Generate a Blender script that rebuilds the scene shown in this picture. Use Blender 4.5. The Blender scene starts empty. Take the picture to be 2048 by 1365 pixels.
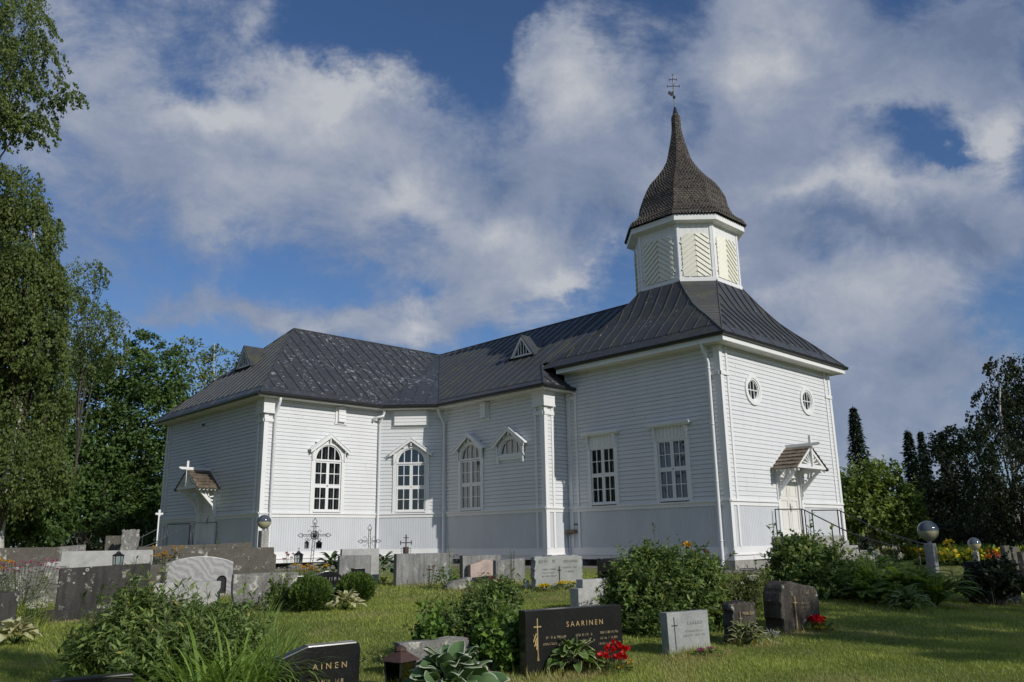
import bpy, bmesh, math, random
import numpy as np
from mathutils import Vector, Matrix

SC = bpy.context.scene
COL = SC.collection
RNG = np.random.default_rng(7)
R = math.radians

# ------------------------------------------------------------------ camera
F_PX = 1613.3014                                   # focal length in photo pixels (2048 wide)
PITCH, ROLL, YAW = .2398, -.0158, .7675
CAM = np.array([-26.0789, -15.8808, .8831])
_cy, _sy, _cp, _sp, _cr, _sr = (math.cos(YAW), math.sin(YAW), math.cos(PITCH), math.sin(PITCH), math.cos(ROLL), math.sin(ROLL))
FWD = np.array([_sy, _cy, 0.]); RGT = np.array([_cy, -_sy, 0.]); UPV = np.array([0, 0, 1.])
VF = _cp * FWD + _sp * UPV; VU = -_sp * FWD + _cp * UPV
VR = _cr * RGT + _sr * VU; VU = -_sr * RGT + _cr * VU
cam = bpy.data.objects.new('camera', bpy.data.cameras.new('camera'))
COL.objects.link(cam); SC.camera = cam
cam.data.sensor_width = 36; cam.data.lens = F_PX / 2048 * 36
cam.data.clip_start = .05; cam.data.clip_end = 3000
M = Matrix.Identity(4)
for i in range(3):
    M[i][0], M[i][1], M[i][2], M[i][3] = VR[i], VU[i], -VF[i], CAM[i]
cam.matrix_world = M

# ------------------------------------------------------------------ sun, sky, exposure
SUN_EL = R(29)
sun_dir = Vector((.024 * math.cos(SUN_EL), -math.cos(SUN_EL), math.sin(SUN_EL))).normalized()   # towards the sun
sun = bpy.data.objects.new('sun', bpy.data.lights.new('sun', 'SUN'))
COL.objects.link(sun)
sun.data.energy = 3.45; sun.data.angle = R(.5); sun.data.color = (1, .96, .89)
sun.rotation_euler = sun_dir.to_track_quat('Z', 'Y').to_euler()
SC.view_settings.view_transform = 'Standard'; SC.view_settings.look = 'None'
SC.view_settings.exposure = 0; SC.view_settings.gamma = 1; SC.view_settings.use_curve_mapping = False
try:
    SC.cycles.max_bounces = 7; SC.cycles.transparent_max_bounces = 12
    SC.cycles.use_denoising = True
    SC.cycles.caustics_reflective = False; SC.cycles.caustics_refractive = False
    SC.cycles.sample_clamp_indirect = 4
except Exception:
    pass

# world: sky texture with cloud banks laid out by compass direction
world = bpy.data.worlds.new('World'); SC.world = world; world.use_nodes = True
wt = world.node_tree; wt.nodes.clear()
def WN(t, **k):
    n = wt.nodes.new(t)
    for a, b in k.items(): setattr(n, a, b)
    return n
def wl(a, b): wt.links.new(a, b)
def wmath(op, a, b=None, c=None, clamp=False):
    n = WN('ShaderNodeMath', operation=op, use_clamp=clamp)
    for i, v in enumerate((a, b, c)):
        if v is None: continue
        if isinstance(v, (int, float)): n.inputs[i].default_value = v
        else: wl(v, n.inputs[i])
    return n.outputs[0]
w_out = WN('ShaderNodeOutputWorld'); w_bg = WN('ShaderNodeBackground'); wl(w_bg.outputs[0], w_out.inputs[0])
w_bg.inputs[1].default_value = .085
sky = WN('ShaderNodeTexSky', sky_type='NISHITA'); sky.sun_disc = False
sky.sun_elevation = SUN_EL; sky.sun_rotation = math.atan2(sun_dir.x, sun_dir.y)
sky.air_density = 1.0; sky.dust_density = .6; sky.ozone_density = 2.2
tc = WN('ShaderNodeTexCoord')
A0 = np.array([.68 * FWD[0], .68 * FWD[1], .73]); A0 = FWD * math.cos(R(22)) + UPV * math.sin(R(22))   # compass axis the banks are measured from
A1 = RGT; A2 = np.cross(A1, A0)
def wdot(v):
    n = WN('ShaderNodeVectorMath', operation='DOT_PRODUCT'); wl(tc.outputs['Generated'], n.inputs[0]); n.inputs[1].default_value = tuple(v); return n.outputs['Value']
d0 = wdot(A0); d0c = wmath('MAXIMUM', d0, .15)
cu = wmath('DIVIDE', wdot(A1), d0c); cv = wmath('DIVIDE', wdot(A2), d0c)
cxyz = WN('ShaderNodeCombineXYZ'); wl(cu, cxyz.inputs[0]); wl(cv, cxyz.inputs[1])
def wnoise(scale, detail, rough, vec, dist=0., sc=(1, 1, 1), rot=0., loc=(0, 0, 0)):
    mp = WN('ShaderNodeMapping'); mp.inputs['Scale'].default_value = sc; mp.inputs['Rotation'].default_value = (0, 0, rot); mp.inputs['Location'].default_value = loc
    wl(vec, mp.inputs[0])
    n = WN('ShaderNodeTexNoise'); n.inputs['Scale'].default_value = scale; n.inputs['Detail'].default_value = detail
    n.inputs['Roughness'].default_value = rough; n.inputs['Distortion'].default_value = dist
    wl(mp.outputs[0], n.inputs['Vector']); return n
wob = wnoise(4.2, 8, .6, cxyz.outputs[0])
wobs = WN('ShaderNodeVectorMath', operation='SUBTRACT'); wl(wob.outputs['Color'], wobs.inputs[0]); wobs.inputs[1].default_value = (.5, .5, .5)
wobm = WN('ShaderNodeVectorMath', operation='SCALE'); wl(wobs.outputs[0], wobm.inputs[0]); wobm.inputs['Scale'].default_value = .26
wv = WN('ShaderNodeVectorMath', operation='ADD'); wl(cxyz.outputs[0], wv.inputs[0]); wl(wobm.outputs[0], wv.inputs[1])
def cuv(px, py):
    d = VF + (px - 1024) / F_PX * VR - (py - 682.5) / F_PX * VU
    return d @ A1 / (d @ A0), d @ A2 / (d @ A0)
def blobs(lst, start=None):
    tot = start
    for (px, py, rx, ry, rot, amt) in lst:
        u, v = cuv(px, py)
        mp = WN('ShaderNodeMapping', vector_type='TEXTURE'); wl(wv.outputs[0], mp.inputs[0])
        mp.inputs['Location'].default_value = (u, v, 0); mp.inputs['Rotation'].default_value = (0, 0, R(rot))
        mp.inputs['Scale'].default_value = (rx / F_PX, ry / F_PX, 1)
        g = WN('ShaderNodeTexGradient', gradient_type='QUADRATIC_SPHERE'); wl(mp.outputs[0], g.inputs[0])
        t = wmath('MULTIPLY', g.outputs['Fac'], amt)
        tot = t if tot is None else wmath('ADD', tot, t)
    return tot
COVER = [  # px, py, rx, ry, rotation, amount
    (480, 235, 330, 150, 8, 1.7), (740, 230, 330, 150, -6, 1.7), (330, 330, 330, 190, 20, .9), (640, 380, 420, 190, -12, 1.2),
    (960, 430, 330, 220, -30, 1.5), (1000, 540, 260, 130, 0, 1.1), (700, 500, 420, 140, -14, .8),
    (1190, 200, 260, 260, 40, 1.5), (1060, 330, 330, 170, -30, 1.2), (1250, 380, 340, 240, 0, 1.3), (1100, 130, 160, 130, 30, 1.1),
    (1480, 260, 340, 330, 0, 1.6), (1680, 110, 420, 260, 0, 1.6), (1960, 70, 330, 230, 0, 1.7), (1640, 400, 420, 220, -8, 1.6),
    (1960, 420, 330, 200, 0, 1.6), (2000, 230, 170, 150, 0, 1.1), (1560, 60, 260, 160, 0, 1.1),
    (650, 640, 420, 110, 0, 1.5), (900, 640, 300, 100, -6, 1.0), (470, 620, 260, 80, 0, .9), (1050, 610, 190, 90, 10, .9),
    (1170, 575, 85, 60, -20, 1.1), (1700, 620, 560, 180, -4, 1.5), (1900, 760, 560, 190, 0, 1.5), (1620, 830, 460, 220, 0, 1.35), (1900, 930, 520, 160, 0, 1.3), (1560, 530, 260, 130, 0, 1.0),
    (510, 40, 80, 110, 20, .6), (120, 150, 380, 300, 30, .5), (250, 80, 300, 160, 50, .35), (120, 560, 380, 300, 0, .5), (1200, 500, 140, 80, 0, .5), (300, 640, 240, 60, 0, .5), (230, 250, 520, 380, 0, .45), (260, 500, 420, 300, 0, .5),
]
HOLES = [(760, 70, 330, 120, 0, -.8), (1000, 60, 200, 120, 20, -.7), (1800, 232, 110, 60, 14, -.95), (1885, 282, 110, 46, 4, -1.15), (1520, 65, 60, 40, 0, -.7), (1100, 610, 150, 60, 0, -.5), (860, 570, 150, 45, 0, -.5)]
cov = wmath('MULTIPLY', blobs(COVER + HOLES), .78)
front = wmath('MULTIPLY', wmath('SUBTRACT', d0, .35, clamp=False), 5., clamp=True)
n_big = wnoise(3.1, 12, .64, cxyz.outputs[0], .15)
n_fine = wnoise(6.5, 12, .68, cxyz.outputs[0], .35, (1, 1.7, 1), .22)
nb = wmath('SUBTRACT', n_big.outputs['Fac'], .5); nf = wmath('SUBTRACT', n_fine.outputs['Fac'], .5)
# away from the photographed quarter of the sky the banks are plain broken cloud
dirn = wnoise(2.2, 8, .6, tc.outputs['Generated'])
other = wmath('MULTIPLY', wmath('SUBTRACT', dirn.outputs['Fac'], .36), 3.)
mixc = WN('ShaderNodeMix'); wl(front, mixc.inputs['Factor']); wl(other, mixc.inputs['A']); wl(cov, mixc.inputs['B'])
c1 = wmath('MULTIPLY_ADD', nb, 2.1, mixc.outputs[0]); c1 = wmath('ADD', wmath('MULTIPLY_ADD', nf, 1.5, c1), .16)
ramp = WN('ShaderNodeMapRange', interpolation_type='SMOOTHSTEP'); wl(c1, ramp.inputs[0])
ramp.inputs['From Min'].default_value = .15; ramp.inputs['From Max'].default_value = 1.0
LIGHT = [(450, 215, 240, 90, 0, .75), (740, 190, 230, 90, 0, .75), (1000, 450, 260, 120, -15, .5), (830, 385, 140, 70, 0, .4), (1150, 170, 190, 150, 50, .6), (1520, 170, 150, 120, 30, .5),
         (1990, 230, 150, 130, 0, .8), (1640, 400, 300, 90, -8, .5), (840, 635, 120, 60, 0, .6), (600, 640, 300, 60, 0, .35), (1165, 575, 80, 50, -20, .7), (1280, 330, 200, 160, 0, .25), (1760, 380, 200, 60, 0, .4), (1240, 520, 90, 40, 0, .4), (1600, 590, 160, 60, 0, .35)]
DARK = [(1960, 70, 330, 160, 0, -.45), (1760, 480, 420, 90, -6, -.55), (1900, 450, 260, 110, 0, -.5), (1700, 40, 330, 120, 0, -.3), (980, 340, 150, 90, 0, -.35), (1180, 440, 160, 140, 0, -.35), (600, 310, 260, 60, -10, -.15), (1750, 820, 600, 240, 0, -.2), (250, 500, 420, 320, 0, -.2)]
lit = blobs(LIGHT + DARK)
lit = wmath('MULTIPLY', lit, front)
l1 = wmath('MULTIPLY_ADD', nb, 1.35, wmath('ADD', lit, .44)); l1 = wmath('MULTIPLY_ADD', nf, .95, l1, clamp=True)
ccol = WN('ShaderNodeValToRGB'); wl(l1, ccol.inputs[0])
e = ccol.color_ramp.elements
e[0].position = 0; e[0].color = (1.75, 2.35, 3.7, 1); e[1].position = 1; e[1].color = (6.1, 6.3, 6.7, 1)
m_ = ccol.color_ramp.elements.new(.45); m_.color = (3.1, 3.65, 4.9, 1)
tint = WN('ShaderNodeMix', data_type='RGBA', blend_type='MULTIPLY'); tint.inputs['Factor'].default_value = 1
wl(sky.outputs[0], tint.inputs['A']); tint.inputs['B'].default_value = (.62, .80, 1.05, 1)
cm = WN('ShaderNodeMix', data_type='RGBA'); wl(wmath('MULTIPLY', ramp.outputs[0], .93), cm.inputs['Factor']); wl(tint.outputs['Result'], cm.inputs['A']); wl(ccol.outputs[0], cm.inputs['B'])
wl(cm.outputs['Result'], w_bg.inputs[0])

# ------------------------------------------------------------------ helpers
def ray(px, py): return VF + (px - 1024) / F_PX * VR - (py - 682.5) / F_PX * VU
def pt(px, py, s):
    """world point seen in that direction, s metres ahead over the ground"""
    d = ray(px, py); return CAM + d * (s / (d @ FWD))
_gs = [-200, 0, 6, 10, 14, 20, 24, 30, 40, 400]; _gz = [-.75, -.75, -.73, -.69, -.57, -.36, -.32, -.28, -.2, -.2]
def ground(x, y):
    x = np.asarray(x, float); y = np.asarray(y, float)
    s = (x - CAM[0]) * FWD[0] + (y - CAM[1]) * FWD[1]; l = (x - CAM[0]) * RGT[0] + (y - CAM[1]) * RGT[1]
    z = np.interp(s, _gs, _gz)
    k = np.clip((l - 5.5) / 11., 0, 1); z = z - .62 * k * k * (3 - 2 * k) * np.clip((s - 6) / 10, 0, 1)
    z = z + .02 * np.sin(x * .9 + 1) * np.sin(y * .8) + .012 * np.sin(x * 2.3) * np.sin(y * 2.1 + .6)
    return z
def gz(x, y): return float(ground(x, y))
def gp(px, py):
    """where the line of sight meets the ground"""
    d = ray(px, py); lo, hi = 1., 300.
    for _ in range(60):
        m = (lo + hi) / 2; p = CAM + d * m
        if p[2] > gz(p[0], p[1]): lo = m
        else: hi = m
    p = CAM + d * lo; return p
def sdist(p): return float((p[0] - CAM[0]) * FWD[0] + (p[1] - CAM[1]) * FWD[1])
def ppm(p): return F_PX / float((np.array(p) - CAM) @ VF)          # photo pixels per metre there

class MB:
    def __init__(s): s.v = []; s.f = []; s.m = []; s.cur = 0
    def add(s, vs, fs, mat=None):
        b = len(s.v); s.v.extend([tuple(map(float, q)) for q in vs]); s.f.extend([tuple(b + i for i in q) for q in fs]); s.m.extend([s.cur if mat is None else mat] * len(fs))
    def quad(s, a, b, c, d): s.add([a, b, c, d], [(0, 1, 2, 3)])
    def poly(s, pts): s.add(pts, [tuple(range(len(pts)))])
    def box(s, x0, x1, y0, y1, z0, z1, fr=None):
        vs = [(x, y, z) for z in (z0, z1) for y in (y0, y1) for x in (x0, x1)]
        if fr: vs = [fr(*q) for q in vs]
        s.add(vs, [(0, 2, 3, 1), (4, 5, 7, 6), (0, 1, 5, 4), (2, 6, 7, 3), (0, 4, 6, 2), (1, 3, 7, 5)])
    def prism(s, poly, v0, v1, fr):
        """polygon in (u,z), extruded along v of a frame fr(u,v,z)"""
        n = len(poly)
        vs = [fr(u, v1, z) for u, z in poly] + [fr(u, v0, z) for u, z in poly]
        s.add(vs, [tuple(range(n)), tuple(range(2 * n - 1, n - 1, -1))] + [(i, i + n, (i + 1) % n + n, (i + 1) % n) for i in range(n)])
    def bar(s, a, b, w, h=None, up=(0, 0, 1)):
        h = h or w; a = np.array(a, float); b = np.array(b, float); d = b - a; L = np.linalg.norm(d)
        if L < 1e-6: return
        d /= L; x = np.cross(d, up)
        if np.linalg.norm(x) < 1e-4: x = np.cross(d, (1, 0, 0))
        x /= np.linalg.norm(x); y = np.cross(x, d)
        vs = []
        for p in (a, b):
            for i, j in ((-1, -1), (1, -1), (1, 1), (-1, 1)): vs.append(p + x * i * w / 2 + y * j * h / 2)
        s.add(vs, [(0, 1, 2, 3), (7, 6, 5, 4), (0, 4, 5, 1), (1, 5, 6, 2), (2, 6, 7, 3), (3, 7, 4, 0)])
    def tube(s, pts, rad, n=8, cap=True):
        pts = [np.array(p, float) for p in pts]; m = len(pts)
        if not hasattr(rad, '__len__'): rad = [rad] * m
        b = len(s.v); prev = None
        for i, p in enumerate(pts):
            d = pts[min(i + 1, m - 1)] - pts[max(i - 1, 0)]; d /= (np.linalg.norm(d) + 1e-9)
            if prev is None:
                x = np.cross(d, (0, 0, 1));
                if np.linalg.norm(x) < .05: x = np.cross(d, (1, 0, 0))
            else: x = prev - d * (prev @ d)
            x /= (np.linalg.norm(x) + 1e-9); prev = x; y = np.cross(d, x)
            for k in range(n):
                a = 2 * math.pi * k / n; s.v.append(tuple(p + rad[i] * (math.cos(a) * x + math.sin(a) * y)))
        for i in range(m - 1):
            for k in range(n):
                k2 = (k + 1) % n; s.f.append((b + i * n + k, b + i * n + k2, b + (i + 1) * n + k2, b + (i + 1) * n + k)); s.m.append(s.cur)
        if cap:
            s.f.append(tuple(b + k for k in range(n))[::-1]); s.m.append(s.cur)
            s.f.append(tuple(b + (m - 1) * n + k for k in range(n))); s.m.append(s.cur)
    def lathe(s, prof, n=24, c=(0, 0)):
        b = len(s.v); m = len(prof)
        for r, z in prof:
            for k in range(n):
                a = 2 * math.pi * k / n; s.v.append((c[0] + r * math.cos(a), c[1] + r * math.sin(a), z))
        for i in range(m - 1):
            for k in range(n):
                k2 = (k + 1) % n; s.f.append((b + i * n + k, b + i * n + k2, b + (i + 1) * n + k2, b + (i + 1) * n + k)); s.m.append(s.cur)
    def ball(s, c, r, n=10, sz=(1, 1, 1)):
        b = len(s.v)
        for i in range(n + 1):
            t = math.pi * i / n
            for k in range(2 * n):
                a = math.pi * k / n; s.v.append((c[0] + r * sz[0] * math.sin(t) * math.cos(a), c[1] + r * sz[1] * math.sin(t) * math.sin(a), c[2] + r * sz[2] * math.cos(t)))
        for i in range(n):
            for k in range(2 * n):
                k2 = (k + 1) % (2 * n); s.f.append((b + i * 2 * n + k, b + (i + 1) * 2 * n + k, b + (i + 1) * 2 * n + k2, b + i * 2 * n + k2)); s.m.append(s.cur)

def setp(o, label=None, cat=None, group=None, kind=None):
    if label: o['label'] = label
    if cat: o['category'] = cat
    if group: o['group'] = group
    if kind: o['kind'] = kind
    return o
def link(name, me, parent=None):
    o = bpy.data.objects.new(name, me); COL.objects.link(o)
    if parent is not None: o.parent = parent
    return o
def obj(name, mb, mats, parent=None, smooth=False, bevel=0, recalc=True, label=None):
    me = bpy.data.meshes.new(name); me.from_pydata(mb.v, [], mb.f)
    for m in (mats if isinstance(mats, (list, tuple)) else [mats]): me.materials.append(m)
    if len(me.materials) > 1: me.polygons.foreach_set('material_index', mb.m)
    bm = bmesh.new(); bm.from_mesh(me)
    bmesh.ops.remove_doubles(bm, verts=bm.verts, dist=1e-5)
    if recalc: bmesh.ops.recalc_face_normals(bm, faces=bm.faces)
    if bevel:
        es = [ed for ed in bm.edges if len(ed.link_faces) == 2 and ed.calc_face_angle(0) > .5]
        bmesh.ops.bevel(bm, geom=es, offset=bevel, segments=2, affect='EDGES', profile=.6, clamp_overlap=True)
    bm.to_mesh(me); bm.free()
    if smooth: me.polygons.foreach_set('use_smooth', [True] * len(me.polygons))
    me.update()
    o = link(name, me, parent)
    if label: o['label'] = label
    return o
def thing(name, label, cat, loc=(0, 0, 0), rz=0, group=None):
    o = bpy.data.objects.new(name, None); COL.objects.link(o); o.empty_display_size = .2
    o.location = tuple(map(float, loc)); o.rotation_euler = (0, 0, rz); return setp(o, label, cat, group)
def npmesh(name, V, faces, mat, attrs=None, parent=None, smooth=False):
    """big mesh from arrays; faces (N,3) or (N,4)"""
    me = bpy.data.meshes.new(name); n, k = faces.shape
    me.vertices.add(len(V)); me.vertices.foreach_set('co', np.asarray(V, np.float32).ravel())
    me.loops.add(n * k); me.loops.foreach_set('vertex_index', faces.astype(np.int32).ravel())
    me.polygons.add(n); me.polygons.foreach_set('loop_start', np.arange(0, n * k, k, dtype=np.int32)); me.polygons.foreach_set('loop_total', np.full(n, k, np.int32))
    for a, d in (attrs or {}).items():
        at = me.attributes.new(a, 'FLOAT', 'POINT'); at.data.foreach_set('value', np.asarray(d, np.float32))
    me.materials.append(mat); me.update(calc_edges=True); me.validate()
    if smooth: me.polygons.foreach_set('use_smooth', [True] * n)
    return link(name, me, parent)

# ------------------------------------------------------------------ materials
def mat(name):
    m = bpy.data.materials.new(name); m.use_nodes = True; nt = m.node_tree; b = nt.nodes['Principled BSDF']; return m, nt, b
def N(nt, t, **k):
    n = nt.nodes.new(t)
    for a, b in k.items(): setattr(n, a, b)
    return n
def noise(nt, scale, detail=6, rough=.6, coord='Object', sc=(1, 1, 1)):
    t = N(nt, 'ShaderNodeTexCoord'); mp = N(nt, 'ShaderNodeMapping'); mp.inputs['Scale'].default_value = sc
    nt.links.new(t.outputs[coord], mp.inputs[0]); n = N(nt, 'ShaderNodeTexNoise')
    n.inputs['Scale'].default_value = scale; n.inputs['Detail'].default_value = detail; n.inputs['Roughness'].default_value = rough
    nt.links.new(mp.outputs[0], n.inputs['Vector']); return n.outputs['Fac']
def rampn(nt, fac, stops):
    r = N(nt, 'ShaderNodeValToRGB'); nt.links.new(fac, r.inputs[0]); el = r.color_ramp.elements
    el[0].position, el[0].color = stops[0][0], (*stops[0][1], 1); el[1].position, el[1].color = stops[-1][0], (*stops[-1][1], 1)
    for p, c in stops[1:-1]: q = el.new(p); q.color = (*c, 1)
    return r.outputs[0]
def g3(v): return (v, v, v)
def mixc_(nt, fac, a, b, mode='MIX'):
    m = N(nt, 'ShaderNodeMix', data_type='RGBA', blend_type=mode)
    for k, v in (('Factor', fac), ('A', a), ('B', b)):
        if isinstance(v, (int, float)): m.inputs[k].default_value = v
        elif isinstance(v, tuple): m.inputs[k].default_value = (*v, 1)
        else: nt.links.new(v, m.inputs[k])
    return m.outputs['Result']
def bump(nt, b, h, strength=.3, dist=.01):
    n = N(nt, 'ShaderNodeBump'); n.inputs['Strength'].default_value = strength; n.inputs['Distance'].default_value = dist
    nt.links.new(h, n.inputs['Height']); nt.links.new(n.outputs[0], b.inputs['Normal'])
def paint(name, c, rough=.55, var=.035, streak=(1.2, 1.2, .5), spec=.35):
    m, nt, b = mat(name)
    n1 = noise(nt, 1.1, 8, .65, sc=streak); n2 = noise(nt, 9, 6, .7, sc=(1, 1, .6))
    d = tuple(x * (1 - var * 2.2) for x in c)
    c1 = mixc_(nt, rampn(nt, n1, [(.35, g3(0)), (.7, g3(1))]), d, c)
    c2 = mixc_(nt, rampn(nt, n2, [(.3, g3(.0)), (.45, g3(1))]), tuple(x * (1 - var) for x in c), c1)
    nt.links.new(c2, b.inputs['Base Color']); b.inputs['Roughness'].default_value = rough; b.inputs['Specular IOR Level'].default_value = spec
    bump(nt, b, n2, .15, .004); return m
def plain(name, c, rough=.5, metal=0, spec=.5, var=.12, scale=14):
    m, nt, b = mat(name)
    n = noise(nt, scale, 5, .6)
    nt.links.new(mixc_(nt, rampn(nt, n, [(.3, g3(0)), (.7, g3(1))]), tuple(x * (1 - var) for x in c), tuple(min(1, x * (1 + var)) for x in c)), b.inputs['Base Color'])
    b.inputs['Roughness'].default_value = rough; b.inputs['Metallic'].default_value = metal; b.inputs['Specular IOR Level'].default_value = spec; return m
WHITE = paint('white_paint', (.655, .665, .675))
TRIM = paint('white_trim_paint', (.75, .75, .745), var=.04)
WAIN = paint('grey_paint', (.58, .60, .625), var=.05)
CREAM = paint('cream_paint', (.77, .75, .63), var=.05)
DOORP = paint('door_paint', (.72, .70, .66), rough=.42, var=.03)
def roofmat(name, peel, moss=.0):
    m, nt, b = mat(name)
    n1 = noise(nt, .7, 6, .6); n2 = noise(nt, 3.2, 9, .7); n3 = noise(nt, 22, 4, .6)
    base = mixc_(nt, n1, (.032, .035, .040), (.056, .058, .063))
    base = mixc_(nt, rampn(nt, n2, [(.40, g3(0)), (.75, g3(.55))]), base, (.085, .08, .068))
    if moss: base = mixc_(nt, rampn(nt, noise(nt, 1.3, 8, .7), [(.5, g3(0)), (.66, g3(moss))]), base, (.085, .088, .035))
    if peel:
        pm = noise(nt, 4.2, 12, .76); pb = noise(nt, .45, 3, .5)
        a = N(nt, 'ShaderNodeMath', operation='MULTIPLY_ADD'); nt.links.new(pb, a.inputs[0]); a.inputs[1].default_value = .22; nt.links.new(pm, a.inputs[2])
        k = rampn(nt, a.outputs[0], [(.787 - peel * .1, g3(0)), (.815 - peel * .1, g3(.8))])
        base = mixc_(nt, k, base, (.33, .36, .36))
    nt.links.new(base, b.inputs['Base Color']); b.inputs['Roughness'].default_value = .42; b.inputs['Specular IOR Level'].default_value = .45
    bump(nt, b, noise(nt, 1.6, 3, .5), .35, .05); return m
ROOF = roofmat('roof_sheet', 0, .7)
ROOFP = roofmat('roof_sheet_peeling', 1.0)
ROOFT = roofmat('roof_sheet_tower', .55, .4)
GUT = plain('gutter_metal', (.018, .018, .02), .35)
PIPE = paint('pipe_paint', (.72, .735, .75), rough=.35, var=.03)
SHING = None
def shingle(name, a, b_):
    m, nt, b = mat(name)
    at = N(nt, 'ShaderNodeAttribute', attribute_name='tint')
    n = noise(nt, 6, 6, .65)
    c = mixc_(nt, at.outputs['Fac'], a, b_)
    c = mixc_(nt, rampn(nt, n, [(.35, g3(0)), (.75, g3(.6))]), c, tuple(x * 1.5 for x in b_))
    nt.links.new(c, b.inputs['Base Color']); b.inputs['Roughness'].default_value = .6; bump(nt, b, noise(nt, 40, 4, .6, sc=(1, 1, .3)), .3, .01); return m
SHING = shingle('wood_shingle', (.028, .023, .018), (.105, .09, .072))
TILE = shingle('canopy_tile', (.075, .055, .038), (.16, .13, .095))
IRON = plain('black_iron', (.012, .012, .013), .45)
RAIL = plain('railing_metal', (.03, .032, .036), .4)
STEEL = plain('galvanised_steel', (.32, .34, .36), .4, .6)
RUST = plain('rusty_iron', (.055, .028, .022), .75, var=.3, scale=20)
def glassm(name, base=.004):
    m, nt, b = mat(name); nt.nodes.remove(b)
    o = nt.nodes['Material Output']; g = N(nt, 'ShaderNodeBsdfGlossy'); g.inputs['Roughness'].default_value = .015; g.inputs['Color'].default_value = (.95, .97, 1, 1)
    t = N(nt, 'ShaderNodeBsdfTransparent'); t.inputs['Color'].default_value = (.8, .84, .82, 1)
    fr = N(nt, 'ShaderNodeFresnel'); fr.inputs['IOR'].default_value = 2.0
    bn = N(nt, 'ShaderNodeBump'); bn.inputs['Strength'].default_value = .05; bn.inputs['Distance'].default_value = .02; nt.links.new(noise(nt, 2.5, 2, .5), bn.inputs['Height'])
    nt.links.new(bn.outputs[0], g.inputs['Normal'])
    mx = N(nt, 'ShaderNodeMixShader'); nt.links.new(fr.outputs[0], mx.inputs[0]); nt.links.new(t.outputs[0], mx.inputs[1]); nt.links.new(g.outputs[0], mx.inputs[2]); nt.links.new(mx.outputs[0], o.inputs[0]); return m
GLASS = glassm('window_glass')
UNLIT_BLACK = plain('unlit_room_black', (.02, .02, .02), .9)  # near-black: darkness of the unlit space behind openings, put into the colour
CURT = plain('curtain_cloth', (.16, .17, .18), .9)
PANE_WHITE = plain('white_reflection_cloth', (.62, .62, .60), .9)
def granite(name, a, b_, lichen=0., scale=60, rough=.75, streak=0., lic=(.42, .42, .36), spec=.4, rings=False):
    m, nt, b = mat(name)
    n1 = noise(nt, scale, 3, .8); n2 = noise(nt, 3.0, 8, .7)
    c = mixc_(nt, rampn(nt, n1, [(.36, g3(0)), (.62, g3(1))]), a, b_)
    c = mixc_(nt, rampn(nt, n2, [(.35, g3(.55)), (.65, g3(0))]), c, tuple(x * .55 for x in a))
    if streak: c = mixc_(nt, rampn(nt, noise(nt, 5, 7, .65, sc=(1.6, 1.6, .18)), [(.42, g3(streak)), (.6, g3(0))]), c, tuple(x * .35 for x in a))
    if lichen:
        la = noise(nt, 6.5, 12, .78); lb = noise(nt, 1.7, 4, .6)
        a1 = N(nt, 'ShaderNodeMath', operation='MULTIPLY_ADD'); nt.links.new(lb, a1.inputs[0]); a1.inputs[1].default_value = .5; nt.links.new(la, a1.inputs[2])
        k = rampn(nt, a1.outputs[0], [(.90 - lichen * .13, g3(0)), (.945 - lichen * .13, g3(.85))])
        if rings:
            vo = N(nt, 'ShaderNodeTexVoronoi', feature='F1'); vo.inputs['Scale'].default_value = 9; t = N(nt, 'ShaderNodeTexCoord'); nt.links.new(t.outputs['Object'], vo.inputs['Vector'])
            gate = rampn(nt, noise(nt, 1.9, 2, .5), [(.54, g3(0)), (.57, g3(1))]); rr_ = rampn(nt, vo.outputs['Distance'], [(.16, g3(.25)), (.19, g3(1)), (.27, g3(1)), (.30, g3(0))])
            sel = rampn(nt, vo.outputs['Color'], [(.45, g3(0)), (.5, g3(1))]); m1 = mixc_(nt, 1., rr_, gate, 'MULTIPLY'); m1 = mixc_(nt, 1., m1, sel, 'MULTIPLY'); c = mixc_(nt, m1, c, lic)
        c = mixc_(nt, k, c, lic)
    nt.links.new(c, b.inputs['Base Color']); b.inputs['Roughness'].default_value = rough; b.inputs['Specular IOR Level'].default_value = spec
    bump(nt, b, n1, .25 if rough > .4 else .02, .006); return m
GR_LIGHT = granite('light_granite', (.30, .30, .29), (.50, .49, .47), .15)
GR_MID = granite('grey_granite', (.17, .17, .165), (.33, .325, .31), .35, streak=.5)
GR_LICH = granite('lichened_granite', (.11, .105, .10), (.27, .26, .24), .75, 35, lic=(.45, .44, .38))
GR_DARK = granite('dark_weathered_granite', (.026, .024, .022), (.075, .07, .062), .42, streak=.6, lic=(.36, .35, .29), rings=True)
GR_BLACK = granite('black_polished_granite', (.008, .008, .009), (.02, .02, .021), 0, 90, .22)
GR_BROWN = granite('brown_lichened_granite', (.06, .053, .043), (.15, .135, .11), .45, 45)
GR_PINK = granite('pink_granite', (.34, .26, .22), (.56, .46, .41), .1)
GR_PALE = granite('pale_smooth_granite', (.24, .25, .24), (.37, .38, .36), .0, 70, .6)
GR_BOULD = granite('rough_dark_rock', (.028, .023, .018), (.105, .09, .072), .3, 28, streak=.5)
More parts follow.
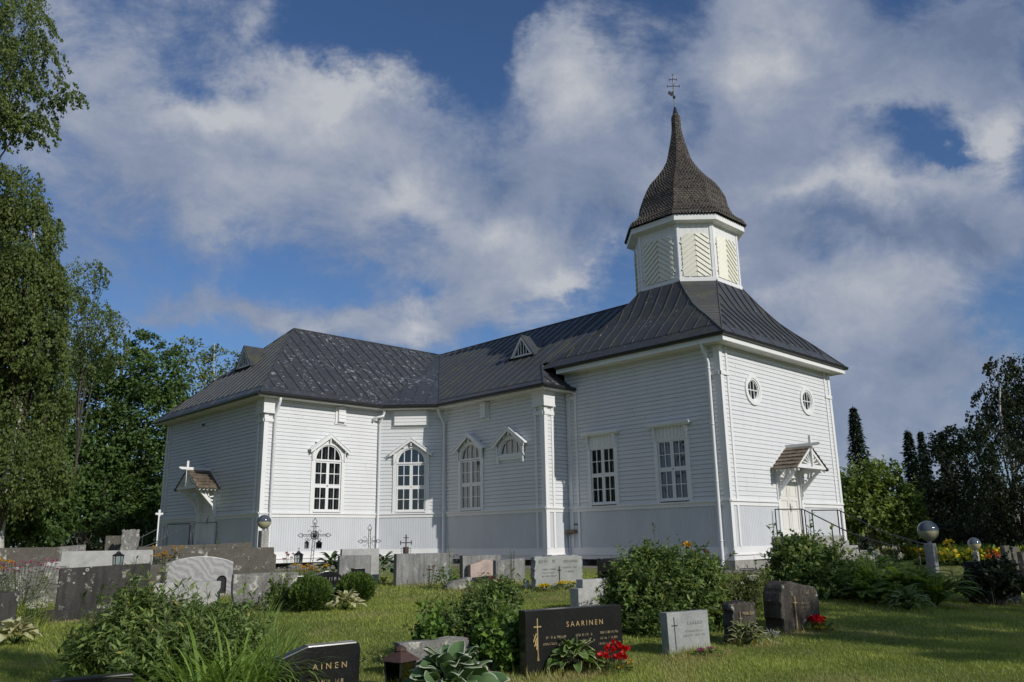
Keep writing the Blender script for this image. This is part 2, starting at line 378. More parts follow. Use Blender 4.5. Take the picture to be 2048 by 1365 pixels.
def marble():
    m, nt, b = mat('veined_gneiss'); t = N(nt, 'ShaderNodeTexCoord'); w = N(nt, 'ShaderNodeTexWave', wave_type='BANDS')
    w.inputs['Scale'].default_value = 2.2; w.inputs['Distortion'].default_value = 11; w.inputs['Detail'].default_value = 4; w.inputs['Detail Scale'].default_value = 1.2
    mp = N(nt, 'ShaderNodeMapping'); mp.inputs['Rotation'].default_value = (.3, .9, .4); nt.links.new(t.outputs['Object'], mp.inputs[0]); nt.links.new(mp.outputs[0], w.inputs['Vector'])
    c = rampn(nt, w.outputs['Fac'], [(0, (.25, .245, .25)), (.5, (.31, .30, .30)), (1, (.37, .355, .345))]); nt.links.new(c, b.inputs['Base Color']); b.inputs['Roughness'].default_value = .35; return m
GR_MARB = marble()
CONC = granite('concrete', (.30, .29, .27), (.42, .41, .385), .0, 30, .9, streak=.3)
GOLD = plain('gilt_lettering', (.42, .30, .14), .45, .3)
GOLDF = plain('faded_gilt_lettering', (.20, .15, .085), .6)
BLACKL = plain('black_lettering', (.02, .02, .022), .5)
GREYL = plain('grey_lettering', (.22, .225, .215), .6)
def leafm(name, dark, light, trans=.35, rough=.5, attr='tint', tip=None):
    m, nt, b = mat(name); o = nt.nodes['Material Output']
    at = N(nt, 'ShaderNodeAttribute', attribute_name=attr)
    c = mixc_(nt, at.outputs['Fac'], dark, light)
    if tip:
        a2 = N(nt, 'ShaderNodeAttribute', attribute_name='edge'); c = mixc_(nt, a2.outputs['Fac'], c, tip)
    nt.links.new(c, b.inputs['Base Color']); b.inputs['Roughness'].default_value = rough; b.inputs['Specular IOR Level'].default_value = .3
    tr = N(nt, 'ShaderNodeBsdfTranslucent'); k = mixc_(nt, 1., c, (1.25, 1.2, .55), 'MULTIPLY'); nt.links.new(k, tr.inputs[0])
    mx = N(nt, 'ShaderNodeMixShader'); mx.inputs[0].default_value = trans; nt.links.new(b.outputs[0], mx.inputs[1]); nt.links.new(tr.outputs[0], mx.inputs[2]); nt.links.new(mx.outputs[0], o.inputs[0]); return m
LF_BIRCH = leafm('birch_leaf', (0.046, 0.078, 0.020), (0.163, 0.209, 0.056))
LF_MAPLE = leafm('maple_leaf', (.04, .078, .022), (.125, .20, .05))
LF_LIGHT = leafm('aspen_leaf', (0.078, 0.116, 0.034), (0.232, 0.279, 0.093))
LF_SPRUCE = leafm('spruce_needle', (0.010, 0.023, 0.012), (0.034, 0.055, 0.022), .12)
LF_DARK = leafm('dark_leaf', (0.012, 0.022, 0.009), (0.032, 0.048, 0.018))  # shade over the right-hand trees is put into this low leaf colour
LF_LILAC = leafm('lilac_leaf', (.075, .125, .025), (.26, .33, .08), .4)
LF_SHRUB = leafm('shrub_leaf', (.045, .085, .024), (.24, .33, .09), .42, tip=(.42, .36, .10))
LF_SHRUB2 = leafm('willowy_leaf', (.06, .105, .028), (.28, .37, .11), .42, tip=(.42, .36, .10))
LF_BRIGHT = leafm('columbine_leaf', (0.062, 0.132, 0.025), (0.186, 0.295, 0.054))
LF_BLADE = leafm('daylily_leaf', (.08, .15, .025), (.32, .46, .10), .5, .4)
LF_THUJA = leafm('thuja_spray', (0.034, 0.070, 0.016), (0.155, 0.225, 0.040), .2)
LF_FERN = leafm('fern_frond', (.06, .105, .022), (.20, .30, .06), .48)
LF_GRASS = leafm('grass_blade', (.135, .20, .036), (.45, .50, .12), .42, tip=(.46, .39, .19))
LF_WILD = leafm('meadow_leaf', (0.075, 0.112, 0.033), (0.225, 0.255, 0.083))
LF_HGREEN = leafm('hosta_leaf', (.085, .155, .065), (.17, .27, .11), .25, .42, tip=(.60, .62, .50))
LF_HCREAM = leafm('cream_hosta_leaf', (.07, .11, .03), (.16, .19, .06), .3, .4, tip=(.62, .60, .36))
LF_HLIME = leafm('green_hosta_leaf', (.06, .12, .03), (.16, .25, .07), .3, .42, tip=(.55, .58, .27))
def petal(name, c, trans=.25):
    return leafm(name, tuple(x * .7 for x in c), c, trans, .5)
P_RED = petal('red_petal', (.55, .008, .010)); P_YEL = petal('yellow_petal', (.74, .56, .03)); P_ORANGE = petal('orange_petal', (.66, .34, .015)); P_PINK = petal('pink_petal', (.45, .10, .22))
P_WHITE = petal('white_petal', (.62, .62, .52)); P_SILVER = leafm('silver_leaf', (.26, .29, .28), (.45, .48, .46)); P_RUSSET = petal('russet_petal', (.22, .045, .02))
BARK = granite('grey_bark', (.075, .06, .048), (.17, .145, .12), 0, 12, .9, streak=.4)
def birchbark():
    m, nt, b = mat('birch_bark'); n = noise(nt, 3, 6, .7, sc=(1, 1, 4)); c = rampn(nt, n, [(.36, (.03, .028, .026)), (.46, (.42, .41, .39)), (1, (.60, .59, .56))]); nt.links.new(c, b.inputs['Base Color']); b.inputs['Roughness'].default_value = .7; return m
BIRCHB = birchbark()
def groundm():
    m, nt, b = mat('lawn_soil'); n1 = noise(nt, .35, 6, .6); n2 = noise(nt, 2.3, 8, .7); n3 = noise(nt, 40, 4, .7)
    c = mixc_(nt, n3, (.10, .125, .036), (.24, .26, .085))
    c = mixc_(nt, rampn(nt, n2, [(.48, g3(0)), (.70, g3(.75))]), c, (.22, .175, .09))
    c = mixc_(nt, rampn(nt, n1, [(.4, g3(0)), (.7, g3(.3))]), c, (.10, .10, .04))
    nt.links.new(c, b.inputs['Base Color']); b.inputs['Roughness'].default_value = .95; b.inputs['Specular IOR Level'].default_value = .1; bump(nt, b, n3, .6, .03); return m
LAWN = groundm()
GRAVEL = granite('gravel', (.12, .10, .08), (.30, .265, .22), 0, 26, .95)
PATHM = granite('grey_gravel', (.17, .175, .19), (.32, .325, .34), 0, 22, .95)
LAMPTOP = plain('lamp_reflector', (.07, .085, .10), .10, .0, .6, var=.04)
def lampglass():
    m, nt, b = mat('lamp_diffuser'); b.inputs['Base Color'].default_value = (.40, .37, .24, 1); b.inputs['Roughness'].default_value = .22; b.inputs['Transmission Weight'].default_value = .15; b.inputs['IOR'].default_value = 1.25; return m
LAMPGL = lampglass()
POST = granite('weathered_post', (.30, .29, .27), (.52, .50, .46), .35, 20, .85, streak=.4)
SLAT = plain('dark_slat', (.02, .018, .017), .6)
CERAM = plain('white_ceramic', (.55, .54, .50), .4)

# ================================================================== SETTING: ground, path, gravel
def grid_sheet(name, xs, ys, zoff, mtl, mask=None):
    X, Y = np.meshgrid(xs, ys); Z = ground(X, Y) + zoff
    V = np.stack([X, Y, Z], -1).reshape(-1, 3); nx, ny = len(xs), len(ys)
    i = np.arange(nx - 1); j = np.arange(ny - 1); I, J = np.meshgrid(i, j); a = (J * nx + I).ravel()
    return setp(npmesh(name, V, np.stack([a, a + 1, a + 1 + nx, a + nx], 1), mtl, smooth=True), kind='structure')
axs = np.concatenate([[-900, -400, -200, -110], np.arange(-60, 60.1, .6), [110, 200, 400, 900]])
grid_sheet('ground', axs, axs, 0, LAWN)
def ribbon(name, left, right, mtl, zoff, nseg=24, ncross=6, z=None):
    left = np.array(left, float); right = np.array(right, float); V = []; fs = []
    for k in range(len(left) - 1):
        for i in range(nseg + (k == len(left) - 2)):
            t = i / nseg; a = left[k] * (1 - t) + left[k + 1] * t; b_ = right[k] * (1 - t) + right[k + 1] * t
            for j in range(ncross + 1):
                q = a + (b_ - a) * j / ncross; V.append((q[0], q[1], gz(*q) + zoff))
    n = len(V) // (ncross + 1); a = np.array([i * (ncross + 1) + j for i in range(n - 1) for j in range(ncross)])
    return setp(npmesh(name, np.array(V), np.stack([a, a + 1, a + ncross + 2, a + ncross + 1], 1), mtl, smooth=True), kind='structure')
W_, L_, RR, LN, DD, XT, WR = 8.9703, 7.8146, 1.3846, 14.5322, 2.2454, 9.6048, 10.9007
AX = W_ / 2; CY0 = 4.085; YA = LN + DD + WR / 2
ribbon('gravel_strip', [(-XT - 3, LN + DD - 2.2), (-RR - DD - 1.2, LN + DD - 2.2), (-RR - 2.2, LN - 1.2), (-RR - 2.2, L_ - 2.2), (-2.1, L_ - 2.4), (-2.1, -2.2), (12, -2.4)],
       [(-XT - 3, LN + DD + .3), (-RR - DD, LN + DD + .3), (-RR + .3, LN + .1), (-RR + .3, L_ + .2), (.3, L_ + .2), (.3, .3), (12, .3)], GRAVEL, .006)
pa = [(CAM + FWD * s + RGT * l)[:2] for s, l in ((27, 11), (26.3, 14), (25, 18), (23, 26), (20, 40))]
ribbon('path', pa, [p + FWD[:2] * 2.2 for p in pa], PATHM, .008)

# ================================================================== CHURCH
church = thing('church', 'white clapboard wooden church with dark metal roofs and a shingled onion spire', 'church', (0, 0, -.28))
# children are modelled in world coordinates
class Off:
    pass
def cob(name, mb, mats, parent=None, **k):
    mb.v = [(x, y, z + .28) for x, y, z in mb.v] if parent is None or parent is church else [(x, y, z + .28) for x, y, z in mb.v]
    return obj(name, mb, mats, church if parent is None else parent, **k)
def frame(o, u, n):
    u = np.array(u, float) / np.linalg.norm(u); n = np.array(n, float) / np.linalg.norm(n)
    return lambda a, v, z: (o[0] + u[0] * a + n[0] * v, o[1] + u[1] * a + n[1] * v, z)
q2 = 1 / math.sqrt(2)
F_front = frame((0, 0), (1, 0), (0, -1)); F_tleft = frame((0, L_), (0, -1), (-1, 0)); F_ret = frame((-RR, L_), (1, 0), (0, -1))
F_nave = frame((-RR, LN), (0, -1), (-1, 0)); F_diag = frame((-RR - DD, LN + DD), (1, -1), (-1, -1)); F_tr = frame((-XT, LN + DD), (1, 0), (0, -1))
F_end = frame((-XT, LN + DD + WR), (0, -1), (-1, 0))
LD = DD * math.sqrt(2)
Z_RAIL = 2.12; ZE = 7.2; ZTE = 8.04
def siding(mb, fr, length, z0, z1, holes=(), pitch=.166):
    rng = np.random.default_rng(int(length * 1000)); z = z0
    while z < z1 - .01:
        zt = min(z + pitch, z1); ints = [(0, length)]
        for (a, b_, c, d) in [q for q in holes if len(q) == 4] + [(q[0] - math.sqrt(q[2] ** 2 - e2 ** 2), q[0] + math.sqrt(q[2] ** 2 - e2 ** 2), z, zt) for q in holes if len(q) == 3 for e2 in [0 if z < q[1] < zt else min(abs(z - q[1]), abs(zt - q[1]))] if e2 < q[2]]:
            if c < zt - .02 and d > z + .02:
                nx = []
                for s, e_ in ints:
                    if b_ <= s or a >= e_: nx.append((s, e_))
                    else:
                        if a > s: nx.append((s, a))
                        if b_ < e_: nx.append((b_, e_))
                ints = nx
        p = .028 + rng.normal() * .002
        jn = []
        for s, e_ in ints:
            a = s + rng.uniform(1.0, 4.5)
            while a < e_ - .6: jn.append((s, a - .0025)); s = a + .0025; a += rng.uniform(2.5, 5)
            jn.append((s, e_))
        for s, e_ in jn:
            p += rng.normal() * .0012
            mb.quad(fr(s, p, z), fr(e_, p, z), fr(e_, .006, zt - .010), fr(s, .006, zt - .010))
            mb.quad(fr(s, -.03, z), fr(e_, -.03, z), fr(e_, p, z), fr(s, p, z))
            mb.quad(fr(s, .006, zt - .010), fr(e_, .006, zt - .010), fr(e_, -.03, zt - .010), fr(s, -.03, zt - .010))
            mb.quad(fr(s, -.03, zt - .010), fr(e_, -.03, zt - .010), fr(e_, -.03, zt), fr(s, -.03, zt))
        z += pitch
def wainscot(mb, fr, length, z0, z1, holes=(), pitch=.115):
    u = 0.
    while u < length - .01:
        u2 = min(u + pitch, length); top = z1
        if not any(a < (u + u2) / 2 < b_ for a, b_ in holes):
            g = .004
            mb.quad(fr(u + g, .012, z0), fr(u2 - g, .012, z0), fr(u2 - g, .012, top), fr(u + g, .012, top))
            mb.quad(fr(u2 - g, .012, z0), fr(u2, -.012, z0), fr(u2, -.012, top), fr(u2 - g, .012, top))
            mb.quad(fr(u, -.012, z0), fr(u + g, .012, z0), fr(u + g, .012, top), fr(u, -.012, top))
        u = u2
def rails(mb, fr, a, b_, cut=None, lo=0., proud=0.):
    segs = [(a, b_)] if not cut else [(a, cut[0]), (cut[1], b_)]
    for s, e_ in segs:
        mb.box(s, e_, 0, .045 + proud, Z_RAIL - .20, Z_RAIL - .06, fr); mb.box(s, e_, 0, .095 + proud, Z_RAIL - .06, Z_RAIL, fr)
        mb.box(s, e_, 0, .035 + proud, .0, .17, fr); mb.box(s, e_, 0, .075 + proud, .17, .215, fr); mb.box(s, e_, 0, .035 + proud, .215, .46, fr)
def corner_boards(mb, fr, u0, sgn, ztop, zband, outer=True):
    """pair of vertical boards starting at a wall corner u0, going sgn along the wall"""
    for (a, b_) in ((0, .20), (.44, .56)):
        lo, hi = sorted((u0 + sgn * a, u0 + sgn * b_))
        mb.box(lo, hi, 0, .055, Z_RAIL, ztop, fr); mb.box(lo, hi, 0, .052, .46, Z_RAIL - .2, fr)
    lo, hi = sorted((u0 - sgn * .0, u0 + sgn * .60)); mb.box(lo, hi, 0, .085, zband, zband + .13, fr)
BG = .10
walls = {}
def wall(name, fr, length, z1, holes=(), wholes=(), shift=0.):
    mb = MB(); siding(mb, fr, length, Z_RAIL, z1, holes); o = cob('wall', mb, WHITE)
    mb = MB(); wainscot(mb, fr, length, .46, Z_RAIL - .2, wholes); cob('wainscot', mb, WAIN)
    return o
# openings
OV = [(2.24, 6.36), (6.66, 6.38)]
DX0, DX1 = AX - .09 - .86, AX - .09 + .86
wall('f', F_front, W_, 8.0, [(c, z, .46) for c, z in OV] + [(DX0, DX1, 0, 3.2)], [(DX0, DX1)])
W1 = (L_ - 6.48, L_ - 5.18); W2 = (L_ - 3.02, L_ - 1.70)
wall('t', F_tleft, L_, 8.0, [(*W1, 2.2, 4.5), (*W2, 2.2, 4.5)])
wall('r', F_ret, RR, 7.05)
NVC = LN - 12.56; LUN = LN - 9.87
wall('n', F_nave, LN - L_, 7.05, [(NVC - .71, NVC + .71, 2.2, 5.2), (LUN - .68, LUN + .68, 4.46, 5.2)])
wall('d', F_diag, LD, 7.05, [(LD / 2 - .71, LD / 2 + .71, 2.2, 5.2)])
TRL = XT - RR - DD; TRC = -6.40 + XT
wall('s', F_tr, TRL, 7.05, [(TRC - .71, TRC + .71, 2.2, 5.2)])
DE = LN + DD + WR - 22.06
wall('e', F_end, WR, 7.05, [(DE - .86, DE + .86, 0, 3.2)], [(DE - .86, DE + .86)])
# the sides the photograph does not show
XR = 2 * AX + XT; YB = 2 * YA - (LN + DD)
hid = [((W_, 0), (W_, L_), 8.0), ((W_, L_), (W_ + RR, L_), 7.05), ((W_ + RR, L_), (W_ + RR, LN), 7.05), ((W_ + RR, LN), (W_ + RR + DD, LN + DD), 7.05), ((W_ + RR + DD, LN + DD), (XR, LN + DD), 7.05),
       ((XR, LN + DD), (XR, YB), 7.05), ((XR, YB), (W_ + RR, YB), 7.05), ((W_ + RR, YB), (W_ + RR, YB + 7), 7.05), ((W_ + RR, YB + 7), (-RR, YB + 7), 7.05), ((-RR, YB + 7), (-RR, YB), 7.05), ((-RR, YB), (-XT, YB), 7.05)]
mb = MB(); mb2 = MB(); mb3 = MB()
for a, b_, z in hid:
    a = np.array(a); b_ = np.array(b_); d = b_ - a; ln = np.linalg.norm(d); fr = frame(a, d, (d[1], -d[0]))
    siding(mb, fr, ln, Z_RAIL, z); wainscot(mb2, fr, ln, .46, Z_RAIL - .2); rails(mb3, fr, 0, ln)
cob('wall', mb, WHITE); cob('wainscot', mb2, WAIN)
# rails, skirting and corner boards
rails(mb3, F_front, -.055, W_ + .055, (DX0 - .16, DX1 + .16)); rails(mb3, F_tleft, 0, L_ + .05, proud=.002); rails(mb3, F_ret, -.055, RR, proud=.001); rails(mb3, F_nave, 0, LN - L_ + .05, proud=.002)
rails(mb3, F_diag, 0, LD, proud=.003); rails(mb3, F_tr, -.055, TRL); rails(mb3, F_end, 0, WR + .05, (DE - 1.0, DE + 1.0), proud=.002)
cob('dado_rail', mb3, TRIM)
for grp in (((F_front, -.055, 1, 7.85, 6.71), (F_tleft, L_, -1, 7.85, 6.712)), ((F_front, W_ + .055, -1, 7.85, 6.71),), ((F_tleft, .09, 1, 7.0, 6.712),), ((F_ret, -.055, 1, 6.9, 6.0), (F_nave, LN - L_, -1, 6.9, 6.002)),
            ((F_tr, -.055, 1, 6.9, 6.0), (F_end, WR, -1, 6.9, 6.002)), ((F_end, 0, 1, 6.9, 6.002),)):
    mb = MB()
    for a in grp: corner_boards(mb, *a)
    cob('corner_board', mb, TRIM)
def capital(fr, u0, sgn, q=0.):
    m = MB(); z = 6.42
    for k in range(4):
        lo, hi = sorted((u0 - sgn * (.11 - q), u0 + sgn * .58)); m.box(lo, hi, 0, .165 - q - .006 * (k % 2), z, z + .150, fr); z += .153
    lo, hi = sorted((u0 - sgn * (.12 - q), u0 + sgn * .60)); m.box(lo, hi, 0, .175 - q, 6.36, 6.415, fr)
    return m
for fr, u0, sg, q in ((F_ret, -.055, 1, 0), (F_tr, -.055, 1, 0), (F_nave, LN - L_, -1, .012), (F_end, WR, -1, .012)): cob('corner_block', capital(fr, u0, sg, q), TRIM)
# small boxed beam ends under the eaves and the wide box over the chamfer
def beam_box(fr, c, w, z0, z1, dep):
    m = MB(); siding(m, lambda a, v, z: fr(c - w / 2 + a, dep + v, z), w, z0, z1, pitch=.16); m.box(c - w / 2 + .001, c + w / 2 - .001, 0, dep, z0 - .02, z1, fr)
    for sx in (-1, 1): m.box(c + sx * w / 2 - .05 + sx * .05, c + sx * w / 2 + .05 + sx * .05, 0, dep * .45, z0 - .03, z1, fr)
    m.box(c - w / 2 - .14, c + w / 2 + .14, 0, dep * .45 - .003, z0 - .11, z0 - .035, fr)
    return cob('beam_box', m, TRIM)
beam_box(F_tr, XT - 5.84, .36, 6.28, 7.0, .17); beam_box(F_nave, LN - 11.55, .36, 6.28, 7.0, .17); beam_box(F_diag, LD / 2 - .05, 1.55, 6.28, 7.0, .17)

# foundation: recessed stone wall with boulders under the sill and a cement corner
mb = MB()
plan = [(0, 0), (W_, 0), (W_, L_), (W_ + RR, L_), (W_ + RR, LN), (W_ + RR + DD, LN + DD), (XR, LN + DD), (XR, YB), (W_ + RR, YB), (W_ + RR, YB + 7), (-RR, YB + 7), (-RR, YB), (-XT, YB), (-XT, LN + DD), (-RR - DD, LN + DD), (-RR, LN), (-RR, L_), (0, L_)]
for i in range(len(plan)):
    a = np.array(plan[i], float); b_ = np.array(plan[(i + 1) % len(plan)], float); d = b_ - a; ln = np.linalg.norm(d); fr = frame(a, d, (d[1], -d[0]))
    mb.box(.2, ln - .2, -.5, -.28, -1.4, .05, fr); mb.box(0, ln, -.5, .0, .0, .02, fr)
cob('foundation', mb, GR_DARK)
def rock(mb, c, sx, sy, sz, seed, n=7):
    rg = np.random.default_rng(seed); bm = bmesh.new(); bmesh.ops.create_icosphere(bm, subdivisions=2, radius=1)
    b = len(mb.v); ph = rg.random(9) * 6
    for v in bm.verts:
        k = 1 + .12 * math.sin(3 * v.co.x + ph[0]) * math.sin(3 * v.co.y + ph[1]) + .1 * math.sin(4 * v.co.z + ph[2]) + .08 * math.sin(6 * v.co.x + ph[3] + 5 * v.co.z)
        c_ = Vector([math.copysign(abs(t) ** .75, t) for t in v.co]) * k
        mb.v.append((c[0] + c_.x * sx, c[1] + c_.y * sy, c[2] + c_.z * sz))
    for f in bm.faces: mb.f.append(tuple(b + v.index for v in f.verts)); mb.m.append(0)
    bm.free()
rg = random.Random(4)
for fr, ln in ((F_tleft, L_), (F_nave, LN - L_), (F_diag, LD), (F_tr, TRL)):
    u = .5
    while u < ln - .5:
        mb = MB(); w = rg.uniform(.28, .5); x, y, _ = fr(u, -.3, 0); rock(mb, (x, y, -.18), w, w * .8, .22, rg.randint(0, 999)); cob('foundation_stone', mb, GR_MID, smooth=True); u += w + rg.uniform(.5, 1.3)
mb = MB(); mb.box(-.02, 1.25, -.02, .5, -.42, -.002, lambda a, b_, c: (a, b_, c)); mb.box(-.018, .5, .5, 2.2, -.5, -.003, lambda a, b_, c: (a, b_, c)); cob('corner_plinth', mb, CONC)
mb = MB(); mb.box(.9, W_, .05, .5, -1.4, -.003, lambda a, b_, c: (a, b_, c)); cob('plinth', mb, CONC)

# ---- windows
def arcpts(cx, cz, r, n=18, a0=0., a1=math.pi): return [(cx + r * math.cos(a0 + (a1 - a0) * i / n), cz + r * math.sin(a0 + (a1 - a0) * i / n)) for i in range(n + 1)]
def ringstrip(mb, outer, inner, v0, v1, fr):
    n = len(outer)
    for i in range(n - 1):
        for v in (v1,): mb.quad(fr(outer[i][0], v, outer[i][1]), fr(outer[i + 1][0], v, outer[i + 1][1]), fr(inner[i + 1][0], v, inner[i + 1][1]), fr(inner[i][0], v, inner[i][1]))
        mb.quad(fr(outer[i][0], v0, outer[i][1]), fr(outer[i + 1][0], v0, outer[i + 1][1]), fr(outer[i + 1][0], v1, outer[i + 1][1]), fr(outer[i][0], v1, outer[i][1]))
        mb.quad(fr(inner[i][0], v0, inner[i][1]), fr(inner[i + 1][0], v0, inner[i + 1][1]), fr(inner[i + 1][0], v1, inner[i + 1][1]), fr(inner[i][0], v1, inner[i][1]))
def window_root(fr, c):
    mb = MB(); return mb
def casement(mb, a, b_, z0, z1, v0, v1, fr, cols=2, rows=2, st=.06, mu=.032):
    mb.box(a, a + st, v0, v1, z0, z1, fr); mb.box(b_ - st, b_, v0, v1, z0, z1, fr); mb.box(a + st, b_ - st, v0, v1, z0, z0 + st, fr); mb.box(a + st, b_ - st, v0, v1, z1 - st, z1, fr)
    for k in range(1, cols): x = a + st + (b_ - a - 2 * st) * k / cols; mb.box(x - mu / 2, x + mu / 2, v0 + .004, v1 - .006, z0 + st, z1 - st, fr)
    for k in range(1, rows): z = z0 + st + (z1 - z0 - 2 * st) * k / rows; mb.box(a + st, b_ - st, v0 + .006, v1 - .009, z - mu / 2, z + mu / 2, fr)
def hood(fr, c, hw, zl, zt, dep, ridge=.12):
    """little gabled weather roof"""
    m = MB(); th = .05
    for s in (-1, 1):
        pl = [(c, zt), (c + s * hw, zl), (c + s * hw, zl - th), (c, zt - th * 1.25)]
        if s > 0: pl = pl[::-1]
        m.prism(pl, 0, dep, fr)
        pl = [(c, zt - th * 1.3), (c + s * (hw - .05), zl - th * .9), (c + s * (hw - .05), zl - th - .12), (c, zt - th - .16)]
        if s > 0: pl = pl[::-1]
        m.prism(pl, dep - .055, dep - .02, fr)
    return m
def arched_window(fr, c, full=True, pane_cloth=False):
    z0, zs, r = 2.2, 4.5, .70
    fm = MB()
    # frame parent: casing boards and spandrel
    cw = .17
    if full:
        for s in (-1, 1):
            lo, hi = sorted((c + s * r, c + s * (r + cw))); fm.box(lo, hi, 0, .06, Z_RAIL, 4.95, fr)
        bot = z0
    else:
        zs = 4.50; bot = zs
        for s in (-1, 1):
            lo, hi = sorted((c + s * r, c + s * (r + cw))); fm.box(lo, hi, 0, .06, 4.34, 4.95, fr)
    zap = 5.62; hw = r + cw
    outer = [(c + hw, zs), (c + hw, 4.95)] + [(c + hw * (1 - k / 8), 4.95 + (zap - 4.95) * k / 8) for k in range(1, 9)]
    outer = outer + [(2 * c - x, z) for x, z in outer[::-1][1:]]
    n = len(outer) - 1; inner = arcpts(c, zs, r - .01, n)
    ringstrip(fm, outer, inner, 0, .05, fr)
    ringstrip(fm, arcpts(c, zs, r + .06, 20), arcpts(c, zs, r - .02, 20), 0, .085, fr)
    win = cob('window', fm, TRIM)
    h = hood(fr, c, 1.07, 4.93, 5.70, .27)
    h.box(c - .03, c + .03, .05, .2, 5.28, 5.58, fr)
    for s in (-1, 1):
        h.box(c + s * .36 - .025, c + s * .36 + .025, .05, .16, 5.2, 5.36, fr); h.box(c + s * .82 - .03, c + s * .82 + .03, .05, .13, 4.45, 4.98, fr); h.box(c + s * .82 - .03, c + s * .82 + .03, .05, .22, 4.86, 4.95, fr)
    cob('hood', h, TRIM, win)
    s_ = MB()
    v0, v1 = -.06, .012
    ringstrip(s_, arcpts(c, zs, r, 20), arcpts(c, zs, r - .075, 20), v0, v1 + .02, fr)
    s_.box(c - r, c + r, v0, v1 + .035, zs - .07, zs + .01, fr)
    for k in (-.34, 0, .34):
        hgt = math.sqrt((r - .07) ** 2 - k * k); s_.box(c + k - .018, c + k + .018, v0 + .005, v1, zs, zs + hgt, fr)
    if full:
        zm = 3.32
        for (a, b_) in ((c - r, c), (c, c + r)):
            casement(s_, a + .012, b_ - .012, z0 + .02, zm - .025, v0, v1, fr); casement(s_, a + .012, b_ - .012, zm + .025, zs - .085, v0, v1, fr)
        s_.box(c - r, c + r, v0 - .01, v1 - .008, zm - .04, zm + .04, fr); s_.box(c - .03, c + .03, v0 - .01, v1 - .008, z0, zs - .07, fr); s_.box(c - r - .02, c + r + .02, 0, .09, z0 - .055, z0 + .015, fr)
    else:
        s_.box(c - r - .2, c + r + .2, 0, .12, 4.37, 4.44, fr); s_.box(c - r - .14, c + r + .14, 0, .085, 4.24, 4.37, fr)
        for s in (-1, 1): s_.box(c + s * .78 - .06, c + s * .78 + .06, 0, .13, 4.1, 4.36, fr)
    cob('sash', s_, TRIM, win)
    i_ = MB()     # inner sashes of the double window, a hand's breadth behind
    if full:
        for (a, b_) in ((c - r, c), (c, c + r)):
            casement(i_, a + .012, b_ - .012, z0 + .02, 3.3, -.26, -.22, fr); casement(i_, a + .012, b_ - .012, 3.34, zs - .085, -.26, -.22, fr)
    for k in (-.34, 0, .34): i_.box(c + k - .018, c + k + .018, -.26, -.23, zs, zs + math.sqrt(.4 - k * k), fr)
    cob('inner_sash', i_, TRIM, win)
    g = MB(); pl = ([(c - r, bot), (c + r, bot)] if full else []) + arcpts(c, zs, r - .02, 18)
    g.poly([fr(u, -.03, z) for u, z in pl]); cob('pane', g, GLASS, win, recalc=False)
    if pane_cloth:
        k_ = MB(); n_ = 26; zt_ = lambda u: zs + math.sqrt(max(.0, (r - .03) ** 2 - (u - c) ** 2))
        for i in range(n_):
            u0 = c - r + .03 + (2 * r - .06) * i / n_; u1 = c - r + .03 + (2 * r - .06) * (i + 1) / n_
            k_.quad(fr(u0, -.13 - .012 * (i % 2), bot + .03), fr(u1, -.13 - .012 * ((i + 1) % 2), bot + .03), fr(u1, -.13 - .012 * ((i + 1) % 2), zt_(u1)), fr(u0, -.13 - .012 * (i % 2), zt_(u0)))
        cob('pane_cloth', k_, PANE_WHITE, win, recalc=False)  # added white cloth imitates the bright wall reflected in the nave panes
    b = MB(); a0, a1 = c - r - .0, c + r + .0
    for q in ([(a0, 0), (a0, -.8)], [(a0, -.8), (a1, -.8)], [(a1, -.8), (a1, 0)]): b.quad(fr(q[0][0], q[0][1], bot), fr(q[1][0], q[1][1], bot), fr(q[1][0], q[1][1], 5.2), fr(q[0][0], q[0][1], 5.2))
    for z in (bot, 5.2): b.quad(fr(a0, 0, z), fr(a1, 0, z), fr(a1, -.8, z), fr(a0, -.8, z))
    cob('unlit_black_box', b, UNLIT_BLACK, win, recalc=False)
arched_window(F_tr, TRC); arched_window(F_diag, LD / 2); arched_window(F_nave, NVC, pane_cloth=True); arched_window(F_nave, LUN, full=False, pane_cloth=True)
